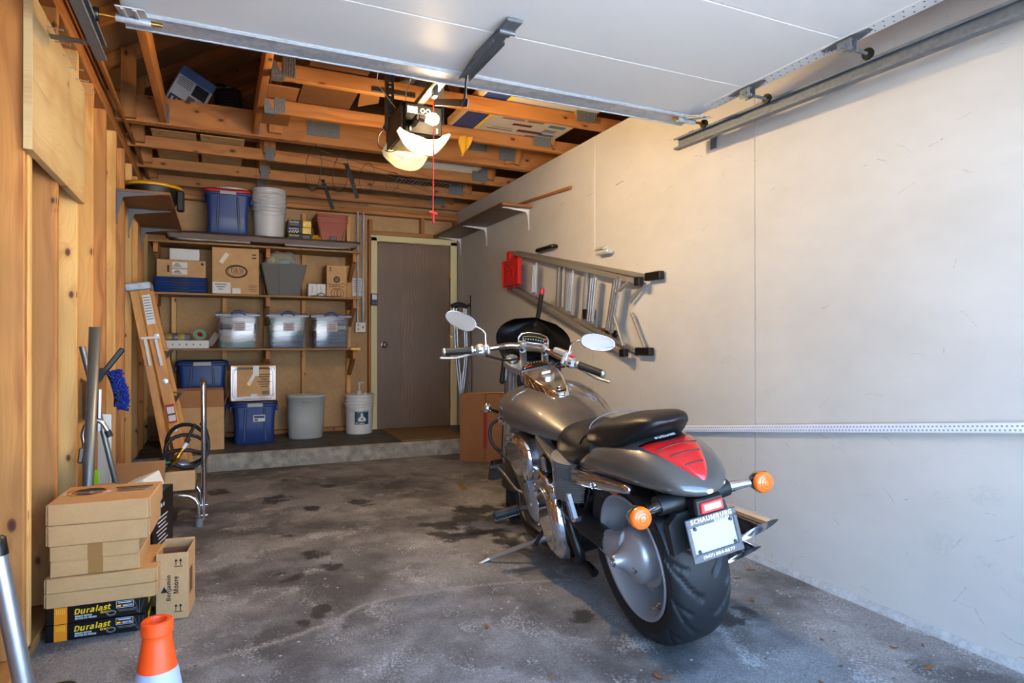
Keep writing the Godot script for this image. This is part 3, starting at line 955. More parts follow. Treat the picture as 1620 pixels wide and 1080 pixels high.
	put(b, "door_arm", M.dark_steel, d)
	for s in [-1.0, 1.0]:
		var side := "right" if s > 0 else "left"
		var t := thing("door_track", "galvanised roller track along the %s side of the raised door" % ("painted wall" if s > 0 else "stud wall"), "track", Vector3(0.93 + s * 1.335, 2.17, -2.78))
		b = MB.new()
		# a C of sheet steel, 2.4 m long, sloping gently
		var a := Vector3(0, 0.0, 0.0)
		var e := Vector3(0, -0.055, 2.38)
		if s < 0:
			a = Vector3(0.0, 0.0, 0.0)
		var dir := (e - a).normalized()
		var xr := Basis(Vector3(1, 0, 0), dir.cross(Vector3(1, 0, 0)), dir)
		var sec := [[0.0, 0.03, 0.003, 0.06], [-0.016 * s, 0.0015, 0.032, 0.003], [-0.016 * s, 0.0585, 0.032, 0.003], [-0.031 * s, 0.0055, 0.003, 0.011], [-0.031 * s, 0.0545, 0.003, 0.011]]
		for q in sec: b.box((a + e) / 2 + xr * Vector3(q[0], q[1] - 0.03, 0), Vector3(q[2], q[3], a.distance_to(e)), 0.0005, xr)
		put(b, "channel", M.galvanised_dull, t)
		var wx: float = 0.155 if s > 0 else -0.165
		for q in ([0.1, 1.7] if s > 0 else [-0.03]):
			b = MB.new()
			b.box(Vector3(wx / 2 + 0.003 * s, 0.04 - 0.02 * q, q), Vector3(absf(wx), 0.004, 0.04), 0.001)
			b.box(Vector3(wx, 0.02 - 0.02 * q, q), Vector3(0.004, 0.09, 0.05), 0.001)
			b.box(Vector3(0.003 * s, 0.02 - 0.02 * q, q), Vector3(0.004, 0.06, 0.04), 0.001)
			put(b, "track_bracket", M.galvanised_dull, t)

func shell_lens(parent: Node, called: String, top: Array, bot: Array, z: float, bulge: float, m: Material, slots: bool, o: Vector3):
	var b := MB.new()
	var rows := []
	var n := top.size()
	var R := 6
	for side in 2:
		var grid := []
		for r in R + 1:
			var row := []
			for j in n:
				var t := Vector2(top[j][0], top[j][1])
				var u := Vector2(bot[j][0], bot[j][1])
				var q := u.lerp(t, float(r) / R)
				var dz := bulge * (1.0 - pow(2.0 * float(j) / (n - 1) - 1.0, 2.0)) * (0.35 + 0.65 * r / R) - 0.004 * side
				row.append(Vector3(q.x, q.y, z + dz) - o)
			grid.append(row)
		rows.append(grid)
	b.soft()
	for i in R:
		for j in n - 1:
			if slots and i >= 3 and i <= 4 and j > 2:
				# three slits cut in every cell
				for k in 2:
					var f0 := k * 0.5 + 0.22
					var f1 := k * 0.5 + 0.5
					for sd in 2:
						var g: Array = rows[sd]
						var q := [g[i][j].lerp(g[i][j + 1], f0), g[i][j].lerp(g[i][j + 1], f1), g[i + 1][j].lerp(g[i + 1][j + 1], f1), g[i + 1][j].lerp(g[i + 1][j + 1], f0)]
						if sd == 0: b.quad(q[0], q[1], q[2], q[3])
						else: b.quad(q[3], q[2], q[1], q[0])
				continue
			var g0: Array = rows[0]
			var g1: Array = rows[1]
			b.quad(g0[i][j], g0[i][j + 1], g0[i + 1][j + 1], g0[i + 1][j])
			b.quad(g1[i + 1][j], g1[i + 1][j + 1], g1[i][j + 1], g1[i][j])
	put(b, called, m, parent)

func build_opener():
	var o := Vector3(0.94, 2.22, -3.28)
	var t := thing("garage_door_opener", "black ceiling-hung door opener with open lamp covers and a red pull cord", "door opener", o)
	var b := MB.new()
	b.box(Vector3(0, 0.0, 0.0), Vector3(0.2, 0.15, 0.33), 0.012)
	b.box(Vector3(0, 0.08, -0.06), Vector3(0.215, 0.014, 0.42), 0.006)
	b.box(Vector3(0.07, -0.05, 0.168), Vector3(0.012, 0.03, 0.01), 0.002)
	b.box(Vector3(-0.07, -0.05, 0.168), Vector3(0.012, 0.03, 0.01), 0.002)
	put(b, "motor_housing", M.plastic_black, t)
	b = MB.new()
	b.box(Vector3(-0.105, -0.005, -0.01), Vector3(0.012, 0.15, 0.31), 0.004)
	put(b, "side_panel", M.opener_brown, t)
	for k in 4: patch(t, "text_line", 0.08, 0.005, face(Vector3(-0.1115, 0.02 - 0.012 * k, 0.03), Vector3(0, 0, 1), Vector3.LEFT), M.grey_print)
	b = MB.new()
	b.box(Vector3(0, 0.0, 0.166), Vector3(0.185, 0.14, 0.004), 0.001)
	put(b, "face_plate", M.opener_face, t)
	for k in 4: patch(t, "text_line", 0.05, 0.004, face(Vector3(-0.058, 0.056 - 0.009 * k, 0.1682), Vector3.RIGHT, Vector3.BACK), M.white_print)
	b = MB.new()
	for x in [-0.006, 0.022]: b.tube(curve([Vector3(x + 0.011, 0.044, 0.169), Vector3(x, 0.055, 0.169), Vector3(x - 0.011, 0.044, 0.169), Vector3(x, 0.033, 0.169)], 5, true), 0.0012, 5, false, true)
	put(b, "approval_marks", M.white_print, t)
	# bulb and its socket; the lamp that warms the ceiling
	b = MB.new()
	var bx := Transform3D(Basis(Vector3.FORWARD, deg_to_rad(-88)), Vector3(-0.042, -0.026, 0.262))
	b.lathe([Vector2(0.015, -0.02), Vector2(0.019, -0.018), Vector2(0.019, 0.012), Vector2(0.013, 0.014)], 16, bx)
	b.box(Vector3(-0.055, -0.026, 0.215), Vector3(0.03, 0.034, 0.1), 0.006)
	put(b, "socket", M.plastic_black, t)
	b = MB.new()
	var lb := Transform3D(Basis(Vector3.FORWARD, deg_to_rad(88)), Vector3(-0.03, -0.026, 0.262))
	b.lathe([Vector2(0.0, -0.012), Vector2(0.013, -0.01), Vector2(0.014, 0.004), Vector2(0.022, 0.022), Vector2(0.028, 0.038), Vector2(0.03, 0.05), Vector2(0.026, 0.064), Vector2(0.016, 0.075), Vector2(0, 0.079)], 20, lb, 80.0)
	put(b, "bulb", M.bulb_glow, t)
	var l := OmniLight3D.new()
	l.name = "bulb_light"
	l.light_color = Color(1.0, 0.85, 0.63)
	l.light_energy = BULB
	l.light_size = 0.03
	l.omni_range = 14.0
	l.omni_attenuation = 2.0
	l.shadow_enabled = true
	t.add_child(l)
	l.position = Vector3(0.022, -0.026, 0.262)
	# a second bulb behind the rear cover
	b = MB.new()
	b.lathe([Vector2(0.0, -0.012), Vector2(0.013, -0.01), Vector2(0.014, 0.004), Vector2(0.022, 0.022), Vector2(0.028, 0.038), Vector2(0.03, 0.05), Vector2(0.026, 0.064), Vector2(0.016, 0.075), Vector2(0, 0.079)], 20, Transform3D(Basis(Vector3.FORWARD, deg_to_rad(88)), Vector3(-0.03, -0.026, -0.2)), 80.0)
	put(b, "bulb", M.bulb_glow, t)
	var l2 := l.duplicate()
	l2.name = "rear_bulb_light"
	l2.light_energy = BULB * 0.4
	t.add_child(l2)
	l2.position = Vector3(0.02, -0.026, -0.2)
	var tf := [[0.82, 2.172], [0.836, 2.153], [0.856, 2.14], [0.879, 2.132], [0.902, 2.123], [0.926, 2.116], [0.949, 2.109], [0.973, 2.113], [0.997, 2.119], [1.017, 2.131], [1.035, 2.149], [1.056, 2.16], [1.078, 2.172]]
	var bf := [[0.805, 2.149], [0.818, 2.119], [0.833, 2.089], [0.854, 2.064], [0.883, 2.049], [0.914, 2.039], [0.947, 2.04], [0.98, 2.041], [1.006, 2.06], [1.029, 2.084], [1.05, 2.109], [1.068, 2.137], [1.084, 2.166]]
	shell_lens(t, "lamp_cover", tf, bf, -3.12, 0.05, M.lens_white, false, o)
	var tr := [[0.832, 2.186], [0.851, 2.185], [0.871, 2.183], [0.89, 2.18], [0.908, 2.175], [0.927, 2.17], [0.946, 2.165], [0.964, 2.158], [0.982, 2.152], [1.001, 2.145], [1.019, 2.141], [1.038, 2.136], [1.057, 2.131]]
	var br := [[0.801, 2.131], [0.812, 2.106], [0.832, 2.088], [0.854, 2.073], [0.877, 2.058], [0.903, 2.051], [0.93, 2.047], [0.957, 2.045], [0.984, 2.049], [1.009, 2.059], [1.029, 2.078], [1.042, 2.101], [1.056, 2.125]]
	shell_lens(t, "lamp_cover", tr, br, -3.42, -0.05, M.lens_cream, true, o)
	# hangers of punched angle iron up to the truss chord
	for h in [[-0.1, -0.12], [0.115, 0.08]]:
		b = MB.new()
		var lo := 0.02
		var hi := 0.37
		for s in 2: b.box(Vector3(h[0] - 0.014 + s * 0.028, (lo + hi) / 2, h[1]), Vector3(0.014, hi - lo, 0.002))
		for k in 16:
			b.box(Vector3(h[0], lo + (hi - lo) * (k + 0.15) / 16.0, h[1]), Vector3(0.016, (hi - lo) / 16.0 * 0.55, 0.002))
		b.box(Vector3(h[0] - 0.021, (lo + hi) / 2, h[1] - 0.016), Vector3(0.002, hi - lo, 0.032), 0.0005)
		put(b, "hanger_strap", M.dark_steel, t)
	b = MB.new()
	b.box(Vector3(0.01, 0.374, -0.02), Vector3(0.26, 0.004, 0.24), 0.001)
	b.box(Vector3(0.01, 0.365, -0.48), Vector3(0.26, 0.02, 0.02), 0.001)
	put(b, "hanger_bar", M.dark_steel, t)
	# the rail over the door, with the trolley
	b = MB.new()
	b.box(Vector3(-0.01, 0.1, 1.35), Vector3(0.035, 0.03, 2.9), 0.003)
	put(b, "rail", M.dark_steel, t)
	b = MB.new()
	b.box(Vector3(-0.01, 0.095, 0.4), Vector3(0.055, 0.05, 0.15), 0.006)
	b.box(Vector3(-0.01, 0.06, 0.38), Vector3(0.022, 0.045, 0.05), 0.004)
	put(b, "trolley", M.galvanised_dull, t)
	# pull cord
	b = MB.new()
	b.tube([Vector3(-0.01, 0.06, 0.36), Vector3(-0.008, -0.2, 0.355), Vector3(-0.01, -0.5, 0.352)], 0.0028, 6)
	put(b, "pull_cord", M.cord_red, t)
	b = MB.new()
	b.tube([Vector3(-0.03, -0.5, 0.352), Vector3(0.01, -0.507, 0.352)], 0.007, 8)
	b.box(Vector3(-0.008, -0.53, 0.352), Vector3(0.012, 0.045, 0.009), 0.003)
	put(b, "cord_handle", M.red, t)
	b = MB.new()
	b.tube(curve([Vector3(-0.15, 0.37, -0.1), Vector3(-0.17, 0.28, -0.12), Vector3(-0.13, 0.2, -0.1), Vector3(-0.1, 0.1, 0.0)], 6), 0.0022, 5)
	b.tube(curve([Vector3(-0.06, 0.36, -0.05), Vector3(-0.02, 0.28, 0.0), Vector3(-0.05, 0.18, 0.02), Vector3(-0.05, 0.08, 0.0)], 6), 0.0022, 5)
	put(b, "wire", M.cord_white, t)
	b = MB.new()
	b.tube(curve([Vector3(-0.11, 0.05, -0.15), Vector3(-0.15, 0.0, -0.17), Vector3(-0.15, -0.06, -0.16), Vector3(-0.1, -0.09, -0.14), Vector3(-0.06, -0.08, -0.12)], 6), 0.003, 5)
	put(b, "cable", M.frame_black, t)

# ---------------------------------------------------------------- up among the trusses
func cardboard(label: String, pts: Array, y: float, m: Material, group := "", called := "cardboard_sheet", cat := "cardboard", th := 0.008, tilt := 0.0) -> MeshInstance3D:
	var b := MB.new()
	var c := Vector2.ZERO
	for p in pts: c += p
	c /= pts.size()
	var q := []
	for p in pts: q.append(Vector2(p.x - c.x, -(p.y - c.y)))
	b.prism(q, th, Transform3D(Basis(Vector3.RIGHT, -PI / 2), Vector3.ZERO))
	var o := put(b, called, m)
	o.position = Vector3(c.x, y, c.y)
	o.rotation.z = tilt
	tag(o, label, cat, group)
	return o

func build_attic():
	cardboard("brown cardboard sheet lying across the nearest two ceiling joists beside the trimmer", [Vector2(0.47, -3.5), Vector2(0.8, -3.5), Vector2(0.8, -4.42), Vector2(0.47, -4.42)], 2.668, M.card_dark)
	cardboard("darker brown cardboard piece left of the larger sheet on the joists", [Vector2(0.28, -4.16), Vector2(0.46, -4.16), Vector2(0.46, -4.9), Vector2(0.28, -4.9)], 2.672, M.card_brown)
	cardboard("crumpled kraft paper scrap tucked behind the opener strap on the joists", [Vector2(0.81, -4.05), Vector2(0.93, -4.02), Vector2(0.96, -4.2), Vector2(0.84, -4.28)], 2.672, M.packing_tape, "", "kraft_paper", "paper", 0.012, 0.12)
	for k in 2:
		cardboard("thin plywood board laid across the far joists, %s" % ["beside the stud wall", "right of the other plywood board"][k], [[Vector2(-0.45, -5.4), Vector2(-0.15, -5.4), Vector2(-0.15, -6.45), Vector2(-0.45, -6.45)], [Vector2(-0.12, -5.4), Vector2(0.19, -5.4), Vector2(0.19, -6.4), Vector2(-0.12, -6.4)]][k], 2.678, M.ply, "", "plywood_board", "board", 0.01)
	# retail carton lid with a printed picture, lying face down on the joists
	var c := thing("printed_carton", "flattened retail carton with blue and photo print, lying face down on the joists", "carton", Vector3(1.93, 2.662, -4.03))
	var b := MB.new()
	b.box(Vector3(0, 0.03, 0), Vector3(0.86, 0.055, 0.72), 0.004)
	put(b, "carton_body", M.card_pale, c)
	var dn := func(x: float, z: float) -> Transform3D: return face(Vector3(x, 0.0022, z), Vector3.RIGHT, Vector3.DOWN)
	patch(c, "printed_panel", 0.83, 0.7, dn.call(0, 0), M.print_pale)
	patch(c, "blue_panel", 0.16, 0.7, face(Vector3(-0.32, 0.0016, 0), Vector3.RIGHT, Vector3.DOWN), M.blue_print)
	patch(c, "yellow_stripe", 0.025, 0.7, face(Vector3(-0.225, 0.0012, 0), Vector3.RIGHT, Vector3.DOWN), M.yellow_print)
	letters(c, "S", 0.06, 0.07, face(Vector3(-0.32, 0.0008, 0.03), Vector3.BACK, Vector3.DOWN), M.yellow_print)
	for a in [[-0.05, 0.12, 0.17, 0.09, "lilac_print"], [-0.02, 0.14, 0.05, 0.05, "skin_print"], [0.12, 0.12, 0.13, 0.08, "grey_print"], [0.06, 0.0, 0.15, 0.04, "red_brown"], [0.17, -0.11, 0.2, 0.05, "red_brown"], [-0.06, -0.14, 0.2, 0.012, "black_print"], [-0.05, -0.1, 0.16, 0.008, "grey_print"], [0.31, 0.06, 0.13, 0.05, "teal_print"], [0.30, -0.04, 0.1, 0.06, "lilac_print"], [0.32, -0.13, 0.12, 0.045, "teal_print"], [0.24, -0.2, 0.14, 0.05, "lilac_print"]]: patch(c, "printed_picture", a[2], a[3], face(Vector3(a[0], 0.001, a[1] - 0.13), Vector3.RIGHT, Vector3.DOWN), M[a[4]])
	patch(c, "magenta_label", 0.25, 0.05, face(Vector3(-0.12, 0.03, 0.3605), Vector3.RIGHT, Vector3.BACK), M.magenta_print)
	patch(c, "blue_label", 0.14, 0.05, face(Vector3(-0.34, 0.03, 0.3605), Vector3.RIGHT, Vector3.BACK), M.blue_print)
	# yellow rag hanging over a chord
	b = MB.new()
	var rows := []
	for i in 9:
		var v := i / 8.0
		var row := []
		for j in 7:
			var u := j / 6.0 - 0.5
			var wd := lerpf(0.03, 0.1, sin(v * 2.4)) * (0.55 + 0.6 * v)
			row.append(Vector3(u * wd + 0.03 * v, -0.13 + 0.15 * v + 0.03 * absf(u) * (1.0 - v), 0.012 * sin(u * 9.0 + v * 3.0)))
		rows.append(row)
	b.sheet(rows, true)
	var rag := put(b, "rag", M.yellow)
	rag.position = Vector3(1.6, 2.57, -4.345)
	tag(rag, "small yellow rag hanging from a ceiling joist right of the opener", "rag")
	# white louvred light diffuser and wire rack laid on far chords
	var lv := thing("louvre_panel", "white slatted light louvre lying across the far joists", "light panel", Vector3(1.86, 2.675, -5.56))
	b = MB.new()
	for s in [-1, 1]: b.box(Vector3(s * 0.31, 0.02, 0), Vector3(0.02, 0.04, 0.3), 0.008)
	put(b, "end_cap", M.cord_white, lv)
	for k in 5:
		b = MB.new()
		b.box(Vector3(0, 0.02, -0.12 + 0.06 * k), Vector3(0.61, 0.025, 0.022), 0.008)
		put(b, "slat", M.cord_white, lv)
	var wr := thing("wire_rack", "grey wire shelf rack lying on the farthest joists", "rack", Vector3(1.9, 2.668, -6.13))
	b = MB.new()
	for k in 2: b.tube([Vector3(-0.34, 0.01, -0.1 + 0.2 * k), Vector3(0.34, 0.01, -0.1 + 0.2 * k)], 0.005, 6)
	put(b, "rim_wire", M.aluminium, wr)
	for k in 16:
		b = MB.new()
		b.tube([Vector3(-0.32 + 0.0427 * k, 0.012, -0.12), Vector3(-0.32 + 0.0427 * k, 0.012, 0.12)], 0.004, 6)
		put(b, "cross_wire", M.aluminium, wr)
	# tomato cage of thin wire hung sideways below the girder
	var cg := thing("tomato_cage", "thin wire tomato cage hanging sideways below the wooden girder", "plant cage", Vector3(0.65, 2.405, -4.985))
	var rr := [0.165, 0.14, 0.11, 0.075]
	for k in 4:
		b = MB.new()
		var ring := []
		for j in 28:
			var a := TAU * j / 28
			ring.append(Vector3(k * 0.2 + 0.035 * cos(a), rr[k] * sin(a) - 0.012 * k, rr[k] * cos(a)))
		b.tube(ring, 0.0022, 5, false, true)
		put(b, "hoop", M.dark_steel, cg)
	for k in 4:
		var a := TAU * k / 4 + 0.7
		b = MB.new()
		b.tube([Vector3(0.035 * cos(a), 0.165 * sin(a), 0.165 * cos(a)), Vector3(0.6 + 0.035 * cos(a), 0.075 * sin(a) - 0.036, 0.075 * cos(a)), Vector3(0.95, 0.03 * sin(a) - 0.12, 0.03 * cos(a))], 0.0022, 5)
		put(b, "upright_wire", M.dark_steel, cg)
	b = MB.new()
	b.tube([Vector3(0.02, 0.155, 0), Vector3(0.02, 0.185, 0)], 0.0022, 5)
	put(b, "hanging_hook", M.dark_steel, cg)
	# black straps dangling between the chords
	for a in [[1.03, 2.6, -5.525, 0.27, "nearer"], [0.92, 2.59, -6.12, 0.25, "farther"]]:
		b = MB.new()
		b.bar(Vector3(-0.04, 0.02, 0), Vector3(0.05, -a[3], 0.02), 0.034, 0.006, Vector3(1, 0, 0.2), 0.001)
		b.bar(Vector3(-0.04, 0.018, 0), Vector3(-0.1, 0.03, -0.1), 0.034, 0.006, Vector3(1, 0, 0.2), 0.001)
		var s := put(b, "black_strap", M.plastic_black)
		s.position = Vector3(a[0], a[1], a[2])
		tag(s, "black webbing strap dangling from the rafters above the back shelves, the %s of two" % a[4], "strap", "")
	# grey flood lamp head and box up by the opener
	var fl := thing("ceiling_lamp", "grey dome lamp on the joist above the door opener", "lamp", Vector3(1.16, 2.69, -3.9))
	b = MB.new()
	b.lathe([Vector2(0.0, -0.04), Vector2(0.045, -0.03), Vector2(0.07, 0.0), Vector2(0.065, 0.03), Vector2(0.035, 0.05), Vector2(0.03, 0.07), Vector2(0, 0.07)], 20, Transform3D(), 70.0)
	put(b, "lamp_globe", M.lamp_grey, fl)
	b = MB.new()
	b.tube([Vector3(-0.02, 0.05, 0.0), Vector3(-0.12, 0.0, 0.08), Vector3(-0.2, -0.05, 0.1)], 0.014, 8)
	put(b, "conduit_arm", M.cord_white, fl)
	# carton with product pictures and the black fan behind the girder, on a plank
	var pk := thing("attic_plank", "plank resting across the trusses under the printed box and fan", "plank", Vector3(-0.1, 2.79, -5.35))
	b = MB.new()
	b.box(Vector3(0, 0, -0.1), Vector3(0.85, 0.02, 0.66), 0.002)
	put(b, "plank", M.roof_wood, pk)
	var cb := thing("product_box", "tilted white product box with blue band and photo prints, up in the attic", "box", Vector3(-0.25, 2.803, -5.32))
	cb.rotation = Vector3(deg_to_rad(8), deg_to_rad(14), deg_to_rad(-24))
	b = MB.new()
	b.box(Vector3(0, 0.17, -0.08), Vector3(0.25, 0.3, 0.14), 0.003)
	put(b, "box_body", M.paper, cb)
	var fr := Vector3(0, 0, -0.0098)
	patch(cb, "blue_band", 0.25, 0.07, face(Vector3(0, 0.285, -0.0095), Vector3.RIGHT, Vector3.BACK), M.sky_print)
	for a in [[0.055, 0.2, 0.1, 0.09, "black_print"], [0.02, 0.12, 0.05, 0.04, "grey_print"], [0.09, 0.12, 0.05, 0.04, "blue_print"]]: patch(cb, "printed_picture", a[2], a[3], face(Vector3(a[0], a[1], -0.0092), Vector3.RIGHT, Vector3.BACK), M[a[4]])
	patch(cb, "printed_device", 0.17, 0.06, face(Vector3(-0.03, 0.06, -0.0092), Vector3.RIGHT, Vector3.BACK), M.black_print)
	for k in 5: patch(cb, "printed_mark", 0.014, 0.03, face(Vector3(-0.09 + 0.03 * k, 0.06, -0.0086), Vector3.RIGHT, Vector3.BACK), M.white_print)
	for k in 5: patch(cb, "text_line", 0.1, 0.005, face(Vector3(-0.06, 0.235 - 0.014 * k, -0.0092), Vector3.RIGHT, Vector3.BACK), M.grey_print)
	var fan := thing("fan", "black box fan with a wire grille, standing in the attic beside the printed box", "fan", Vector3(0.07, 2.803, -5.36))
	fan.rotation = Vector3(deg_to_rad(-4), deg_to_rad(-20), deg_to_rad(8))
	b = MB.new()
	b.box(Vector3(0, 0.14, -0.07), Vector3(0.2, 0.28, 0.1), 0.03)
	put(b, "fan_housing", M.plastic_matt, fan)
	b = MB.new()
	b.tube(curve([Vector3(-0.08, 0.27, -0.07), Vector3(-0.09, 0.31, -0.07), Vector3(-0.05, 0.32, -0.07), Vector3(0.0, 0.3, -0.07)], 5), 0.012, 8)
	put(b, "handle", M.plastic_matt, fan)
	for k in 16:
		b = MB.new()
		var y := 0.03 + 0.0155 * k
		b.tube(curve([Vector3(-0.09, y, -0.02), Vector3(-0.05, y, 0.012), Vector3(0.05, y, 0.012), Vector3(0.09, y, -0.02)], 4), 0.0024, 5)
		put(b, "grille_wire", M.dark_steel, fan)

func build_wall_things():
	# plywood pegboard with nails and hook on the left studs
	var p := thing("tool_board", "unpainted plywood tool board with long nails, fixed to the left studs", "board", Vector3(PXL + 0.0135, 1.998, -3.032))
	var b := MB.new()
	b.box(Vector3.ZERO, Vector3(0.026, 0.525, 0.915), 0.001)
	put(b, "plywood", M.ply, p)
	for k in 6:
		b = MB.new()
		var y := 0.172
		var z := 0.26 - 0.125 * k
		b.tube([Vector3(0.008, y + 0.06, z), Vector3(0.06, y + 0.055, z)], 0.002, 6)
		b.lathe([Vector2(0.0055, 0), Vector2(0.0055, 0.0015), Vector2(0, 0.002)], 10, Transform3D(Basis(Vector3.FORWARD, PI / 2), Vector3(0.06, y + 0.055, z)))
		put(b, "nail", M.aluminium, p)
	b = MB.new()
	b.tube(curve([Vector3(0.008, 0.235, -0.43), Vector3(0.025, 0.235, -0.435), Vector3(0.045, 0.238, -0.435), Vector3(0.055, 0.25, -0.435), Vector3(0.05, 0.262, -0.435)], 5), 0.0022, 6)
	put(b, "cup_hook", M.brass, p)
	# shelf board along the left wall on grey brackets
	var sh := thing("wall_shelf", "stained plywood shelf on grey steel brackets along the left stud wall", "shelf", Vector3(PXL, 2.07, -5.6))
	b = MB.new()
	b.uo = Vector2(0.4, 0.3)
	b.box(Vector3(0.15, 0.0, 0.0), Vector3(0.3, 0.018, 1.75), 0.002)
	put(b, "shelf_board", M.shelf_edge, sh)
	for z in [0.9, 0.3, -0.52]:
		b = MB.new()
		b.box(Vector3(0.004, -0.11, z), Vector3(0.006, 0.22, 0.024), 0.001)
		b.box(Vector3(0.135, -0.014, z), Vector3(0.27, 0.006, 0.024), 0.001)
		b.prism([Vector2(0.0, -0.012), Vector2(0.25, -0.012), Vector2(0.12, -0.03), Vector2(0.035, -0.045), Vector2(0.018, -0.1), Vector2(0.0, -0.19)], 0.006, Transform3D(Basis(), Vector3(0.004, -0.004, z)))
		put(b, "bracket", M.bracket_grey, sh)
	# reel on the shelf
	var re := thing("cord_reel", "round black and yellow cord storage reel lying on the left wall shelf", "reel", Vector3(-0.43, 2.079, -5.3))
	b = MB.new()
	b.lathe([Vector2(0.0, 0.0), Vector2(0.13, 0.0), Vector2(0.15, 0.02), Vector2(0.165, 0.05), Vector2(0.175, 0.125), Vector2(0, 0.125)], 32)
	put(b, "reel_body", M.plastic_matt, re)
	b = MB.new()
	b.lathe([Vector2(0.16, 0.125), Vector2(0.2, 0.128), Vector2(0.203, 0.14), Vector2(0.19, 0.152), Vector2(0, 0.156)], 36)
	put(b, "reel_rim", M.yellow, re)
	b = MB.new()
	b.box(Vector3(0.185, 0.05, 0.05), Vector3(0.05, 0.15, 0.06), 0.01)
	put(b, "hand_crank", M.plastic_matt, re)
	# long shelf on the right wall
	var rs := thing("wall_shelf", "long dark laminate shelf board on three white brackets, right wall", "shelf", Vector3(PXX, 2.247, -5.78))
	b = MB.new()
	b.box(Vector3(-0.145, 0.012, -0.03), Vector3(0.28, 0.024, 1.86), 0.001)
	put(b, "shelf_board", M.brown_laminate, rs)
	b = MB.new()
	b.box(Vector3(-0.145, 0.012, 0.903), Vector3(0.28, 0.023, 0.004), 0.001)
	put(b, "end_band", M.shelf_edge, rs)
	b = MB.new()
	b.lathe([Vector2(0.007, 0), Vector2(0.006, 0.004), Vector2(0, 0.005)], 10, Transform3D(Basis(Vector3.RIGHT, PI / 2), Vector3(-0.255, 0.014, 0.905)))
	put(b, "brass_pin", M.brass, rs)
	for z in [0.83, -0.12, -0.87]:
		b = MB.new()
		b.box(Vector3(-0.004, -0.09, z), Vector3(0.005, 0.18, 0.022), 0.001)
		b.box(Vector3(-0.125, -0.003, z), Vector3(0.25, 0.005, 0.022), 0.001)
		b.prism([Vector2(0.0, -0.003), Vector2(-0.22, -0.003), Vector2(-0.1, -0.014), Vector2(-0.03, -0.022), Vector2(-0.014, -0.05), Vector2(0.0, -0.16)], 0.005, Transform3D(Basis(), Vector3(-0.002, -0.003, z)))
		put(b, "bracket", M.white_plastic, rs)
	var st := board(self, "wood_strip", Vector3.ZERO, Vector3(0.012, 0.022, 1.1), M.shelf_edge, 0.002)
	st.name = nm("wood_strip")
	st.position = Vector3(PXX - 0.02, 2.30, -4.75)
	st.rotation.x = deg_to_rad(3.2)
	tag(st, "thin wooden strip lying along the right wall behind the shelf end", "strip")
	var k := 0
	for a in [[2.165, -3.575], [2.168, -3.95], [2.18, -4.36]]:
		b = MB.new()
		b.tube(curve([Vector3(0, 0, 0.035), Vector3(-0.008, 0.003, 0.035), Vector3(-0.01, -0.003, 0.0), Vector3(-0.01, -0.007, -0.035), Vector3(0.0, -0.005, -0.035)], 4), 0.002, 6)
		var hk := put(b, "wall_hook", M.wall_trim)
		hk.position = Vector3(PXX, a[0], a[1])
		tag(hk, "small bent wire hook screwed into the right wall, %s" % ["nearest of the row of three", "middle of the row of three", "farthest of the row of three"][k], "hook")
		k += 1
	# perforated strip along the wall, rising towards the door
	var ps := thing("slotted_strip", "white perforated angle strip running along the right wall", "strip", Vector3(PXX - 0.004, 0.612, -2.92))
	var e := Vector3(0, 0.245, 2.0)
	var dir := e.normalized()
	var xr := Basis(Vector3(1, 0, 0), dir.cross(Vector3(1, 0, 0)), dir)
	b = MB.new()
	b.box(e / 2 + xr * Vector3(-0.012, 0.0, 0), Vector3(0.026, 0.036, e.length()), 0.004, xr)
	put(b, "angle_strip", M.conduit_white, ps)
	b = MB.new()
	for i in 130:
		for r in 2:
			b.box(e * ((i + 0.25 + 0.5 * r) / 130.0) + xr * Vector3(-0.0252, -0.007 + 0.014 * r, 0), Vector3(0.001, 0.006, 0.0065), 0.0, xr)
	put(b, "perforations", M.grey_hole, ps).set_meta("kind", "stuff")
	# opener button and outlet with conduits
	var sw := thing("door_control", "black wall button panel with white key beside the brown door", "switch", Vector3(1.49, 1.555, ZB + 0.03))
	b = MB.new()
	b.box(Vector3(0, 0, 0.012), Vector3(0.072, 0.125, 0.024), 0.006)
	put(b, "control_body", M.navy_black, sw)
	b = MB.new()
	b.box(Vector3(0.0, 0.026, 0.026), Vector3(0.05, 0.055, 0.008), 0.003)
	put(b, "push_key", M.white_plastic, sw)
	b = MB.new()
	for x in [-0.014, 0.014]: b.box(Vector3(x, -0.04, 0.025), Vector3(0.014, 0.012, 0.004), 0.002)
	put(b, "small_button", M.grey_print, sw)
	var ob := thing("outlet_box", "metal surface outlet box with receptacle and switch, left of the brown door", "outlet", Vector3(1.35, 1.265, ZB - 0.01))
	b = MB.new()
	b.box(Vector3(0, 0, 0.02), Vector3(0.105, 0.105, 0.042), 0.006)
	put(b, "steel_box", M.galvanised, ob)
	b = MB.new()
	b.box(Vector3(0, 0, 0.043), Vector3(0.1, 0.1, 0.004), 0.002)
	put(b, "cover_plate", M.cord_white, ob)
	for y in [-0.022, 0.022]:
		b = MB.new()
		b.lathe([Vector2(0.016, 0), Vector2(0.016, 0.003), Vector2(0, 0.003)], 16, Transform3D(Basis(Vector3.RIGHT, PI / 2), Vector3(-0.024, y, 0.045)))
		put(b, "receptacle", M.receptacle, ob)
	b = MB.new()
	b.box(Vector3(0.024, 0.0, 0.05), Vector3(0.01, 0.024, 0.01), 0.002)
	put(b, "toggle", M.frame_black, ob)
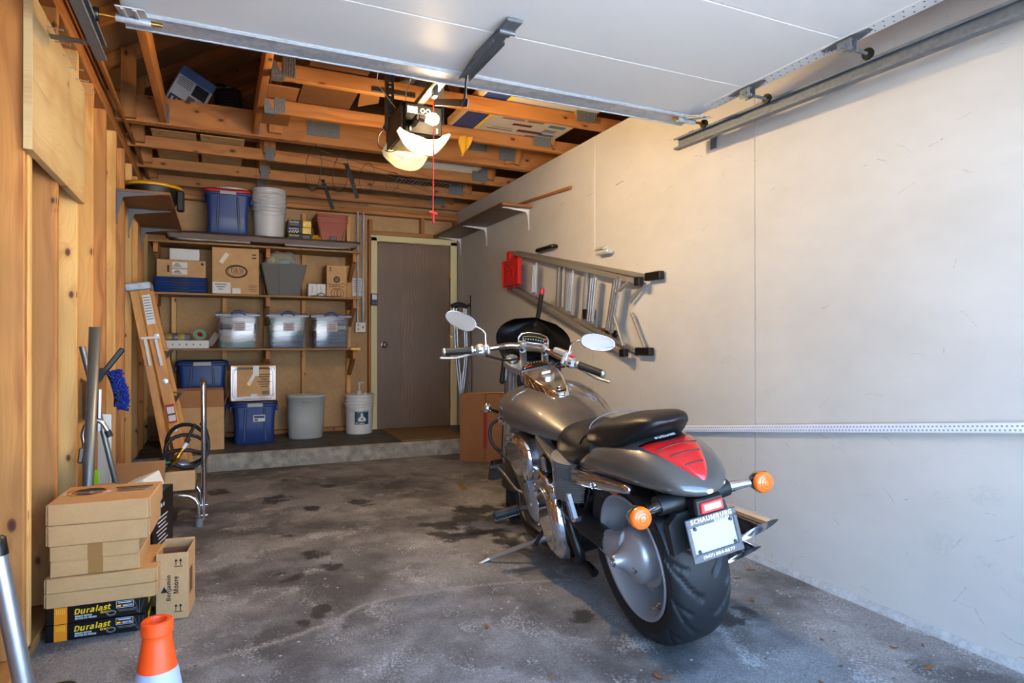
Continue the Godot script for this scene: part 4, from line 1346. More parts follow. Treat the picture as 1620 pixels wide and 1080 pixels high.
	for x in [1.325, 1.383]:
		b = MB.new()
		b.tube([Vector3(0, 0, 0), Vector3(0, 1.15, 0)], 0.0095, 12)
		for y in [0.02, 0.55, 1.1]: b.tube([Vector3(0, y - 0.01, 0), Vector3(0, y + 0.01, 0)], 0.0125, 12)
		var cd := put(b, "conduit", M.galvanised)
		cd.position = Vector3(x, 1.316, ZB + 0.012)
		tag(cd, "steel conduit pipe rising from the outlet box, %s of the pair" % ("left" if x < 1.35 else "right"), "conduit")
	var nt := thing("paper_notice", "white paper notice stapled to the back wall behind the conduits", "notice", Vector3(1.345, 1.69, ZB - 0.089))
	patch(nt, "paper_sheet", 0.11, 0.19, face(Vector3(0, 0, 0.001), Vector3.RIGHT, Vector3.BACK), M.paper)
	for q in 7: patch(nt, "text_line", 0.08 - 0.012 * (q % 3), 0.006, face(Vector3(-0.004, 0.07 - 0.02 * q, 0.002), Vector3.RIGHT, Vector3.BACK), M.grey_print)

# ---------------------------------------------------------------- containers
func rrect(w: float, d: float, r: float, y: float, n := 4) -> Array:
	var o := []
	for k in 4:
		var cx: float = (w / 2 - r) * (1 if k == 0 or k == 3 else -1)
		var cz: float = (d / 2 - r) * (-1 if k < 2 else 1)
		for i in n + 1:
			var a := PI / 2 * (k + float(i) / n)
			o.append(Vector3(cx + cos(a) * r, y, cz - sin(a) * r))
	return o

# a plain closed carton with top flaps and tape; size w, h, d; origin at the centre of its base
func carton(label: String, w: float, h: float, d: float, at: Vector3, turn: float, m: Material, tape := true, group := "", cat := "box", called := "carton") -> Node3D:
	var t := thing(called, label, cat, at, turn, group)
	var b := MB.new()
	b.box(Vector3(0, h / 2, 0), Vector3(w, h, d), 0.003)
	put(b, "box_body", m, t)
	for s in [-1.0, 1.0]:
		b = MB.new()
		b.box(Vector3(0, h + 0.0015, s * d / 4), Vector3(w - 0.006, 0.003, d / 2 - 0.004), 0.001)
		put(b, "top_flap", m, t)
	if tape:
		b = MB.new()
		b.box(Vector3(0, h + 0.0033, 0), Vector3(w, 0.0008, 0.05))
		b.box(Vector3(0, h - 0.03, d / 2 + 0.0006), Vector3(0.05, 0.06, 0.0008)) if d > w else b.box(Vector3(w / 2 + 0.0006, h - 0.03, 0), Vector3(0.0008, 0.06, 0.05))
		put(b, "packing_tape", M.packing_tape, t)
	return t

# a flat mailer: tray with a lid whose side tucks show
func mailer(label: String, w: float, h: float, d: float, at: Vector3, turn: float, group := "") -> Node3D:
	var t := thing("mailer_box", label, "box", at, turn, group)
	var b := MB.new()
	b.box(Vector3(0, h / 2 - 0.001, 0), Vector3(w - 0.006, h - 0.004, d - 0.004), 0.002)
	put(b, "tray", M.card, t)
	b = MB.new()
	b.box(Vector3(0, h - 0.002, 0), Vector3(w, 0.004, d), 0.0015)
	b.box(Vector3(0, h / 2, d / 2), Vector3(w - 0.012, h - 0.002, 0.004), 0.0015)
	put(b, "lid", M.card_pale, t)
	for s in [-1.0, 1.0]:
		b = MB.new()
		b.box(Vector3(s * w / 2, h / 2, 0), Vector3(0.006, h * 0.94, d * 0.97), 0.002)
		put(b, "side_tuck", M.card, t)
	return t

func tote(called: String, label: String, w: float, h: float, d: float, at: Vector3, turn: float, lid: Material, group := "", sticker := false, bodym: Material = null) -> Node3D:
	var t := thing(called, label, "storage tote", at, turn, group)
	var bm: Material = M.blue_tote if bodym == null else bodym
	var b := MB.new()
	var hb := h * 0.87
	var k := 0.86
	b.loft([rrect(w * k - 0.02, d * k - 0.02, 0.03, 0), rrect(w * k, d * k, 0.035, 0.012), rrect(w * lerpf(k, 1, 0.5) - 0.03, d * lerpf(k, 1, 0.5) - 0.03, 0.04, hb * 0.5), rrect(w - 0.035, d - 0.035, 0.045, hb)])
	put(b, "tub", bm, t)
	b = MB.new()
	b.loft([rrect(w - 0.012, d - 0.012, 0.05, hb - 0.004), rrect(w + 0.004, d + 0.004, 0.05, hb + 0.002), rrect(w + 0.004, d + 0.004, 0.05, hb + 0.014), rrect(w - 0.01, d - 0.01, 0.05, hb + 0.018)])
	put(b, "rim", bm, t)
	b = MB.new()
	b.loft([rrect(w - 0.015, d - 0.015, 0.05, hb + 0.018), rrect(w, d, 0.05, hb + 0.022), rrect(w, d, 0.05, hb + 0.036), rrect(w - 0.02, d - 0.02, 0.05, h - 0.006), rrect(w - 0.05, d - 0.05, 0.05, h), rrect(w - 0.08, d - 0.08, 0.05, h - 0.008)])
	put(b, "lid", lid, t)
	# slanted ribs down the front and back
	for z in [-1.0, 1.0]:
		for s in [-1.0, 1.0]:
			b = MB.new()
			b.bar(Vector3(s * w * 0.235, 0.02, z * (d * k / 2 - 0.006)), Vector3(s * w * 0.195, hb - 0.02, z * (d / 2 - 0.021)), 0.022, 0.012, Vector3.RIGHT, 0.004)
			put(b, "rib", M.blue_lid if bodym == null else bm, t)
	b = MB.new()
	b.box(Vector3(0, hb + 0.012, d / 2 + 0.004), Vector3(w * 0.34, 0.034, 0.014), 0.004)
	put(b, "latch", M.latch_grey, t)
	for s in [-1.0, 1.0]:
		b = MB.new()
		b.box(Vector3(s * (w / 2 + 0.002), hb - 0.03, 0), Vector3(0.022, 0.05, d * 0.3), 0.006)
		put(b, "side_handle", bm, t)
	if sticker:
		var f := face(Vector3(0.035, hb * 0.68, d * lerpf(k, 1, 0.68) / 2 - 0.008), Vector3.RIGHT, Vector3(0, -0.12, 1))
		patch(t, "sticker", 0.1, 0.06, f, M.paper)
		patch(t, "sticker_print", 0.088, 0.022, f * Transform3D(Basis(), Vector3(0, 0.012, 0.001)), M.blue_print)
		patch(t, "sticker_print", 0.03, 0.016, f * Transform3D(Basis(), Vector3(-0.025, -0.014, 0.001)), M.red_brown)
	return t

func bucket(label: String, at: Vector3, rb: float, rt: float, h: float, called := "plastic_bucket", group := "") -> Node3D:
	var t := thing(called, label, "bucket", at, rng.randf() * 0.3, group)
	var b := MB.new()
	var pr := [Vector2(0, 0.004), Vector2(rb - 0.012, 0.004), Vector2(rb - 0.008, 0), Vector2(rb, 0.006)]
	var top := func(f: float) -> float: return lerpf(rb, rt, f)
	pr.append(Vector2(top.call(0.68), h * 0.68))
	for f in [0.70, 0.78, 0.86, 0.94]:
		pr += [Vector2(top.call(f), h * f), Vector2(top.call(f) + 0.007, h * f + 0.002), Vector2(top.call(f) + 0.007, h * f + 0.006), Vector2(top.call(f) + 0.001, h * f + 0.009)]
	pr += [Vector2(rt + 0.001, h - 0.006), Vector2(rt + 0.006, h - 0.004), Vector2(rt + 0.006, h), Vector2(rt - 0.002, h), Vector2(rt - 0.003, h - 0.01), Vector2(rb - 0.003, 0.01), Vector2(0, 0.009)]
	b.lathe(pr, 36)
	put(b, "bucket_shell", M.white_plastic, t)
	for s in [-1.0, 1.0]:
		b = MB.new()
		b.lathe([Vector2(0.014, 0), Vector2(0.014, 0.006), Vector2(0.007, 0.01), Vector2(0, 0.011)], 12, Transform3D(Basis(Vector3.FORWARD, s * PI / 2), Vector3(s * top.call(0.8), h * 0.8, 0)))
		put(b, "handle_lug", M.white_plastic, t)
	b = MB.new()
	var hp := []
	for i in 15:
		var a := PI * i / 14.0
		hp.append(Vector3(cos(a) * (rt + 0.008), h * 0.8 - 0.14 * sin(a) * 0.55, sin(a) * (rt + 0.006)))
	b.tube(hp, 0.0022, 6)
	put(b, "wire_handle", M.aluminium, t)
	return t

# heaps of folded cloth inside a clear tote
func cloth_heap(label: String, w: float, d: float, h: float, at: Vector3, cols: Array, seed_: int, group: String):
	var t := thing("folded_linens", label, "linens", at, 0.0, group)
	var r := RandomNumberGenerator.new()
	r.seed = seed_
	var y := 0.0
	var n := cols.size()
	for k in n:
		var hh := h / n
		var b := MB.new()
		var nz := noise(seed_ + k, 9.0, 2)
		var rings := []
		for i in 7:
			var f := i / 6.0
			var e := sin(clampf(f, 0.02, 0.98) * PI)
			var ring := rrect(w * (0.90 + 0.09 * pow(e, 0.4)) - 0.02, d * (0.88 + 0.1 * pow(e, 0.4)) - 0.02, 0.03, y + hh * f, 7)
			for j in ring.size():
				var p: Vector3 = ring[j]
				var q := nz.get_noise_3d(p.x * 3, p.y * 3, p.z * 3)
				ring[j] = Vector3(p.x * (1 + q * 0.05), p.y + q * 0.05 * (1.0 if i > 1 else 0.0) * e, p.z * (1 + q * 0.05))
			rings.append(ring)
		b.loft(rings)
		put(b, "folded_cloth", cols[k], t)
		y += hh * 0.93

func clear_tote(label: String, w: float, h: float, d: float, at: Vector3, group: String):
	var t := thing("clear_tote", label, "storage tote", at, 0.0, group)
	var b := MB.new()
	var hb := h * 0.90
	b.loft([rrect(w * 0.86, d * 0.86, 0.03, 0.002), rrect(w * 0.87, d * 0.87, 0.035, 0.012), rrect(w - 0.03, d - 0.03, 0.04, hb)], true, false)
	put(b, "clear_tub", M.clear_plastic, t)
	b = MB.new()
	for s in [-1.0, 1.0]:
		b.box(Vector3(0, hb, s * (d / 2 - 0.008)), Vector3(w, 0.018, 0.014), 0.004)
		b.box(Vector3(s * (w / 2 - 0.008), hb, 0), Vector3(0.014, 0.018, d), 0.004)
	put(b, "rim", M.tote_rim, t)
	b = MB.new()
	b.loft([rrect(w - 0.01, d - 0.01, 0.03, hb + 0.01), rrect(w - 0.01, d - 0.01, 0.03, hb + 0.024), rrect(w - 0.04, d - 0.04, 0.03, hb + 0.03)])
	put(b, "clear_lid", M.clear_plastic, t)
	b = MB.new()
	var hp := []
	for i in 9: hp.append(Vector3((i / 4.0 - 1.0) * w * 0.165, hb + 0.006 + 0.03 * sin(PI * i / 8.0), d / 2 + 0.004))
	b.tube(hp, 0.011, 8, true, false, Vector3.BACK, 1.0, 0.8)
	put(b, "lid_handle", M.blue_tote, t)
	var f := face(Vector3(0.01, h * 0.6, d * 0.46), Vector3.RIGHT, Vector3(0, -0.1, 1))
	patch(t, "sticker", 0.1, 0.085, f, M.sticker_clear)
	for k in 4: patch(t, "sticker_print", 0.08 - 0.02 * (k % 2), 0.008, f * Transform3D(Basis(), Vector3(0, 0.025 - 0.017 * k, 0.001)), M.red_faint if k % 2 == 0 else M.grey_print)

# ---------------------------------------------------------------- the shelves along the back wall
func build_back_shelves():
	var names := ["top", "second", "lowest"]
	var ys := [2.003, 1.547, 1.052]
	for k in 3:
		var t := thing("storage_shelf", "%s plywood shelf on wooden brackets along the back wall" % ["top", "middle", "lowest"][k], "shelf", Vector3(0.365, ys[k], ZB + 0.19), 0.0)
		var b := MB.new()
		b.uo = Vector2(k * 0.7, 0.2 * k)
		b.box(Vector3(0, -0.009, 0), Vector3(1.83, 0.018, 0.37), 0.0015)
		put(b, "shelf_board", M.shelf_board, t)
		for x in [-0.86, 0.065, 0.868]:
			b = MB.new()
			b.box(Vector3(x, -0.062, -0.02), Vector3(0.038, 0.085, 0.33), 0.002)
			put(b, "bracket_arm", M.joist, t)
			b = MB.new()
			b.bar(Vector3(x + 0.002, -0.1, 0.06), Vector3(x + 0.002, -0.26, -0.165), 0.036, 0.05, Vector3.RIGHT, 0.002)
			put(b, "bracket_brace", M.shelf_edge, t)
	# a folded table stored flat on the top shelf
	var ft := thing("folding_table", "brown folding table top stored flat on the top back shelf", "table", Vector3(0.42, 2.004, ZB + 0.23))
	var b := MB.new()
	b.loft([rrect(1.62, 0.40, 0.04, 0.022), rrect(1.66, 0.44, 0.05, 0.055), rrect(1.67, 0.45, 0.05, 0.062)])
	put(b, "table_apron", M.table_beige, ft)
	b = MB.new()
	b.loft([rrect(1.68, 0.46, 0.05, 0.062), rrect(1.7, 0.47, 0.05, 0.066), rrect(1.7, 0.47, 0.05, 0.074), rrect(1.69, 0.46, 0.05, 0.078)])
	put(b, "table_top", M.table_brown, ft)
	for s in [-1.0, 1.0]:
		b = MB.new()
		b.tube(curve([Vector3(s * 0.75, 0.014, -0.18), Vector3(s * 0.75, 0.013, 0.17), Vector3(s * 0.55, 0.013, 0.19), Vector3(s * 0.15, 0.013, 0.19)], 5), 0.012, 10)
		put(b, "folded_leg", M.aluminium_dull, ft)
	var yt := 2.083
	var zf := ZB + 0.37
	tote("storage_tote", "blue tote with a red lid on the top shelf", 0.40, 0.425, 0.36, Vector3(0.087, yt, zf - 0.17), 0.0, M.red_lid)
	var ld := thing("bucket_lid", "round white bucket lid resting on the red tote lid", "lid", Vector3(0.12, yt + 0.426, zf - 0.2))
	b = MB.new()
	b.lathe([Vector2(0.13, 0.0), Vector2(0.158, 0.0), Vector2(0.16, 0.02), Vector2(0.152, 0.024), Vector2(0.145, 0.016), Vector2(0, 0.016)], 36)
	put(b, "lid_disc", M.white_plastic, ld)
	for k in 4:
		bucket("white bucket in the nested stack on the top shelf, %s" % ["lowest", "second from bottom", "third from bottom", "topmost"][k], Vector3(0.448, yt + 0.036 * k + 0.0005, zf - 0.15), 0.131, 0.146, 0.36, "plastic_bucket", "nested white buckets")
	# brake pad boxes
	for k in 3:
		var pb := thing("brake_pad_box", "small black and yellow brake pad box, %s of the stack" % ["bottom", "middle", "top"][k], "box", Vector3(0.712, yt + 0.064 * k, zf - 0.12 + 0.003 * k), [0.04, -0.03, 0.02][k], "brake pad boxes on the top shelf")
		b = MB.new()
		b.box(Vector3(0, 0.031, 0), Vector3(0.215, 0.061, 0.13), 0.002)
		put(b, "box_body", M.black_print, pb)
		if k > 0:
			patch(pb, "yellow_panel", 0.075, 0.058, face(Vector3(0.068, 0.031, 0.0652), Vector3.RIGHT, Vector3.BACK), M.yellow_print)
			b = MB.new()
			b.tube(curve([Vector3(0.035, 0.022, 0.0665), Vector3(0.065, 0.036, 0.0665), Vector3(0.1, 0.03, 0.0665)], 5), 0.006, 6)
			put(b, "printed_picture", M.white_print, pb)
		letters(pb, "Duralast", 0.085, 0.018, face(Vector3(-0.05, 0.046, 0.0656), Vector3.RIGHT, Vector3.BACK), M.yellow_print if k == 0 else M.white_print, "Droid Sans", true, 0.0005)
		if k == 1:
			for i in 8:
				for j in 2:
					if (i + j) % 2 == 0: patch(pb, "check_print", 0.011, 0.011, face(Vector3(-0.09 + 0.0115 * i, 0.012 + 0.0115 * j, 0.0653), Vector3.RIGHT, Vector3.BACK), M.white_print)
		elif k == 0:
			patch(pb, "text_panel", 0.06, 0.03, face(Vector3(0.06, 0.035, 0.0653), Vector3.RIGHT, Vector3.BACK), M.grey_print)
			patch(pb, "red_panel", 0.065, 0.01, face(Vector3(0.06, 0.01, 0.0653), Vector3.RIGHT, Vector3.BACK), M.red_print)
		else:
			for j in 2: patch(pb, "text_line", 0.08, 0.006, face(Vector3(-0.05, 0.026 - 0.011 * j, 0.0653), Vector3.RIGHT, Vector3.BACK), M.grey_print)
	# planters
	for k in 3:
		var pl := thing("planter", "terracotta plastic window planter on the top shelf, %s of the nested stack" % ["bottom", "middle", "top"][k], "planter", Vector3(1.015, yt + 0.0005 + 0.03 * k, zf - 0.19), 0.0, "nested terracotta planters")
		b = MB.new()
		var w0 := 0.19
		b.loft([rrect(w0, 0.28, 0.02, 0.0), rrect(w0 + 0.06, 0.33, 0.02, 0.125), rrect(w0 + 0.072, 0.342, 0.02, 0.128), rrect(w0 + 0.09, 0.36, 0.02, 0.19), rrect(w0 + 0.11, 0.38, 0.02, 0.192), rrect(w0 + 0.11, 0.38, 0.02, 0.206), rrect(w0 + 0.094, 0.364, 0.02, 0.206), rrect(w0 + 0.086, 0.356, 0.02, 0.19), rrect(w0 - 0.006, 0.274, 0.018, 0.008)], true, false)
		put(b, "planter_shell", M.terracotta, pl)
		if k == 0:
			b = MB.new()
			b.box(Vector3(0.01, 0.03, 0.152), Vector3(0.07, 0.05, 0.012), 0.004, Basis(Vector3.RIGHT, 0.2))
			put(b, "overflow_plug", M.frame_black, pl)
	var yb := thing("yellow_bag", "crumpled yellow pouch between the brake pad boxes and planters", "pouch", Vector3(0.865, yt, zf - 0.12))
	b = MB.new()
	var nz := noise(8, 14.0, 2)
	var rings := []
	for i in 6:
		var e := sin(PI * clampf(0.12 + i / 5.5, 0.0, 0.97))
		var ring := rrect(0.085 * (0.6 + 0.4 * e), 0.13 * (0.6 + 0.4 * e), 0.02, 0.013 * i, 4)
		for j in ring.size(): ring[j] += Vector3(1, 0.5, 1) * nz.get_noise_3d(ring[j].x * 5, i, ring[j].z * 5) * 0.02 * (1 if i > 0 else 0)
		rings.append(ring)
	b.loft(rings)
	put(b, "pouch", M.yellow, yb)
	# ---- middle shelf
	var y2 := 1.548
	for k in 6:
		var tr := thing("stacking_tray", "blue stacking tray under the labelled carton, %s of six" % ["bottom", "second from bottom", "third from bottom", "fourth from bottom", "fifth from bottom", "topmost"][k], "tray", Vector3(-0.30, y2 + 0.023 * k, zf - 0.16), 0.0, "blue stacking trays")
		b = MB.new()
		b.loft([rrect(0.41, 0.29, 0.025, 0.0), rrect(0.425, 0.305, 0.025, 0.016), rrect(0.435, 0.315, 0.025, 0.018), rrect(0.435, 0.315, 0.025, 0.0222)])
		put(b, "tray_body", M.blue_tote, tr)
		b = MB.new()
		b.box(Vector3(0, 0.011, 0.155), Vector3(0.14, 0.009, 0.008), 0.002)
		put(b, "front_slot", M.blue_dark, tr)
	var c1 := carton("brown shipping carton with two white labels, on the blue trays", 0.39, 0.148, 0.26, Vector3(-0.292, y2 + 0.1385, zf - 0.15), 0.02, M.card, false)
	for q in [[-0.015, 0.105, 0.12, 0.05], [-0.015, 0.045, 0.12, 0.045]]:
		patch(c1, "shipping_label", q[2], q[3], face(Vector3(q[0], q[1], 0.131), Vector3.RIGHT, Vector3.BACK), M.paper)
		for j in 3: patch(c1, "label_print", 0.03 + 0.02 * j, 0.007, face(Vector3(q[0] - 0.02, q[1] + 0.012 - 0.012 * j, 0.1318), Vector3.RIGHT, Vector3.BACK), M.grey_print)
	patch(c1, "barcode", 0.018, 0.06, face(Vector3(-0.105, 0.07, 0.131), Vector3.RIGHT, Vector3.BACK), M.brown_print)
	b = MB.new()
	b.lathe([Vector2(0.012, 0), Vector2(0.012, 0.0008), Vector2(0, 0.0008)], 14, Transform3D(Basis(Vector3.RIGHT, PI / 2), Vector3(0.165, 0.12, 0.1305)))
	put(b, "printed_dot", M.brown_print, c1)
	carton("small white carton on top of the labelled brown carton", 0.24, 0.1, 0.2, Vector3(-0.268, y2 + 0.292, zf - 0.17), 0.0, M.paper, false)
	var dw := carton("large brown carton with an oval D&W mark on the middle shelf", 0.395, 0.418, 0.30, Vector3(0.152, y2, zf - 0.16), 0.0, M.card, false)
	b = MB.new()
	for e in [[0.088, 0.055, 0.0055, -0.002], [0.077, 0.046, 0.0025, 0.0]]:
		var pts := []
		for i in 32: pts.append(Vector3(0.012 + e[3] * 3 + cos(TAU * i / 32) * e[0], 0.208 + e[3] + sin(TAU * i / 32) * e[1], 0.1508))
		b.tube(pts, e[2], 4, false, true, Vector3.BACK, 1.0, 0.12)
	put(b, "printed_oval", M.brown_print, dw)
	letters(dw, "D&W", 0.115, 0.042, face(Vector3(0.016, 0.216, 0.151), Vector3.RIGHT, Vector3.BACK), M.brown_print, "Droid Serif", false)
	letters(dw, "Fine Pack", 0.085, 0.013, face(Vector3(0.016, 0.186, 0.151), Vector3.RIGHT, Vector3.BACK), M.brown_print, "Droid Serif", true)
	patch(dw, "yellow_tag", 0.04, 0.1, face(Vector3(-0.095, 0.325, 0.1512), Vector3(0.8, 0.58, 0).rotated(Vector3.BACK, -1.2), Vector3.BACK), M.yellow_print)
	patch(dw, "white_tag", 0.034, 0.1, face(Vector3(-0.1, 0.322, 0.1518), Vector3(0.8, 0.58, 0).rotated(Vector3.BACK, -1.2), Vector3.BACK), M.paper)
	patch(dw, "shipping_label", 0.15, 0.1, face(Vector3(-0.118, 0.055, 0.1512), Vector3.RIGHT, Vector3.BACK), M.paper)
	for j in 3: patch(dw, "label_print", 0.1 - 0.03 * j, 0.008, face(Vector3(-0.125, 0.085 - 0.022 * j, 0.152), Vector3.RIGHT, Vector3.BACK), M.grey_print)
	patch(dw, "small_label", 0.07, 0.05, face(Vector3(0.005, 0.03, 0.1512), Vector3.RIGHT, Vector3.BACK), M.paper)
	for j in 2: patch(dw, "arrow_print", 0.035, 0.01, face(Vector3(0.155, 0.365 - 0.03 * j, 0.1512), Vector3.RIGHT, Vector3.BACK), M.brown_print)
	for j in 4: patch(dw, "text_line", 0.08 - 0.02 * (j % 2), 0.004, face(Vector3(0.145, 0.08 - 0.016 * j, 0.1512), Vector3.RIGHT, Vector3.BACK), M.brown_print)
	# grey fabric bin with dried flowers in a clear bag
	var gb := thing("fabric_bin", "grey fabric bin, wider at the top, on the middle shelf", "bin", Vector3(0.572, y2, zf - 0.15))
	b = MB.new()
	b.loft([rrect(0.285, 0.24, 0.012, 0.0, 2), rrect(0.345, 0.27, 0.012, 0.15, 2), rrect(0.405, 0.30, 0.012, 0.285, 2), rrect(0.405, 0.30, 0.012, 0.298, 2), rrect(0.39, 0.285, 0.012, 0.298, 2), rrect(0.375, 0.27, 0.012, 0.25, 2), rrect(0.28, 0.235, 0.012, 0.02, 2)])
	put(b, "fabric_body", M.grey_cloth, gb)
	b = MB.new()
	b.bar(Vector3(-0.045, 0.005, 0.123), Vector3(-0.05, 0.295, 0.152), 0.004, 0.004, Vector3.RIGHT, 0.001)
	put(b, "seam", M.grey_seam, gb)
	b = MB.new()
	b.tube(curve([Vector3(-0.19, 0.21, -0.02), Vector3(-0.205, 0.19, 0.0), Vector3(-0.19, 0.17, 0.02)], 4), 0.006, 6)
	put(b, "side_grip", M.grey_cloth, gb)
	var bq := thing("dried_bouquet", "pale dried flowers in the grey fabric bin, wrapped in clear plastic", "flowers", Vector3(0.56, y2 + 0.25, zf - 0.15))
	for k in 7:
		b = MB.new()
		var c := Vector3([-0.10, -0.06, -0.12, 0.0, 0.06, 0.1, -0.03][k], [0.09, 0.12, 0.05, 0.07, 0.06, 0.04, 0.05][k], [0.06, 0.03, 0.08, 0.07, 0.03, 0.06, 0.09][k])
		for q in 6:
			var a := TAU * q / 6.0
			b.ball(c + Vector3(cos(a) * 0.02, sin(a) * 0.016, 0.004 * (q % 2)), Vector3(0.02, 0.016, 0.012), 5, Basis(Vector3.BACK, a))
		b.ball(c + Vector3(0, 0, 0.01), Vector3(0.014, 0.014, 0.012), 5)
		put(b, "flower_head", M.flower_pale if k % 2 == 0 else M.flower_green, bq)
	b = MB.new()
	b.sheet([[Vector3(-0.05, 0.02, 0.1), Vector3(0.05, 0.03, 0.12), Vector3(0.13, 0.02, 0.1)], [Vector3(-0.04, 0.07, 0.11), Vector3(0.05, 0.09, 0.1), Vector3(0.12, 0.05, 0.09)], [Vector3(-0.02, 0.085, 0.08), Vector3(0.06, 0.1, 0.06), Vector3(0.11, 0.06, 0.06)]], true)
	put(b, "pale_leaf", M.flower_blue, bq)
	b = MB.new()
	rings = []
	for i in 7:
		var f := i / 6.0
		var e := pow(cos(f * PI * 0.46), 0.5)
		var ring := rrect(0.33 * e + 0.02, 0.22 * e + 0.02, 0.05 * e + 0.008, 0.0 + 0.165 * f, 6)
		for j in ring.size(): ring[j] += Vector3(1, 1, 1) * nz.get_noise_3d(ring[j].x * 6, ring[j].y * 6, ring[j].z * 6) * 0.02
		rings.append(ring)
	b.loft(rings, false, true)
	put(b, "clear_wrap", M.bag_clear, bq)
	# two small white boxes, dark cord, distilled water carton
	for k in 2:
		var sb := carton("small white box with red print on the middle shelf, %s of a pair" % ["left", "right"][k], 0.08, 0.122, 0.09, Vector3(0.833 + 0.084 * k, y2, zf - 0.1), [0.02, -0.03][k], M.paper, false, "small white boxes on the middle shelf")
		for j in 5: patch(sb, "red_text", 0.012, 0.005, face(Vector3(-0.006 + 0.004 * (j % 2), 0.095 - 0.013 * j, 0.0456), Vector3.RIGHT, Vector3.BACK), M.red_print)
	var wc := carton("brown distilled water carton at the right end of the middle shelf", 0.19, 0.305, 0.25, Vector3(1.055, y2, zf - 0.14), 0.0, M.card, false)
	b = MB.new()
	b.lathe([Vector2(0.032, 0), Vector2(0.032, 0.0008), Vector2(0, 0.0008)], 24, Transform3D(Basis(Vector3.RIGHT, PI / 2), Vector3(0.0, 0.17, 0.1252)))
	put(b, "printed_disc", M.brown_print, wc)
	for j in 3: patch(wc, "disc_text", 0.03, 0.007, face(Vector3(0, 0.182 - 0.012 * j, 0.1264), Vector3.RIGHT, Vector3.BACK), M.card_brown)
	b = MB.new()
	b.tube(curve([Vector3(-0.08, 0.128, 0.1258), Vector3(-0.03, 0.118, 0.1258), Vector3(0.03, 0.123, 0.1258), Vector3(0.055, 0.135, 0.1258), Vector3(0.085, 0.12, 0.1258)], 5), 0.0028, 5, true, false, Vector3.BACK, 1, 0.2)
	put(b, "printed_wave", M.brown_print, wc)
	letters(wc, "distilled water", 0.145, 0.014, face(Vector3(0, 0.103, 0.1256), Vector3.RIGHT, Vector3.BACK), M.brown_print)
	for k in 3:
		b = MB.new()
		var jx := -0.02 + 0.026 * k
		b.tube(curve([Vector3(jx - 0.025, 0.012, 0.1258), Vector3(jx - 0.03, 0.05, 0.1258), Vector3(jx - 0.012, 0.078, 0.1258), Vector3(jx + 0.012, 0.078, 0.1258), Vector3(jx + 0.03, 0.05, 0.1258), Vector3(jx + 0.025, 0.012, 0.1258)], 4, true), 0.0025, 5, false, true, Vector3.BACK, 1, 0.2)
		put(b, "printed_jug", M.brown_print, wc)
	for j in 2: patch(wc, "printed_mark", 0.014, 0.015, face(Vector3(-0.06, 0.28 - 0.022 * j, 0.1256), Vector3.RIGHT, Vector3.BACK), M.brown_print)
	var cr := MB.new()
	cr.tube(curve([Vector3(-0.11, 0.005, 0.02), Vector3(-0.06, 0.006, 0.035), Vector3(-0.03, 0.03, 0.02), Vector3(0.01, 0.032, 0.015), Vector3(0.03, 0.008, 0.03), Vector3(0.05, 0.03, 0.02), Vector3(0.09, 0.03, 0.02), Vector3(0.115, 0.006, 0.03), Vector3(0.0, 0.005, 0.045), Vector3(-0.09, 0.005, 0.04)], 5), 0.004, 6)
	var cro := put(cr, "coiled_cord", M.navy_black)
	cro.position = Vector3(0.92, y2, zf - 0.05)
	tag(cro, "thin dark cord lying coiled in front of the small white boxes", "cord")
	# ---- lowest shelf
	var y3 := 1.053
	var wt := thing("paper_tray", "long shallow white carton tray at the left end of the lowest shelf", "tray", Vector3(-0.27, y3, zf - 0.12))
	b = MB.new()
	b.box(Vector3(0, 0.002, 0), Vector3(0.38, 0.004, 0.2))
	put(b, "tray_floor", M.paper, wt)
	for a in [[Vector3(0, 0.035, 0.1), Vector3(0.4, 0.07, 0.004)], [Vector3(0, 0.035, -0.1), Vector3(0.4, 0.07, 0.004)], [Vector3(-0.195, 0.035, 0), Vector3(0.004, 0.07, 0.2)], [Vector3(0.195, 0.035, 0), Vector3(0.004, 0.07, 0.2)]]:
		b = MB.new()
		b.box(a[0], a[1], 0.001)
		put(b, "tray_side", M.paper, wt)
	for k in 5: patch(wt, "printed_mark", 0.012, 0.014, face(Vector3(-0.09 + 0.055 * k, 0.035, 0.1022), Vector3.RIGHT, Vector3.BACK), M.grey_print)
	b = MB.new()
	b.prism([Vector2(0, 0), Vector2(0.04, 0.0), Vector2(0.11, 0.1), Vector2(0.06, 0.13), Vector2(0.01, 0.06)], 0.004, Transform3D(Basis(Vector3.UP, 0.4), Vector3(0.19, 0.02, 0.07)))
	put(b, "loose_flap", M.grey_bag, wt)
	var rl := thing("wrapped_roll", "plastic wrapped roll with grey and yellow bands lying in the white tray", "roll", Vector3(-0.345, y3 + 0.095, zf - 0.12))
	for k in 5:
		b = MB.new()
		var x0 := -0.13 + 0.052 * k
		b.tube([Vector3(x0, 0, 0), Vector3(x0 + 0.008, 0, 0), Vector3(x0 + 0.044, 0, 0), Vector3(x0 + 0.052, 0, 0)], [0.04, 0.043, 0.043, 0.04] if k < 4 else [0.04, 0.042, 0.03, 0.012], 14)
		put(b, "wrapped_band", [M.wrap_grey, M.wrap_yellow][k % 2], rl)
	var tp := thing("tape_roll", "roll of green masking tape with a red core, standing in the white tray", "tape", Vector3(-0.145, y3 + 0.124, zf - 0.06))
	b = MB.new()
	var tx := Transform3D(Basis(Vector3.RIGHT, PI / 2), Vector3(0, 0, -0.025))
	b.lathe([Vector2(0.026, 0), Vector2(0.052, 0), Vector2(0.054, 0.004), Vector2(0.054, 0.046), Vector2(0.052, 0.05), Vector2(0.026, 0.05), Vector2(0.026, 0)], 28, tx)
	put(b, "tape_ring", M.sage, tp)
	b = MB.new()
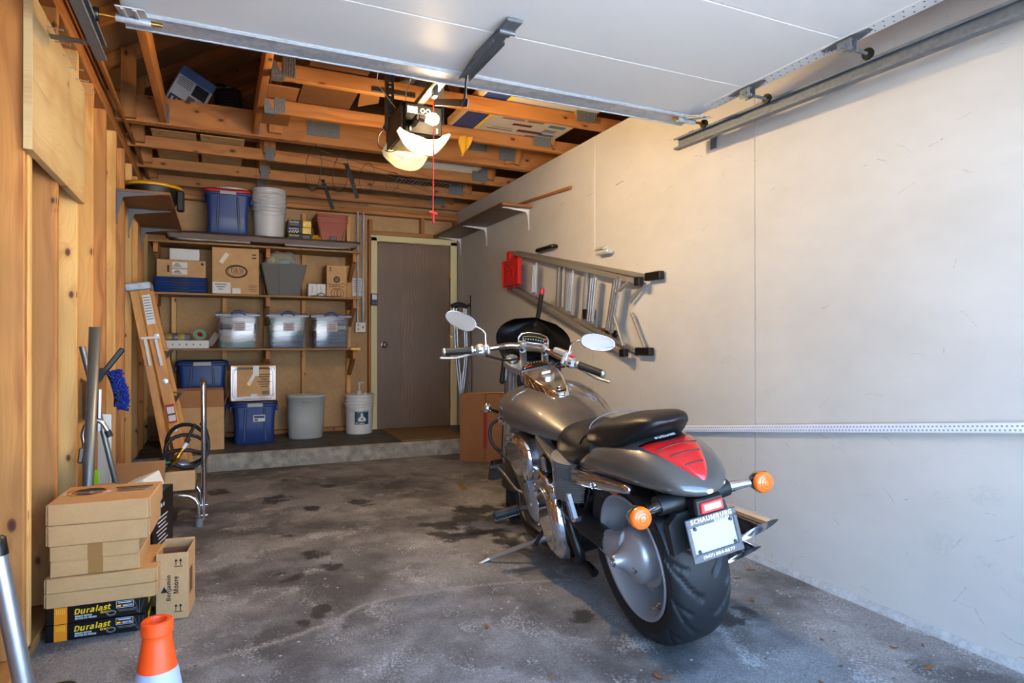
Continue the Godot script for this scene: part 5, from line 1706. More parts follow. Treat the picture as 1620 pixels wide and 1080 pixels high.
	b.ball(Vector3(0, 0.003, 0.0), Vector3(0.017, 0.017, 0.02), 8)
	put(b, "red_core", M.red, tp)
	b = MB.new()
	b.lathe([Vector2(0.0, 0.0), Vector2(0.026, 0.0), Vector2(0.026, 0.03)], 24, tx)
	put(b, "inner_core", M.card, tp)
	var gp := "clear totes on the lowest shelf"
	var cm := [[M.cloth_green, M.cloth_pale, M.cloth_white, M.cloth_plum, M.cloth_pale], [M.cloth_navy, M.cloth_navy2, M.cloth_teal, M.cloth_pale, M.cloth_green], [M.cloth_plum, M.cloth_navy2, M.cloth_navy, M.cloth_pale, M.cloth_plum]]
	for k in 3:
		var x: float = [0.172, 0.602, 1.0][k]
		clear_tote("clear tote with a blue lid handle, %s on the lowest shelf" % ["left of three", "middle of three", "right of three"][k], 0.385, 0.335, 0.33, Vector3(x, y3, zf - 0.15), gp)
		cloth_heap("folded linens packed in the %s clear tote" % ["left", "middle", "right"][k], 0.33, 0.275, 0.285, Vector3(x, y3 + 0.004, zf - 0.15), cm[k], 70 + k * 9, "linens in the clear totes")
	var yt3 := MB.new()
	yt3.box(Vector3.ZERO, Vector3(0.09, 0.021, 0.003), 0.001)
	var ytp := put(yt3, "yellow_tape", M.yellow_print)
	ytp.position = Vector3(1.235, 1.043, ZB + 0.377)
	tag(ytp, "strip of yellow tape on the front corner of the lowest shelf", "tape")
	# ---- on the landing
	tote("storage_tote", "blue tote behind the open carton on the landing", 0.43, 0.34, 0.33, Vector3(-0.124, 0.605, ZB + 0.2), 0.0, M.blue_lid)
	tote("storage_tote", "blue tote hidden below the upper one, behind the open carton", 0.43, 0.41, 0.33, Vector3(-0.122, LEDGE + 0.0015, ZB + 0.2), 0.0, M.blue_lid)
	tote("storage_tote", "blue tote with a paper sticker, under the taped carton", 0.39, 0.385, 0.36, Vector3(0.307, LEDGE + 0.0015, -6.37), 0.0, M.blue_lid, "", true)
	var tc := carton("taped brown carton printed with dark corners, on the stickered blue tote", 0.375, 0.315, 0.32, Vector3(0.295, LEDGE + 0.388, -6.37), 0.0, M.card, false)
	b = MB.new()
	for e in [[0.158, 0.125, 0.009]]:
		var pts := []
		for p in rrect(e[0] * 2 + 0.02, e[1] * 2 + 0.02, 0.04, 0.0, 5): pts.append(Vector3(p.x, 0.155 - p.z, 0.1608))
		b.tube(pts, e[2], 4, false, true, Vector3.BACK, 1.0, 0.1)
	put(b, "printed_frame", M.grey_print, tc)
	for s in [-1.0, 1.0]: patch(tc, "clear_tape", 0.05, 0.3, face(Vector3(s * 0.162, 0.158, 0.1614), Vector3.RIGHT, Vector3.BACK), M.tape_clear)
	patch(tc, "clear_tape", 0.37, 0.035, face(Vector3(0, 0.022, 0.1612), Vector3.RIGHT, Vector3.BACK), M.tape_clear)
	patch(tc, "clear_tape", 0.05, 0.09, face(Vector3(0.02, 0.268, 0.1612), Vector3.RIGHT, Vector3.BACK), M.tape_white)
	patch(tc, "yellow_tag", 0.03, 0.1, face(Vector3(-0.02, 0.185, 0.162), Vector3.RIGHT.rotated(Vector3.BACK, -0.5), Vector3.BACK), M.yellow_print)
	patch(tc, "white_tag", 0.028, 0.085, face(Vector3(-0.014, 0.196, 0.1626), Vector3.RIGHT.rotated(Vector3.BACK, -0.5), Vector3.BACK), M.paper)
	patch(tc, "small_label", 0.055, 0.04, face(Vector3(0.005, 0.04, 0.162), Vector3.RIGHT, Vector3.BACK), M.tape_white)
	for j in 6: patch(tc, "text_line", 0.12 - 0.03 * (j % 3), 0.007, face(Vector3(0.09, 0.235 - 0.022 * j, 0.161), Vector3.RIGHT, Vector3.BACK), M.brown_print)
	patch(tc, "barcode", 0.06, 0.032, face(Vector3(0.1, 0.07, 0.161), Vector3.RIGHT, Vector3.BACK), M.grey_print)
	b = MB.new()
	b.box(Vector3(-0.03, 0.325, 0.02), Vector3(0.3, 0.004, 0.1), 0.001, Basis(Vector3(0, 0, 1), 0.06))
	put(b, "raised_flap", M.card_brown, tc)
	# the open carton
	var oc := thing("open_carton", "tall open brown carton in front of the blue totes at the ladder", "box", Vector3(-0.145, LEDGE + 0.0015, -6.16))
	b = MB.new()
	b.box(Vector3(0, 0.003, 0), Vector3(0.39, 0.006, 0.3))
	put(b, "carton_bottom", M.card, oc)
	for a in [[Vector3(0, 0.18, 0.15), Vector3(0.395, 0.36, 0.006)], [Vector3(0, 0.18, -0.15), Vector3(0.395, 0.36, 0.006)], [Vector3(-0.195, 0.18, 0), Vector3(0.006, 0.36, 0.3)], [Vector3(0.195, 0.18, 0), Vector3(0.006, 0.36, 0.3)]]:
		b = MB.new()
		b.box(a[0], a[1], 0.0015)
		put(b, "carton_side", M.card, oc)
	for a in [[Vector3(0, 0.43, 0.142), Vector3(0.39, 0.145, 0.005), Basis(Vector3.RIGHT, -0.1)], [Vector3(0, 0.435, -0.142), Vector3(0.385, 0.145, 0.005), Basis(Vector3.RIGHT, 0.06)], [Vector3(0.212, 0.42, 0.0), Vector3(0.005, 0.145, 0.29), Basis(Vector3.BACK, -0.28)], [Vector3(-0.2, 0.42, 0.0), Vector3(0.005, 0.145, 0.29), Basis(Vector3.BACK, 0.08)]]:
		b = MB.new()
		b.box(a[0], a[1], 0.0015, a[2])
		put(b, "carton_flap", M.card_brown, oc)
	# oval grey bin
	var ov := thing("oval_bin", "grey oval plastic tub between the blue tote and pump bucket", "bin", Vector3(0.77, LEDGE + 0.0015, -6.42))
	b = MB.new()
	var orings := []
	for q in [[0.15, 0.11, 0.0], [0.157, 0.117, 0.008], [0.166, 0.124, 0.2], [0.174, 0.131, 0.385], [0.182, 0.139, 0.388], [0.182, 0.139, 0.412], [0.172, 0.129, 0.412], [0.168, 0.125, 0.38], [0.15, 0.112, 0.02]]:
		var ring := []
		for i in 40: ring.append(Vector3(cos(TAU * i / 40) * q[0], q[2], -sin(TAU * i / 40) * q[1]))
		orings.append(ring)
	b.loft(orings)
	put(b, "tub", M.white_dirty, ov)
	b = MB.new()
	b.tube([Vector3(-0.045, 0.355, 0.125), Vector3(-0.045, 0.355, 0.14), Vector3(0.045, 0.355, 0.14), Vector3(0.045, 0.355, 0.125)], 0.008, 8)
	put(b, "grip", M.white_dirty, ov)
	# soap bucket with a pump
	var pbk := bucket("white bucket with a dispensing pump and a blue picture label, beside the door", Vector3(1.298, LEDGE + 0.0015, -6.52), 0.128, 0.139, 0.375, "pump_bucket")
	pbk.rotation.y = 0.0
	b = MB.new()
	b.lathe([Vector2(0.14, 0.372), Vector2(0.152, 0.374), Vector2(0.152, 0.392), Vector2(0.14, 0.396), Vector2(0.13, 0.388), Vector2(0, 0.388)], 36)
	put(b, "bucket_lid", M.white_plastic, pbk)
	b = MB.new()
	b.lathe([Vector2(0.03, 0.388), Vector2(0.03, 0.402), Vector2(0.022, 0.404), Vector2(0.022, 0.425), Vector2(0.01, 0.428), Vector2(0.0075, 0.43), Vector2(0.0075, 0.5), Vector2(0.016, 0.503), Vector2(0.016, 0.512), Vector2(0, 0.514)], 16)
	b.tube([Vector3(0, 0.505, 0), Vector3(0.03, 0.507, 0.004), Vector3(0.052, 0.5, 0.008)], [0.009, 0.007, 0.005], 8)
	b.box(Vector3(0.05, 0.396, 0.03), Vector3(0.04, 0.022, 0.03), 0.004)
	put(b, "pump", M.white_plastic, pbk)
	b = MB.new()
	var lr := []
	for r in 2:
		var row := []
		for j in 9:
			var a := PI / 2 + 0.52 - 1.04 * j / 8.0
			row.append(Vector3(cos(a) * 0.1345, 0.10 + 0.135 * r, sin(a) * 0.1345))
		lr.append(row)
	b.sheet(lr)
	put(b, "picture_label", M.label_teal, pbk)
	b = MB.new()
	b.ball(Vector3(0, 0.155, 0.132), Vector3(0.03, 0.03, 0.006), 7)
	b.ball(Vector3(-0.024, 0.147, 0.131), Vector3(0.018, 0.02, 0.005), 6)
	b.ball(Vector3(0.024, 0.147, 0.131), Vector3(0.018, 0.02, 0.005), 6)
	b.ball(Vector3(0, 0.195, 0.132), Vector3(0.015, 0.022, 0.004), 6)
	put(b, "label_picture", M.paper, pbk)
	b = MB.new()
	b.ball(Vector3(0.0, 0.155, 0.1375), Vector3(0.008, 0.01, 0.003), 5)
	put(b, "label_mark", M.brown_print, pbk)
	patch(pbk, "label_text", 0.02, 0.012, face(Vector3(-0.05, 0.115, 0.1275), Vector3.RIGHT, Vector3(-0.35, 0, 1)), M.paper)
	patch(pbk, "label_text", 0.05, 0.008, face(Vector3(0.0, 0.112, 0.1362), Vector3.RIGHT, Vector3.BACK), M.paper)
	# doormat
	b = MB.new()
	var mrows := []
	for i in 2: mrows.append(0)
	b.prism([Vector2(1.55, 6.61), Vector2(2.2, 6.62), Vector2(2.16, 5.80), Vector2(1.545, 5.80)], 0.008, Transform3D(Basis(Vector3.RIGHT, -PI / 2), Vector3.ZERO))
	var dm := put(b, "doormat", M.doormat)
	dm.position = Vector3(0, LEDGE + 0.006, 0)
	tag(dm, "worn tan doormat on the landing in front of the brown door", "doormat")

# ---------------------------------------------------------------- along the left wall
func build_left_things():
	# boxes piled by the post: two printed rotor boxes, then plain mailers
	var dirx := Vector3(0.3111, 0, 0.018).normalized()
	var back := Vector3(dirx.z, 0, -dirx.x)
	var ang := -atan2(0.018, 0.3111)
	var p0 := Vector3(-0.5566, 0, -2.7767)
	var pos := func(u: float, v: float, y: float) -> Vector3: return p0 + dirx * u + back * v + Vector3(0, y, 0)
	for k in 2:
		var t := thing("rotor_box", "flat black and orange printed brake rotor box, %s of the box pile" % ["bottom", "second from bottom"][k], "box", pos.call(0.1565, 0.155, 0.0285 + 0.0615 * k), ang + [0.0, 0.006][k], "brake rotor boxes")
		var b := MB.new()
		b.box(Vector3(0, 0.03, 0), Vector3(0.313, 0.06, 0.31), 0.002)
		put(b, "box_body", M.black_gloss, t)
		var fz := 0.1552
		patch(t, "orange_panel", 0.04, 0.059, face(Vector3(-0.111, 0.03, fz), Vector3.RIGHT, Vector3.BACK), M.orange_print)
		for j in 5: patch(t, "text_line", 0.002, 0.018, face(Vector3(-0.124 + 0.006 * j, 0.045, fz + 0.0006), Vector3.RIGHT, Vector3.BACK), M.yellow_print)
		letters(t, "Duralast", 0.112, 0.022, face(Vector3(-0.012, 0.041, fz), Vector3(1, 0.04, 0), Vector3.BACK) * Transform3D(Basis(Vector3(1, 0, 0), Vector3(0.22, 1, 0), Vector3(0, 0, 1)), Vector3.ZERO), M.yellow_print, "Droid Sans", true, 0.0008)
		letters(t, "Gold", 0.034, 0.009, face(Vector3(0.028, 0.025, fz), Vector3.RIGHT, Vector3.BACK), M.yellow_print)
		letters(t, "BRAKE ROTOR", 0.052, 0.006, face(Vector3(-0.041, 0.021, fz), Vector3.RIGHT, Vector3.BACK), M.white_print)
		letters(t, "ROTOR DE FRENO", 0.066, 0.006, face(Vector3(-0.034, 0.0125, fz), Vector3.RIGHT, Vector3.BACK), M.white_print)
		b = MB.new()
		var ring := []
		for i in 18: ring.append(Vector3(0.045 + 0.013 * cos(TAU * i / 18), 0.017 + 0.008 * sin(TAU * i / 18), fz + 0.0006))
		b.tube(ring, 0.0035, 4, false, true, Vector3.BACK, 1.0, 0.2)
		put(b, "printed_rotor", M.grey_print, t)
		patch(t, "badge_edge", 0.056, 0.024, face(Vector3(0.089, 0.044, fz), Vector3.RIGHT, Vector3.BACK), M.white_print)
		patch(t, "badge_field", 0.053, 0.021, face(Vector3(0.089, 0.044, fz + 0.0005), Vector3.RIGHT, Vector3.BACK), M.black_gloss)
		patch(t, "badge_stripe", 0.012, 0.006, face(Vector3(0.07, 0.0395, fz + 0.001), Vector3(1, 0.1, 0), Vector3.BACK), M.yellow_print)
		patch(t, "badge_stripe", 0.008, 0.006, face(Vector3(0.08, 0.0395, fz + 0.001), Vector3(1, 0.1, 0), Vector3.BACK), M.red_print)
		letters(t, "NASCAR", 0.03, 0.007, face(Vector3(0.098, 0.0395, fz + 0.001), Vector3.RIGHT, Vector3.BACK), M.white_print)
		patch(t, "text_line", 0.042, 0.003, face(Vector3(0.089, 0.05, fz + 0.001), Vector3.RIGHT, Vector3.BACK), M.white_print)
		for j in 2: patch(t, "text_line", 0.06 - 0.01 * j, 0.002, face(Vector3(0.095, 0.025 - 0.005 * j, fz), Vector3.RIGHT, Vector3.BACK), M.grey_print)
		for j in 4: patch(t, "line_art", 0.001, 0.05, face(Vector3(0.118 + 0.009 * j, 0.03, fz), Vector3(1, 0.6 - 0.3 * j, 0), Vector3.BACK), M.grey_print)
		patch(t, "yellow_side_print", 0.06, 0.03, face(Vector3(0.1568, 0.03, 0.06), Vector3.FORWARD, Vector3.RIGHT), M.yellow_print)
	mailer("flat brown mailer box directly on the rotor boxes", 0.352, 0.0525, 0.32, pos.call(0.1745, 0.15, 0.1525), ang)
	mailer("flat brown mailer box under the taped pair, second mailer from below", 0.352, 0.0525, 0.32, pos.call(0.1745, 0.15, 0.2055), ang + 0.004)
	for k in 2:
		var t := carton("small plain carton with a tape strip mid-pile, %s of the pair" % ["lower", "upper"][k], 0.281, 0.0555, 0.27, pos.call(0.152, 0.135, 0.259 + 0.0565 * k), ang + [0.01, -0.004][k], M.card_pale, false, "taped cartons in the pile")
		patch(t, "packing_tape", 0.047, 0.054, face(Vector3(0.0, 0.028, 0.1352), Vector3.RIGHT, Vector3.BACK), M.packing_tape)
	mailer("deep brown mailer box second from the top of the pile", 0.32, 0.0735, 0.31, pos.call(0.163, 0.145, 0.3725), ang + 0.008)
	var top := mailer("topmost mailer box of the pile, orange ring printed on its lid", 0.324, 0.075, 0.315, pos.call(0.166, 0.148, 0.4465), ang - 0.004)
	var b := MB.new()
	var ring := []
	for i in 28: ring.append(Vector3(-0.075 + 0.062 * cos(TAU * i / 28), 0.0755, -0.04 + 0.075 * sin(TAU * i / 28)))
	b.tube(ring, 0.009, 4, false, true, Vector3.UP, 1.0, 0.06)
	put(b, "printed_ring", M.orange_print, top)
	b = MB.new()
	b.lathe([Vector2(0.055, 0), Vector2(0.055, 0.0006), Vector2(0, 0.0006)], 24, Transform3D(Basis.from_scale(Vector3(1, 1, 1.2)), Vector3(-0.075, 0.0752, -0.04)))
	put(b, "printed_disc", M.brown_print, top)
	for k in 3: patch(top, "printed_letters", 0.13 - 0.02 * k, 0.022, face(Vector3(0.075, 0.0754, -0.08 + 0.035 * k), Vector3.RIGHT, Vector3.UP), M.brown_print)
	b = MB.new()
	b.box(Vector3(0.0, 0.0757, -0.02), Vector3(0.32, 0.0008, 0.05))
	put(b, "clear_tape", M.tape_clear, top)
	# black product box with a white inner, behind the pile
	var bb := thing("product_box", "black printed box with a white tray showing, leaning behind the box pile", "box", Vector3(-0.30, 0.032, -3.32))
	bb.rotation = Vector3(0, deg_to_rad(-12), 0)
	b = MB.new()
	b.box(Vector3(0, 0.20, 0), Vector3(0.16, 0.40, 0.3), 0.003)
	put(b, "box_body", M.black_gloss, bb)
	b = MB.new()
	b.box(Vector3(-0.015, 0.42, -0.02), Vector3(0.11, 0.07, 0.22), 0.003, Basis(Vector3.BACK, 0.35))
	put(b, "white_tray", M.paper, bb)
	for k in 4: patch(bb, "printed_icon", 0.016, 0.016, face(Vector3(0.0806, 0.34, 0.10 - 0.035 * k), Vector3.FORWARD, Vector3.RIGHT), M.white_print)
	for k in 9: patch(bb, "text_line", 0.16 - 0.03 * (k % 3), 0.005, face(Vector3(0.0806, 0.29 - 0.018 * k, 0.02), Vector3.FORWARD, Vector3.RIGHT), M.white_print)
	patch(bb, "blue_print", 0.05, 0.012, face(Vector3(0.05, 0.12, 0.1505), Vector3.RIGHT, Vector3.BACK), M.sky_print)
	# Benjamin Moore carton, standing open
	var bm := thing("paint_carton", "tall narrow open brown paint carton standing beside the rotor boxes", "box", Vector3(-0.149, 0.029, -2.90))
	bm.rotation.y = deg_to_rad(-7)
	b = MB.new()
	b.box(Vector3(0, 0.003, 0), Vector3(0.108, 0.006, 0.165))
	put(b, "carton_bottom", M.card, bm)
	for a in [[Vector3(0, 0.128, 0.0825), Vector3(0.111, 0.256, 0.004)], [Vector3(0, 0.134, -0.0825), Vector3(0.111, 0.268, 0.004)], [Vector3(-0.0545, 0.13, 0), Vector3(0.004, 0.26, 0.165)], [Vector3(0.0545, 0.13, 0), Vector3(0.004, 0.26, 0.165)]]:
		b = MB.new()
		b.box(a[0], a[1], 0.0015)
		put(b, "carton_side", M.card, bm)
	b = MB.new()
	b.box(Vector3(0, 0.2, -0.02), Vector3(0.1, 0.1, 0.004), 0.001)
	put(b, "inner_flap", M.card_dark, bm)
	var side := face(Vector3(-0.006, 0.12, 0.0848), Vector3.UP, Vector3.BACK)
	letters(bm, "Benjamin", 0.098, 0.021, side * Transform3D(Basis(), Vector3(0.002, 0.004, 0)), M.black_print)
	letters(bm, "Moore", 0.066, 0.018, side * Transform3D(Basis(), Vector3(0.012, -0.020, 0)), M.black_print)
	b = MB.new()
	b.prism([Vector2(-0.036, 0.105), Vector2(-0.012, 0.105), Vector2(-0.024, 0.128)], 0.0008, Transform3D(Basis(), Vector3(-0.003, 0, 0.085)))
	put(b, "printed_triangle", M.black_print, bm)
	for y in [0.04, 0.215]:
		b = MB.new()
		for x in [0.014, 0.03]:
			b.box(Vector3(x, y, 0.085), Vector3(0.0025, 0.018, 0.0006))
			b.prism([Vector2(x - 0.006, y + 0.008), Vector2(x + 0.006, y + 0.008), Vector2(x, y + 0.018)], 0.0008, Transform3D(Basis(), Vector3(0, 0, 0.085)))
		b.box(Vector3(0.022, y - 0.012, 0.085), Vector3(0.03, 0.0025, 0.0006))
		put(b, "up_arrows", M.black_print, bm)
	patch(bm, "side_print", 0.06, 0.1, face(Vector3(0.0567, 0.13, 0.02), Vector3.FORWARD, Vector3.RIGHT), M.card_dark)
	# chrome step stool with a tall handrail
	var so := Vector3(-0.25, 0.041, -4.32)
	var st := thing("step_stool", "chrome step stool with a tall handrail, carrying an open carton", "step stool", so)
	for z in [0.19, -0.17]:
		b = MB.new()
		b.tube(curve([Vector3(-0.17, 0.03, z), Vector3(-0.165, 0.13, z), Vector3(-0.12, 0.185, z), Vector3(0.0, 0.187, z), Vector3(0.10, 0.18, z), Vector3(0.147, 0.13, z), Vector3(0.155, 0.03, z)], 6), 0.0125, 12)
		put(b, "leg_frame", M.chrome, st)
		for x in [-0.17, 0.155]:
			b = MB.new()
			b.lathe([Vector2(0, 0), Vector2(0.021, 0), Vector2(0.021, 0.03), Vector2(0.017, 0.045), Vector2(0.013, 0.045)], 16, Transform3D(Basis(), Vector3(x, 0.0005, z)))
			put(b, "rubber_foot", M.rubber_grey, st)
	b = MB.new()
	b.box(Vector3(-0.01, 0.202, 0.01), Vector3(0.3, 0.012, 0.36), 0.005)
	put(b, "step_board", M.plastic_matt, st)
	b = MB.new()
	b.tube(curve([Vector3(0.178, 0.035, 0.175), Vector3(0.178, 0.4, 0.175), Vector3(0.175, 0.78, 0.175), Vector3(0.173, 0.825, 0.16), Vector3(0.173, 0.835, 0.12), Vector3(0.173, 0.8, -0.14), Vector3(0.175, 0.75, -0.155), Vector3(0.178, 0.3, -0.155), Vector3(0.178, 0.06, -0.155)], 6), 0.0135, 12)
	put(b, "handrail", M.chrome, st)
	b = MB.new()
	b.tube([Vector3(0.173, 0.837, 0.11), Vector3(0.173, 0.815, -0.08)], 0.018, 12)
	put(b, "grip", M.rubber, st)
	for y in [0.06, 0.12]:
		b = MB.new()
		b.tube([Vector3(0.14, y, 0.185), Vector3(0.2, y, 0.18)], 0.005, 8)
		put(b, "bolt", M.chrome_soft, st)
	# the carton on it, flap hanging towards the camera
	var sc := thing("open_carton", "low open brown carton on the step stool, its flap hanging out", "box", Vector3(-0.275, 0.041 + 0.2095, -4.31))
	b = MB.new()
	b.box(Vector3(0, 0.003, 0), Vector3(0.31, 0.006, 0.3))
	put(b, "carton_bottom", M.card, sc)
	for a in [[Vector3(0, 0.056, 0.15), Vector3(0.315, 0.112, 0.005)], [Vector3(0, 0.056, -0.15), Vector3(0.315, 0.112, 0.005)], [Vector3(-0.155, 0.056, 0), Vector3(0.005, 0.112, 0.3)], [Vector3(0.155, 0.056, 0), Vector3(0.005, 0.112, 0.3)]]:
		b = MB.new()
		b.box(a[0], a[1], 0.0015)
		put(b, "carton_side", M.card, sc)
	b = MB.new()
	b.box(Vector3(-0.115, 0.105, 0.215), Vector3(0.25, 0.17, 0.004), 0.001, Basis(Vector3.RIGHT, -0.25) * Basis(Vector3.UP, -0.12))
	put(b, "carton_flap", M.card_brown, sc)
	# air hose
	var ho := thing("air_hose", "coiled black rubber air hose with a brass fitting, in the stool's carton", "hose", Vector3(-0.21, 0.36, -4.25))
	b = MB.new()
	var pts := []
	for i in 60:
		var a := TAU * i / 19.0
		var rr := 0.12 + 0.02 * sin(i * 0.37)
		pts.append(Vector3(0.03 + cos(a) * rr * 0.95, 0.045 + 0.0021 * i + sin(a) * rr * (0.35 + 0.016 * i), 0.06 * sin(a * 0.5 + i * 0.06) - 0.02))
	for i in pts.size(): pts[i].y = maxf(pts[i].y, -0.03)
	b.tube(pts, 0.0115, 8)
	put(b, "hose", M.rubber, ho)
	b = MB.new()
	b.tube(curve([Vector3(-0.08, 0.0, 0.11), Vector3(-0.03, 0.04, 0.11), Vector3(0.02, 0.11, 0.11), Vector3(0.06, 0.2, 0.08), Vector3(0.09, 0.26, 0.03)], 6), 0.0095, 8)
	put(b, "hose_end", M.rubber, ho)
	b = MB.new()
	var q0 := Vector3(-0.02, 0.05, 0.12)
	var q1 := Vector3(0.05, 0.165, 0.11)
	b.tube([q0, q0.lerp(q1, 0.2), q0.lerp(q1, 0.21), q0.lerp(q1, 0.45), q0.lerp(q1, 0.46), q0.lerp(q1, 0.75)], [0.011, 0.011, 0.015, 0.015, 0.01, 0.01], 10)
	put(b, "brass_fitting", M.brass, ho)
	b = MB.new()
	b.tube([q0.lerp(q1, 0.75), q0.lerp(q1, 1.0)], 0.012, 10)
	put(b, "white_sleeve", M.white_plastic, ho)
	var gr := MB.new()
	gr.ball(Vector3.ZERO, Vector3(0.05, 0.028, 0.03), 8)
	gr.tube([Vector3(0.03, 0, 0), Vector3(0.08, 0.012, 0.01)], [0.018, 0.008], 8)
	var gro := put(gr, "hose_nozzle", M.green)
	gro.position = Vector3(-0.325, 0.40, -4.21)
	tag(gro, "green plastic hose nozzle lying in the carton on the chrome stool", "nozzle")
	var pw := MB.new()
	pw.ball(Vector3.ZERO, Vector3(0.06, 0.035, 0.05), 8)
	pw.box(Vector3(0.06, -0.01, 0.02), Vector3(0.07, 0.03, 0.04), 0.008)
	var pwo := put(pw, "air_chuck", M.aluminium)
	pwo.position = Vector3(-0.2, 0.375, -4.3)
	tag(pwo, "grey metal air tool lying under the coiled black hose", "air tool")
	# wooden stepladder, closed and leaning on the studs
	var wl := thing("wooden_stepladder", "closed wooden stepladder with metal top cap, leaning on the left studs", "ladder", Vector3(-0.27, 0.056, -5.5))
	var dz := [0.06, -0.2]
	var lean := Vector3(-0.252, 1.46, 0)
	for k in 2:
		for r in 2:
			b = MB.new()
			b.uo = Vector2(0.5 * k, 0.17 * r)
			var off: Vector3 = Vector3(0.062, 0, 0) if r == 0 else Vector3(-0.035, 0, 0)
			var topo: Vector3 = Vector3(0.022, 0, 0) if r == 0 else Vector3(-0.045, 0, 0)
			b.bar(off + Vector3(0.02 * k, 0, dz[k]), lean + topo + Vector3(0.012 * k, 0, dz[k] * 0.62), 0.078 if r == 0 else 0.055, 0.022, Vector3.RIGHT, 0.003)
			put(b, "front_rail" if r == 0 else "rear_rail", M.ladder_wood, wl)
	b = MB.new()
	b.box(lean + Vector3(-0.01, 0.0, -0.04), Vector3(0.165, 0.055, 0.25), 0.006, Basis(Vector3.BACK, 0.17))
	put(b, "top_cap", M.galvanised, wl)
	for k in 3:
		var f: float = [0.2, 0.45, 0.68][k]
		var c: Vector3 = lean * f + Vector3(0.06, 0, -0.05)
		b = MB.new()
		b.box(c, Vector3(0.09, 0.02, 0.2), 0.002)
		put(b, "step", M.ladder_wood, wl)
		b = MB.new()
		b.prism([Vector2(0, 0), Vector2(0.045, 0), Vector2(0, -0.07)], 0.03, Transform3D(Basis(), c + Vector3(0.03, 0.0, -0.06)))
		put(b, "step_brace", M.brown_print, wl)
		b = MB.new()
		b.lathe([Vector2(0.019, 0), Vector2(0.019, 0.003), Vector2(0.008, 0.004), Vector2(0.008, 0.009), Vector2(0, 0.01)], 16, Transform3D(Basis(Vector3.RIGHT, PI / 2), lean * (f + 0.07) + Vector3(0.047, 0, 0.071 - 0.012 * f)))
		put(b, "bolt", M.aluminium, wl)
	for k in 2:
		b = MB.new()
		b.bar(lean * 0.735 + Vector3(-0.03 + 0.07 * k, 0, 0.075), lean * 0.60 + Vector3(-0.03 + 0.075 * k, 0, 0.075), 0.02, 0.004, Vector3.RIGHT, 0.001)
		put(b, "spreader", M.white_plastic, wl)
	b = MB.new()
	b.bar(lean * 0.74 + Vector3(-0.055, 0, 0.078), lean * 0.745 + Vector3(0.07, 0, 0.078), 0.018, 0.004, Vector3.UP, 0.001)
	put(b, "spreader_link", M.white_plastic, wl)
	var up := lean.normalized()
	var f1 := face(lean * 0.885 + Vector3(0.03, 0, 0.066), Vector3(up.y, -up.x, 0), Vector3.BACK)
	patch(wl, "paper_label", 0.055, 0.22, f1, M.paper)
	for k in 9: patch(wl, "text_line", 0.045, 0.006, f1 * Transform3D(Basis(), Vector3(0, 0.09 - 0.02 * k, 0.001)), M.grey_print)
	var f2 := face(lean * 0.355 + Vector3(0.047, 0, 0.075), Vector3(up.y, -up.x, 0), Vector3.BACK)
	patch(wl, "red_label", 0.058, 0.14, f2, M.red_print)
	patch(wl, "label_field", 0.048, 0.05, f2 * Transform3D(Basis(), Vector3(0, 0.025, 0.001)), M.paper)
	patch(wl, "label_field", 0.048, 0.045, f2 * Transform3D(Basis(), Vector3(0, -0.035, 0.001)), M.paper)
	patch(wl, "label_band", 0.048, 0.012, f2 * Transform3D(Basis(), Vector3(0, -0.006, 0.0012)), M.black_print)
	build_tools()
	# traffic cone near the camera
	var co := thing("traffic_cone", "orange traffic cone with a white reflective band, in front of the boxes", "traffic cone", Vector3(-0.129, 0.017, -1.735))
	b = MB.new()
	b.box(Vector3(0, 0.012, 0), Vector3(0.27, 0.024, 0.27), 0.01)
	put(b, "base", M.cone_orange, co)
	b = MB.new()
	b.lathe([Vector2(0.102, 0.024), Vector2(0.095, 0.05), Vector2(0.052, 0.25), Vector2(0.051, 0.26), Vector2(0.0325, 0.382), Vector2(0.031, 0.392), Vector2(0.032, 0.396), Vector2(0.0345, 0.398), Vector2(0.0345, 0.424), Vector2(0.031, 0.428), Vector2(0.022, 0.428), Vector2(0.02, 0.422), Vector2(0.02, 0.38), Vector2(0.09, 0.03)], 36)
	put(b, "cone_body", M.cone_orange, co)
	b = MB.new()
	b.lathe([Vector2(0.0612, 0.212), Vector2(0.0626, 0.2125), Vector2(0.0442, 0.316), Vector2(0.043, 0.3155)], 36)
	put(b, "reflective_band", M.cone_band, co)
	# silver pole with a black cap, and the rubber wedge at its foot
	var sp := thing("metal_pole", "thick silver pole with a black top cap, leaning at the left edge", "pole", Vector3(-0.395, 0.0185, -1.95))
	b = MB.new()
	b.tube([Vector3(0, 0.004, 0), Vector3(-0.094, 0.565, 0)], 0.0215, 20)
	put(b, "tube", M.aluminium, sp)
	b = MB.new()
	b.tube([Vector3(-0.0935, 0.562, 0), Vector3(-0.099, 0.6, 0), Vector3(-0.101, 0.605, 0)], [0.024, 0.024, 0.018], 20)
	put(b, "cap", M.plastic_black, sp)
	b = MB.new()
	b.lathe([Vector2(0.05, 0), Vector2(0.05, 0.012), Vector2(0.042, 0.024), Vector2(0.02, 0.032), Vector2(0, 0.034)], 24, Transform3D(), 50.0)
	var ru := put(b, "rubber_stop", M.plastic_matt)
	ru.position = Vector3(-0.435, 0.0235, -2.36)
	tag(ru, "black domed rubber stop on the floor by the silver pole", "doorstop")

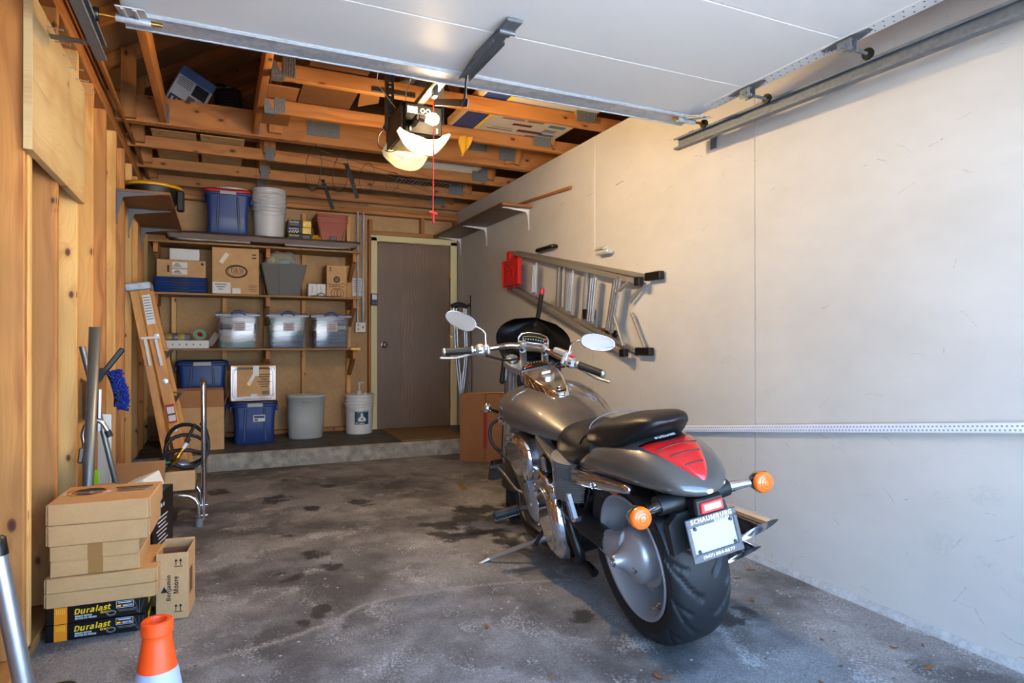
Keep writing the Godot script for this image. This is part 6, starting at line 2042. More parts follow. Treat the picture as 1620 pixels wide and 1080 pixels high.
func build_tools():
	var lx := PXL
	# thick grey tube leaning upright
	var t := thing("grey_tube", "thick grey metal tube standing against the left studs", "tube", Vector3(-0.50, 0.034, -3.4))
	var b := MB.new()
	b.tube([Vector3(-0.04, 0.0, 0.0), Vector3(0.0, 1.138, 0.0), Vector3(0.0, 1.138, 0.0), Vector3(0.0, 1.1, 0.0)], [0.021, 0.0235, 0.02, 0.019], 20, false)
	put(b, "tube", M.silver_dark, t)
	# thin grey pole leaning across
	b = MB.new()
	b.tube([Vector3(0.135, 0.0, 0.0), Vector3(-0.085, 1.045, 0.0)], 0.0135, 14)
	var th := put(b, "thin_pole", M.silver_dark)
	th.position = Vector3(-0.52, 0.038, -3.75)
	tag(th, "thin grey pole leaning across the tools, slanting up to the left", "pole")
	# cane with a curved handle
	var cn := thing("cane", "chrome walking cane with a curved handle between the grey poles", "cane", Vector3(-0.535, 0.034, -3.42))
	b = MB.new()
	b.tube(curve([Vector3(0.0, 0.0, 0.0), Vector3(-0.005, 0.55, 0.0), Vector3(-0.012, 0.66, 0.0), Vector3(0.015, 0.715, 0.0), Vector3(0.055, 0.71, 0.0), Vector3(0.083, 0.665, 0.0)], 6), 0.0105, 12)
	put(b, "shaft", M.chrome_soft, cn)
	b = MB.new()
	b.tube([Vector3(0.08, 0.668, 0), Vector3(0.092, 0.64, 0)], 0.014, 12)
	put(b, "end_tip", M.rubber, cn)
	b = MB.new()
	b.box(Vector3(0.012, 0.59, 0.01), Vector3(0.034, 0.07, 0.03), 0.008)
	put(b, "clamp", M.plastic_black, cn)
	b = MB.new()
	b.bar(Vector3(-0.012, 0.6, 0.015), Vector3(-0.02, 0.53, 0.02), 0.024, 0.014, Vector3.RIGHT, 0.006)
	put(b, "bracket", M.chrome_soft, cn)
	# red handled scraper with steel blade
	var rs := thing("floor_scraper", "red handled floor scraper with a wide steel blade, against the studs", "scraper", Vector3(-0.55, 0.036, -3.62))
	b = MB.new()
	b.tube([Vector3(0.0, 0.33, 0.02), Vector3(0.005, 0.71, -0.02)], 0.0115, 12)
	put(b, "handle", M.red, rs)
	b = MB.new()
	b.prism([Vector2(-0.07, 0.26), Vector2(0.03, 0.33), Vector2(0.03, 0.385), Vector2(-0.07, 0.315)], 0.004, Transform3D(Basis(), Vector3(0, 0, 0.035)))
	put(b, "blade", M.aluminium, rs)
	b = MB.new()
	b.bar(Vector3(-0.02, 0.0, 0.0), Vector3(-0.02, 0.6, 0.0), 0.026, 0.012, Vector3.RIGHT, 0.003)
	put(b, "wooden_stick", M.ladder_wood, rs)
	# snow brush with blue bristles
	var sb := thing("snow_brush", "black handled brush with a blue microfibre head, above the tools", "brush", Vector3(-0.555, 0.83, -4.0))
	b = MB.new()
	b.bar(Vector3(0.0, 0.1, 0.02), Vector3(0.095, 0.24, 0.0), 0.028, 0.018, Vector3(0.8, -0.6, 0), 0.005)
	put(b, "handle", M.plastic_black, sb)
	b = MB.new()
	b.prism([Vector2(-0.05, 0.02), Vector2(0.0, 0.07), Vector2(0.03, 0.13), Vector2(0.0, 0.14), Vector2(-0.06, 0.11)], 0.02, Transform3D(Basis(), Vector3(0, 0, 0.03)))
	put(b, "scraper_blade", M.plastic_matt, sb)
	b = MB.new()
	var spine := curve([Vector3(0.04, 0.115, 0.0), Vector3(0.06, 0.06, 0.0), Vector3(0.075, -0.01, 0.0), Vector3(0.075, -0.07, 0.0)], 6)
	b.tube(spine, 0.024, 10)
	put(b, "brush_back", M.plastic_matt, sb)
	b = MB.new()
	var r := RandomNumberGenerator.new()
	r.seed = 4
	for i in 420:
		var c: Vector3 = spine[r.randi() % spine.size()]
		var a := r.randf_range(-1.9, 1.9)
		var d := Vector3(cos(a), r.randf_range(-0.5, 0.3), sin(a)).normalized()
		c += Vector3(0, r.randf_range(-0.008, 0.008), 0)
		b.tube([c + d * 0.012, c + d * r.randf_range(0.042, 0.055)], [0.0055, 0.0035], 5)
	put(b, "bristles", M.brush_blue, sb).set_meta("kind", "stuff")
	# a sheet metal square and white board behind
	var ms := board(self, "metal_sheet", Vector3.ZERO, Vector3(0.012, 0.2, 0.34), M.aluminium, 0.001)
	ms.name = nm("metal_sheet")
	ms.position = Vector3(-0.562, 0.80, -3.72)
	ms.rotation = Vector3(0.1, deg_to_rad(20), 0)
	tag(ms, "bare sheet metal square standing on the white board behind the grey tube", "metal sheet")
	var wb := board(self, "white_board", Vector3.ZERO, Vector3(0.06, 0.69, 0.012), M.white_plastic, 0.002)
	wb.name = nm("white_board")
	wb.position = Vector3(-0.525, 0.39, -3.86)
	tag(wb, "narrow white board standing upright behind the thin grey pole", "board")
	var lg := MB.new()
	lg.box(Vector3(0, 0.21, 0), Vector3(0.045, 0.42, 0.012), 0.003)
	var lgo := put(lg, "lime_level", M.lime)
	lgo.position = Vector3(-0.555, 0.038, -3.83)
	lgo.rotation.z = 0.03
	tag(lgo, "lime green level standing beside the narrow white board", "level")
	var kc := board(self, "cardboard_scrap", Vector3.ZERO, Vector3(0.11, 0.37, 0.006), M.card_pale, 0.001)
	kc.name = nm("cardboard_scrap")
	kc.position = Vector3(-0.515, 0.225, -3.70)
	tag(kc, "upright cardboard scrap between the box pile and thin grey pole", "cardboard")

# ---------------------------------------------------------------- along the right wall
func build_right_things():
	# aluminium stepladder hung sideways
	var x1 := 2.40
	var x2 := 2.345
	var al := thing("aluminium_stepladder", "aluminium stepladder with a red tray, hung sideways on the right wall", "ladder", Vector3(2.38, 1.5, -4.1))
	var o := Vector3(2.38, 1.5, -4.1)
	var rail := func(called: String, p: Vector3, q: Vector3, w: float, m: Material):
		var b2 := MB.new()
		b2.bar(p - o, q - o, w, 0.022, Vector3.UP, 0.003)
		put(b2, called, m, al)
	rail.call("front_rail", Vector3(x2, 1.885, -5.08), Vector3(x2, 1.478, -3.27), 0.032, M.aluminium_dull)
	rail.call("front_rail", Vector3(x2, 1.575, -5.08), Vector3(x2, 1.040, -3.43), 0.032, M.aluminium_dull)
	rail.call("rear_rail", Vector3(x1, 1.90, -5.12), Vector3(x1, 1.51, -3.25), 0.028, M.aluminium_dull)
	rail.call("rear_rail", Vector3(x1, 1.58, -5.12), Vector3(x1, 1.05, -3.36), 0.028, M.aluminium_dull)
	# treads of the front frame (wide) and braces of the rear frame (narrow)
	var tr := [[1.752, 1.49, -4.64, -4.66, 0.075], [1.63, 1.315, -4.05, -4.10, 0.075], [1.565, 1.23, -3.75, -3.80, 0.085], [1.53, 1.165, -3.46, -3.56, 0.09]]
	for q in tr: rail.call("tread", Vector3(x2, q[0], q[2]), Vector3(x2, q[1], q[3]), 0.022, M.aluminium)
	var b: MB
	for q in tr:
		b = MB.new()
		b.bar(Vector3(x2 - 0.012, q[0] - 0.012, q[2]) - o, Vector3(x2 - 0.012, q[1] + 0.012, q[3]) - o, 0.012, q[4], Vector3.RIGHT, 0.002)
		for e in [-0.32, 0.0, 0.32]: b.bar(Vector3(x2 - 0.019, q[0] - 0.02, q[2] + e * q[4]) - o, Vector3(x2 - 0.019, q[1] + 0.02, q[3] + e * q[4]) - o, 0.004, 0.012, Vector3.RIGHT, 0.001)
		put(b, "tread_face", M.aluminium, al)
	for q in [[1.69, 1.385, -4.36, -4.39], [1.70, 1.375, -4.29, -4.32], [1.61, 1.25, -3.95, -4.0]]:
		b = MB.new()
		b.bar(Vector3(x1, q[0], q[2]) - o, Vector3(x1, q[1], q[3]) - o, 0.02, 0.035, Vector3.RIGHT, 0.002)
		put(b, "rear_brace", M.aluminium, al)
	rail.call("corner_brace", Vector3(x2 - 0.01, 1.49, -3.33), Vector3(x2 - 0.01, 1.41, -3.5), 0.018, M.aluminium_dull)
	rail.call("corner_brace", Vector3(x1, 1.47, -3.26), Vector3(x1, 1.36, -3.42), 0.018, M.aluminium_dull)
	rail.call("corner_brace", Vector3(x2 - 0.01, 1.27, -3.5), Vector3(x2 - 0.01, 1.08, -3.4), 0.018, M.aluminium_dull)
	rail.call("corner_brace", Vector3(x1, 1.29, -3.4), Vector3(x1, 1.07, -3.26), 0.018, M.aluminium_dull)
	for q in [Vector3(x2, 1.478, -3.25), Vector3(x2, 1.038, -3.41)]:
		b = MB.new()
		b.box(q - o, Vector3(0.04, 0.052, 0.055), 0.005)
		put(b, "foot", M.plastic_black, al)
	for q in [Vector3(x1, 1.505, -3.17), Vector3(x1, 1.048, -3.27)]:
		b = MB.new()
		b.box(q - o, Vector3(0.04, 0.05, 0.15), 0.005)
		put(b, "foot", M.plastic_black, al)
	# red top and tray
	b = MB.new()
	b.box(Vector3(2.30, 1.705, -5.02) - o, Vector3(0.03, 0.235, 0.36), 0.012)
	b.box(Vector3(2.283, 1.705, -4.86) - o, Vector3(0.012, 0.225, 0.02), 0.004)
	b.box(Vector3(2.283, 1.705, -5.17) - o, Vector3(0.012, 0.225, 0.02), 0.004)
	b.tube(curve([Vector3(2.284, 1.70, -4.95) - o, Vector3(2.284, 1.75, -4.99) - o, Vector3(2.284, 1.70, -5.05) - o, Vector3(2.284, 1.65, -4.99) - o], 5, true), 0.005, 6, false, true)
	for s in [-1.0, 1.0]: b.bar(Vector3(2.284, 1.705 + s * 0.03, -5.08) - o, Vector3(2.284, 1.705 + s * 0.09, -5.15) - o, 0.008, 0.008, Vector3.RIGHT, 0.002)
	put(b, "red_tray", M.red, al)
	b = MB.new()
	b.box(Vector3(2.375, 1.74, -5.17) - o, Vector3(0.09, 0.34, 0.07), 0.01)
	put(b, "red_top", M.red, al)
	var hk := [["black rubber ladder hook on the right wall, above the ladder's red end", Vector3(2.40, 1.86, -4.57), Vector3(0.06, 0.03, 0.3), "plastic_black"], ["dark and white bracket block on the wall above the ladder's middle", Vector3(2.40, 1.72, -3.72), Vector3(0.06, 0.03, 0.15), "white_dirty"]]
	for k in 2:
		b = MB.new()
		b.box(Vector3.ZERO, hk[k][2], 0.01)
		if k == 1: b.prism([Vector2(-0.035, 0), Vector2(0.035, 0), Vector2(0.035, 0.035)], 0.09, Transform3D(Basis(), Vector3(0, 0.02, -0.04)))
		var ho := put(b, "ladder_hook", M[hk[k][3]])
		ho.position = hk[k][1]
		tag(ho, hk[k][0], "hook")
	# fittings hanging on the ladder
	var cup := MB.new()
	cup.lathe([Vector2(0.0, 0.0), Vector2(0.042, 0.0), Vector2(0.046, 0.07), Vector2(0.042, 0.07), Vector2(0.038, 0.006), Vector2(0, 0.006)], 20)
	var cu := put(cup, "black_cup", M.plastic_black)
	cu.position = Vector3(2.385, 1.268, -3.9)
	tag(cu, "small black cup resting on the lower rail of the wall ladder", "cup")
	var vt := thing("hose_fitting", "brass and black hose fitting on the wall ladder's lower rail", "fitting", Vector3(2.385, 1.19, -3.66))
	b = MB.new()
	b.tube([Vector3(0, 0, -0.06), Vector3(0, -0.005, -0.02)], 0.014, 10)
	put(b, "brass_end", M.brass, vt)
	b = MB.new()
	b.ball(Vector3(0, -0.005, 0.01), Vector3(0.026, 0.026, 0.03), 8)
	b.ball(Vector3(0, -0.03, 0.09), Vector3(0.02, 0.026, 0.03), 8)
	b.tube([Vector3(0, 0, 0.02), Vector3(0, -0.01, 0.05), Vector3(0, -0.03, 0.09)], 0.007, 8)
	put(b, "valve_body", M.frame_black, vt)
	# red and black lug wrench handle standing behind the motorcycle
	var rp := thing("red_pole", "red pole with a black grip, leaning behind the motorcycle's windscreen", "pole", Vector3(2.27, 0.049, -4.915))
	b = MB.new()
	b.tube([Vector3(0, 0.0, 0), Vector3(0.0, 1.35, 0.485)], 0.0125, 12)
	put(b, "shaft", M.red, rp)
	b = MB.new()
	b.tube([Vector3(0, 1.24, 0.445), Vector3(0.0, 1.43, 0.514)], 0.0175, 14)
	put(b, "grip", M.rubber, rp)
	b = MB.new()
	b.tube([Vector3(0, 1.428, 0.513), Vector3(0.0, 1.465, 0.526), Vector3(0, 1.472, 0.529)], [0.0165, 0.016, 0.008], 14)
	put(b, "end_cap", M.red, rp)
	b = MB.new()
	b.box(Vector3(-0.02, 0.03, 0), Vector3(0.05, 0.05, 0.1), 0.006)
	put(b, "foot", M.frame_black, rp)
	# crutches in the corner
	for k in 2:
		var cr := thing("crutch", "aluminium underarm crutch leaning in the corner by the door, %s" % ["nearer the door", "nearer the wall"][k], "crutch", Vector3(2.25 + 0.05 * k, LEDGE + 0.002, -6.17 - 0.07 * k), 0.1 * k, "crutches in the corner")
		for s in [-1.0, 1.0]:
			b = MB.new()
			b.tube(curve([Vector3(0.006 * s, 0.38, 0), Vector3(0.014 * s, 0.45, 0), Vector3(0.05 * s, 0.8, 0), Vector3(0.056 * s - 0.02, 1.28, 0)], 5), 0.0105, 10)
			put(b, "upright", M.aluminium, cr)
		b = MB.new()
		b.tube([Vector3(0.004, 0.06, 0), Vector3(0.0, 0.6, 0)], 0.0115, 12)
		put(b, "lower_tube", M.aluminium, cr)
		b = MB.new()
		b.lathe([Vector2(0, 0), Vector2(0.024, 0.0), Vector2(0.022, 0.02), Vector2(0.015, 0.03), Vector2(0.015, 0.07), Vector2(0.0115, 0.072)], 16, Transform3D(Basis(), Vector3(0.004, 0, 0)))
		put(b, "rubber_tip", M.rubber, cr)
		b = MB.new()
		b.tube([Vector3(-0.055, 0.83, 0), Vector3(0.055, 0.83, 0)], 0.016, 12)
		put(b, "hand_grip", M.rubber_tan, cr)
		b = MB.new()
		b.tube(curve([Vector3(-0.095, 1.275, 0), Vector3(-0.02, 1.30, 0), Vector3(0.055, 1.275, 0)], 5), 0.022, 12)
		put(b, "arm_pad", M.rubber, cr)
	var rod := MB.new()
	rod.tube([Vector3(0, 0, 0), Vector3(0.03, 1.4, -0.12)], 0.005, 8)
	rod.ball(Vector3(0.006, 1.32 * 0.98, -0.1), Vector3(0.013, 0.018, 0.013), 7)
	var ro := put(rod, "fishing_rod", M.frame_black)
	ro.position = Vector3(2.35, LEDGE + 0.001, -6.1)
	tag(ro, "thin dark fishing rod standing in the corner behind the crutches", "fishing rod")
	# cartons leaning on the wall behind the motorcycle
	var ca := thing("flat_carton", "tall flat brown carton with red tape, leaning on the right wall", "box", Vector3(2.17, 0.051, -5.27))
	ca.rotation.y = deg_to_rad(-38)
	for k in 2:
		b = MB.new()
		b.box(Vector3(-0.12 + 0.235 * k, 0.30, -0.02), Vector3(0.232, 0.60, 0.12), 0.003, Basis(Vector3.RIGHT, -0.04))
		put(b, "carton_panel", M.card_brown2, ca)
	patch(ca, "red_tape", 0.035, 0.32, face(Vector3(0.0, 0.28, 0.0435), Vector3.RIGHT, Vector3(0, 0.04, 1)), M.red_tape)
	b = MB.new()
	b.box(Vector3(0.0, 0.607, -0.04), Vector3(0.46, 0.004, 0.12), 0.001, Basis(Vector3.BACK, 0.05))
	put(b, "top_flap", M.card, ca)
	carton("brown carton standing high behind the leaning flat carton", 0.12, 0.78, 0.4, Vector3(2.36, 0.053, -4.7), 0.0, M.card_brown2, false)
	# broom
	var br := thing("broom", "push broom with grey bristles, head down behind the motorcycle", "broom", Vector3(2.02, 0.046, -4.62))
	br.rotation.y = deg_to_rad(25)
	b = MB.new()
	b.tube([Vector3(0.02, 0.14, 0), Vector3(0.22, 1.2, -0.1)], 0.012, 10)
	put(b, "handle", M.frame_black, br)
	b = MB.new()
	b.box(Vector3(0, 0.125, 0), Vector3(0.2, 0.035, 0.05), 0.008)
	put(b, "head_block", M.plastic_matt, br)
	b = MB.new()
	for i in 200: b.bar(Vector3(-0.095 + 0.0095 * (i % 20), 0.115, -0.02 + 0.0044 * int(i / 20.0)), Vector3((-0.095 + 0.0095 * (i % 20)) * 1.25, 0.0, (-0.02 + 0.0044 * int(i / 20.0)) * 1.3), 0.005, 0.004, Vector3.RIGHT, 0.0)
	put(b, "bristles", M.straw_grey, br).set_meta("kind", "stuff")
	# bits on the floor
	var lf := [[0.978, -1.838], [0.929, -2.256], [2.16, -2.246], [2.3, -1.481], [2.189, -1.512], [2.158, -1.373], [2.006, -1.662], [1.646, -1.861], [2.038, -2.03], [0.02, -2.2], [0.12, -2.12], [1.3, -1.7], [1.9, -1.5], [1.75, -1.45], [2.3, -2.3]]
	for k in lf.size():
		b = MB.new()
		var s := 0.010 + 0.004 * (k % 3)
		b.sheet([[Vector3(-s, 0.002, s * 0.3), Vector3(0, 0.0, s * 0.6), Vector3(s, 0.004, s * 0.25)], [Vector3(-s * 1.2, 0.004, 0), Vector3(0, 0.003, 0), Vector3(s * 1.2, 0.006, 0)], [Vector3(-s * 0.8, 0.003, -s * 0.4), Vector3(0, 0.001, -s * 0.5), Vector3(s * 0.7, 0.005, -s * 0.2)]], true)
		var o2 := put(b, "dry_leaf", M.leaf)
		o2.position = Vector3(lf[k][0], fy(lf[k][1]) + 0.0012, lf[k][1])
		o2.rotation.y = k * 1.3
		tag(o2, "tiny dry brown leaf fragment on the concrete floor", "leaf", "leaf fragments on the floor")
	var yt := MB.new()
	yt.box(Vector3.ZERO, Vector3(0.04, 0.0016, 0.2))
	var y2 := put(yt, "floor_tape", M.yellow_worn)
	y2.position = Vector3(1.64, fy(-4.45) + 0.0012, -4.45)
	y2.rotation = Vector3(0.0099, deg_to_rad(-8), 0)
	tag(y2, "worn strip of yellow tape on the concrete floor behind the motorcycle", "tape")

# ---------------------------------------------------------------- the motorcycle
# its own axes: x to its right, y up, z to the rear; the origin is where the rear tyre meets the floor
func sec(f: float, w: float, top: float, mid: float, bot: float, pw := 0.8, n := 28, x0 := 0.0) -> Array:
	var o := []
	for i in n:
		var t := TAU * i / n
		var c := cos(t)
		var s := sin(t)
		var x := x0 + w * signf(c) * pow(absf(c), pw)
		var q := pow(absf(s), pw)
		o.append(Vector3(x, mid - q * (mid - bot) if s > 0.0 else mid + q * (top - mid), -f))
	return o

func tyre(b: MB, c: Vector3, r: float, hw: float, rim: float, ax: Basis, treads: int):
	# rubber with real grooves sunk into it
	var n := 320
	var prof := []
	var R := 44
	for j in R + 1:
		var v := -1.0 + 2.0 * j / R
		var a := absf(v)
		var px := hw * (1.0 - pow(1.0 - a, 1.7)) if a < 0.82 else hw * (1.0 - pow(0.18, 1.7)) - hw * 0.16 * (a - 0.82) / 0.18
		var pr := r - (r - rim) * 0.50 * pow(a / 0.82, 2.6) if a < 0.82 else lerpf(r - (r - rim) * 0.50, rim, (a - 0.82) / 0.18)
		prof.append(Vector3(px * signf(v), pr, v))
	b.soft()
	var grid := []
	for i in n + 1:
		var row := []
		var ph := TAU * (i % n) / n
		for j in R + 1:
			var p: Vector3 = prof[j]
			var a := absf(p.z)
			var k := ph * treads / TAU + (0.5 if p.z > 0.0 else 0.0)
			var s := k - 1.5 * pow(a, 1.35)
			var g := absf(s - floor(s) - 0.5)
			var dep := 0.0
			if a > 0.10 and a < 0.76 and g < 0.075: dep = 0.010
			var s2 := k * 1.0 + 0.5 - 0.75 * a
			var g2 := absf(s2 - floor(s2) - 0.5)
			if a > 0.34 and a < 0.80 and g2 < 0.055: dep = maxf(dep, 0.009)
			var rr := p.y - dep
			row.append(c + ax * Vector3(p.x, sin(ph) * rr, cos(ph) * rr))
		grid.append(row)
	for i in n:
		for j in R:
			b.quad(grid[i][j], grid[i][j + 1], grid[i + 1][j + 1], grid[i + 1][j])

func build_motorcycle():
	var t := thing("motorcycle", "dark grey cruiser motorcycle with a black seat, leaning on its side stand", "motorcycle", Vector3(1.527, 0.019, -1.933))
	t.basis = Basis(Vector3.UP, deg_to_rad(-6.16)) * Basis(Vector3.BACK, deg_to_rad(9.86))
	var b: MB
	# ---- rear wheel
	var rc := Vector3(0, 0.325, 0)
	var xl := Transform3D(Basis(Vector3.BACK, PI / 2), rc)     # lathe axis towards the left side
	b = MB.new()
	tyre(b, rc, 0.325, 0.122, 0.225, Basis(), 13)
	put(b, "rear_tyre", M.rubber, t)
	b = MB.new()
	b.lathe([Vector2(0.19, -0.105), Vector2(0.225, -0.107), Vector2(0.228, -0.1), Vector2(0.21, -0.085), Vector2(0.195, 0.0), Vector2(0.21, 0.085), Vector2(0.226, 0.098), Vector2(0.229, 0.104), Vector2(0.226, 0.108), Vector2(0.218, 0.106), Vector2(0.205, 0.088), Vector2(0.187, 0.0), Vector2(0.185, -0.1), Vector2(0.19, -0.105)], 64, xl, 40.0)
	var rim := put(b, "rear_rim", M.wheel_silver, t)
	for k in 5:
		b = MB.new()
		var a := TAU * k / 5 + 0.5
		var d := Vector3(0, sin(a), cos(a))
		b.tube([rc + d * 0.06 + Vector3(-0.01, 0, 0), rc + d * 0.12 + Vector3(-0.012, 0, 0), rc + d * 0.19 + Vector3(0.005, 0, 0)], [0.05, 0.036, 0.042], 12, true, false, Vector3.RIGHT, 1.0, 0.5)
		put(b, "spoke", M.wheel_silver, rim)
	b = MB.new()
	b.lathe([Vector2(0.0, -0.06), Vector2(0.125, -0.055), Vector2(0.125, 0.0), Vector2(0.13, 0.035), Vector2(0.125, 0.05), Vector2(0, 0.05)], 48, xl)
	put(b, "hub_drum", M.wheel_silver, t)
	b = MB.new()
	b.tube([rc + Vector3(-0.07, -0.2, 0.045), rc + Vector3(-0.05, -0.17, 0.06)], 0.006, 8)
	b.tube([rc + Vector3(-0.065, -0.195, 0.03), rc + Vector3(-0.06, -0.185, 0.075)], 0.008, 8)
	put(b, "valve_stem", M.chrome_soft, t)
	# drive housing: brushed dome with its nose and bolts
	b = MB.new()
	b.lathe([Vector2(0.103, 0.045), Vector2(0.103, 0.075), Vector2(0.1, 0.092), Vector2(0.09, 0.108), Vector2(0.062, 0.122), Vector2(0.04, 0.136), Vector2(0.026, 0.16), Vector2(0.022, 0.175), Vector2(0.0, 0.176)], 48, xl, 60.0)
	b.loft([sec(0.02, 0.03, 0.09, 0.0, -0.08, 0.9, 20, -0.105), sec(0.10, 0.034, 0.07, 0.012, -0.05, 0.9, 20, -0.115), sec(0.17, 0.036, 0.06, 0.018, -0.03, 0.9, 20, -0.118)].map(func(r): return r.map(func(p): return p + Vector3(0, 0.325, 0))))
	put(b, "drive_housing", M.brushed, t)
	for q in [[0.0, 0.0, 0.178, 0.016], [0.035, 0.045, 0.128, 0.009], [-0.05, -0.028, 0.122, 0.014]]:
		b = MB.new()
		b.lathe([Vector2(q[3], -0.012), Vector2(q[3], 0.004), Vector2(q[3] * 0.7, 0.008), Vector2(q[3] * 0.66, 0.002), Vector2(0, 0.002)], 16, Transform3D(Basis(Vector3.BACK, PI / 2), rc + Vector3(-q[2], q[1], -q[0])))
		put(b, "housing_bolt", M.chrome_soft, t)
	# ---- swingarm and frame
	b = MB.new()
	b.tube([Vector3(-0.12, 0.345, -0.13), Vector3(-0.13, 0.37, -0.28), Vector3(-0.125, 0.39, -0.42), Vector3(-0.1, 0.40, -0.56)], [0.04, 0.046, 0.046, 0.05], 14)
	b.tube([Vector3(0.13, 0.335, 0.0), Vector3(0.13, 0.37, -0.28), Vector3(0.1, 0.40, -0.56)], [0.035, 0.04, 0.046], 12)
	b.box(Vector3(0, 0.42, -0.42), Vector3(0.22, 0.12, 0.12), 0.02)
	put(b, "swingarm", M.engine_dusty, t)
	b = MB.new()
	for s in [-1.0, 1.0]:
		b.tube(curve([Vector3(s * 0.13, 0.60, -0.34), Vector3(s * 0.14, 0.48, -0.44), Vector3(s * 0.14, 0.34, -0.46), Vector3(s * 0.135, 0.21, -0.42), Vector3(s * 0.12, 0.15, -0.50), Vector3(s * 0.12, 0.125, -0.8), Vector3(s * 0.12, 0.13, -1.15), Vector3(s * 0.09, 0.3, -1.3), Vector3(s * 0.05, 0.74, -1.14)], 6), 0.023, 12)
		b.tube([Vector3(s * 0.122, 0.165, -0.40), Vector3(s * 0.118, 0.15, -0.33)], 0.019, 12)
		b.tube([Vector3(s * 0.05, 0.78, -1.1), Vector3(s * 0.12, 0.66, -0.7), Vector3(s * 0.13, 0.60, -0.34), Vector3(s * 0.11, 0.60, 0.0)], 0.02, 10)
		b.prism([Vector2(0.36, 0.62), Vector2(0.56, 0.62), Vector2(0.54, 0.4), Vector2(0.5, 0.2), Vector2(0.44, 0.18), Vector2(0.38, 0.3)], 0.02, Transform3D(Basis(Vector3(0, 0, -1), Vector3.UP, Vector3(1, 0, 0)), Vector3(s * 0.12, 0, 0)))
	put(b, "frame", M.frame_black, t)
	b = MB.new()
	b.box(Vector3(0.0, 0.56, -0.22), Vector3(0.2, 0.1, 0.2), 0.02)
	b.box(Vector3(-0.09, 0.54, -0.2), Vector3(0.04, 0.07, 0.1), 0.01)
	b.box(Vector3(-0.07, 0.50, -0.29), Vector3(0.05, 0.06, 0.06), 0.01)
	put(b, "battery_tray", M.plastic_matt, t)
	b = MB.new()
	b.tube(curve([Vector3(-0.11, 0.56, -0.24), Vector3(-0.125, 0.47, -0.27), Vector3(-0.12, 0.42, -0.34), Vector3(-0.1, 0.46, -0.42)], 6), 0.007, 8)
	put(b, "wiring", M.frame_black, t)
	# inner rear fender
	b = MB.new()
	var rows := []
	for i in 15:
		var a := lerpf(0.35, 2.75, i / 14.0)
		var row := []
		for j in 9:
			var v := -1.0 + 2.0 * j / 8
			row.append(rc + Vector3(v * 0.125, sin(a) * (0.365 - 0.03 * v * v), cos(a) * (0.365 - 0.03 * v * v)))
		rows.append(row)
	b.sheet(rows, true)
	put(b, "inner_fender", M.plastic_black, t)
	# ---- engine
	b = MB.new()
	b.box(Vector3(0, 0.33, -0.68), Vector3(0.27, 0.30, 0.46), 0.04)
	b.box(Vector3(0, 0.24, -0.85), Vector3(0.22, 0.16, 0.3), 0.04)
	put(b, "crankcase", M.engine_black, t)
	for q in [[-0.40, 0.60, -16.0], [-0.90, 0.60, 28.0]]:
		b = MB.new()
		var bs := Basis(Vector3.RIGHT, deg_to_rad(-q[2]))
		b.box(Vector3(0, q[1] - 0.08, q[0]), Vector3(0.22, 0.3, 0.2), 0.03, bs)
		put(b, "cylinder", M.engine_black, t)
	# finned rear cylinder cover
	b = MB.new()
	var fp := [Vector2(0, 0.0)]
	for k in 22: fp += [Vector2(0.088, 0.008 * k), Vector2(0.102, 0.008 * k + 0.001), Vector2(0.102, 0.008 * k + 0.0035), Vector2(0.088, 0.008 * k + 0.0045)]
	fp.append(Vector2(0, 0.18))
	b.lathe(fp, 28, Transform3D(Basis(Vector3.RIGHT, deg_to_rad(12)), Vector3(-0.10, 0.475, -0.415)), 20.0)
	put(b, "cooling_fins", M.fin_grey, t)
	b = MB.new()
	b.prism([Vector2(0.37, 0.615), Vector2(0.50, 0.675), Vector2(0.57, 0.715), Vector2(0.575, 0.66), Vector2(0.55, 0.62), Vector2(0.49, 0.655), Vector2(0.37, 0.60)], 0.055, Transform3D(Basis(Vector3(0, 0, -1), Vector3.UP, Vector3(1, 0, 0)), Vector3(-0.17, 0, 0)))
	b.box(Vector3(-0.194, 0.60, -0.515), Vector3(0.02, 0.07, 0.04), 0.006)
	put(b, "head_cover", M.chrome_soft, t)
	# chrome front cylinder cover
	b = MB.new()
	var cv := []
	for q in [[-0.135, 0.9], [-0.20, 1.0], [-0.222, 0.97], [-0.236, 0.86], [-0.24, 0.6]]:
		var ring := []
		for p in [[0.64, 0.60], [0.66, 0.66], [0.72, 0.70], [0.84, 0.705], [0.93, 0.68], [0.965, 0.62], [0.93, 0.55], [0.85, 0.50], [0.75, 0.475], [0.68, 0.49], [0.65, 0.54]]:
			ring.append(Vector3(q[0], 0.60 + (p[1] - 0.60) * q[1], -0.80 - (p[0] - 0.80) * q[1]))
		cv.append(ring)
	b.loft(cv)
	put(b, "cylinder_cover", M.chrome, t)
	b = MB.new()
	b.prism([Vector2(0.60, 0.69), Vector2(0.68, 0.69), Vector2(0.67, 0.5), Vector2(0.62, 0.46), Vector2(0.58, 0.52)], 0.05, Transform3D(Basis(Vector3(0, 0, -1), Vector3.UP, Vector3(1, 0, 0)), Vector3(-0.16, 0, 0)))
	put(b, "head_gasket_cover", M.plastic_matt, t)
	# downtube cover and radiator shroud
	b = MB.new()
	b.bar(Vector3(-0.175, 0.56, -1.0), Vector3(-0.17, 0.36, -0.84), 0.05, 0.085, Vector3.RIGHT, 0.012)
	put(b, "downtube_cover", M.bike_grey, t)
	b = MB.new()
	b.prism([Vector2(0.775, 0.52), Vector2(0.80, 0.54), Vector2(0.75, 0.36), Vector2(0.72, 0.375)], 0.012, Transform3D(Basis(Vector3(0, 0, -1), Vector3.UP, Vector3(1, 0, 0)), Vector3(-0.202, 0, 0)))
	put(b, "satin_strip", M.satin_blue, t)
	# alternator cover, round with a brushed face
	b = MB.new()
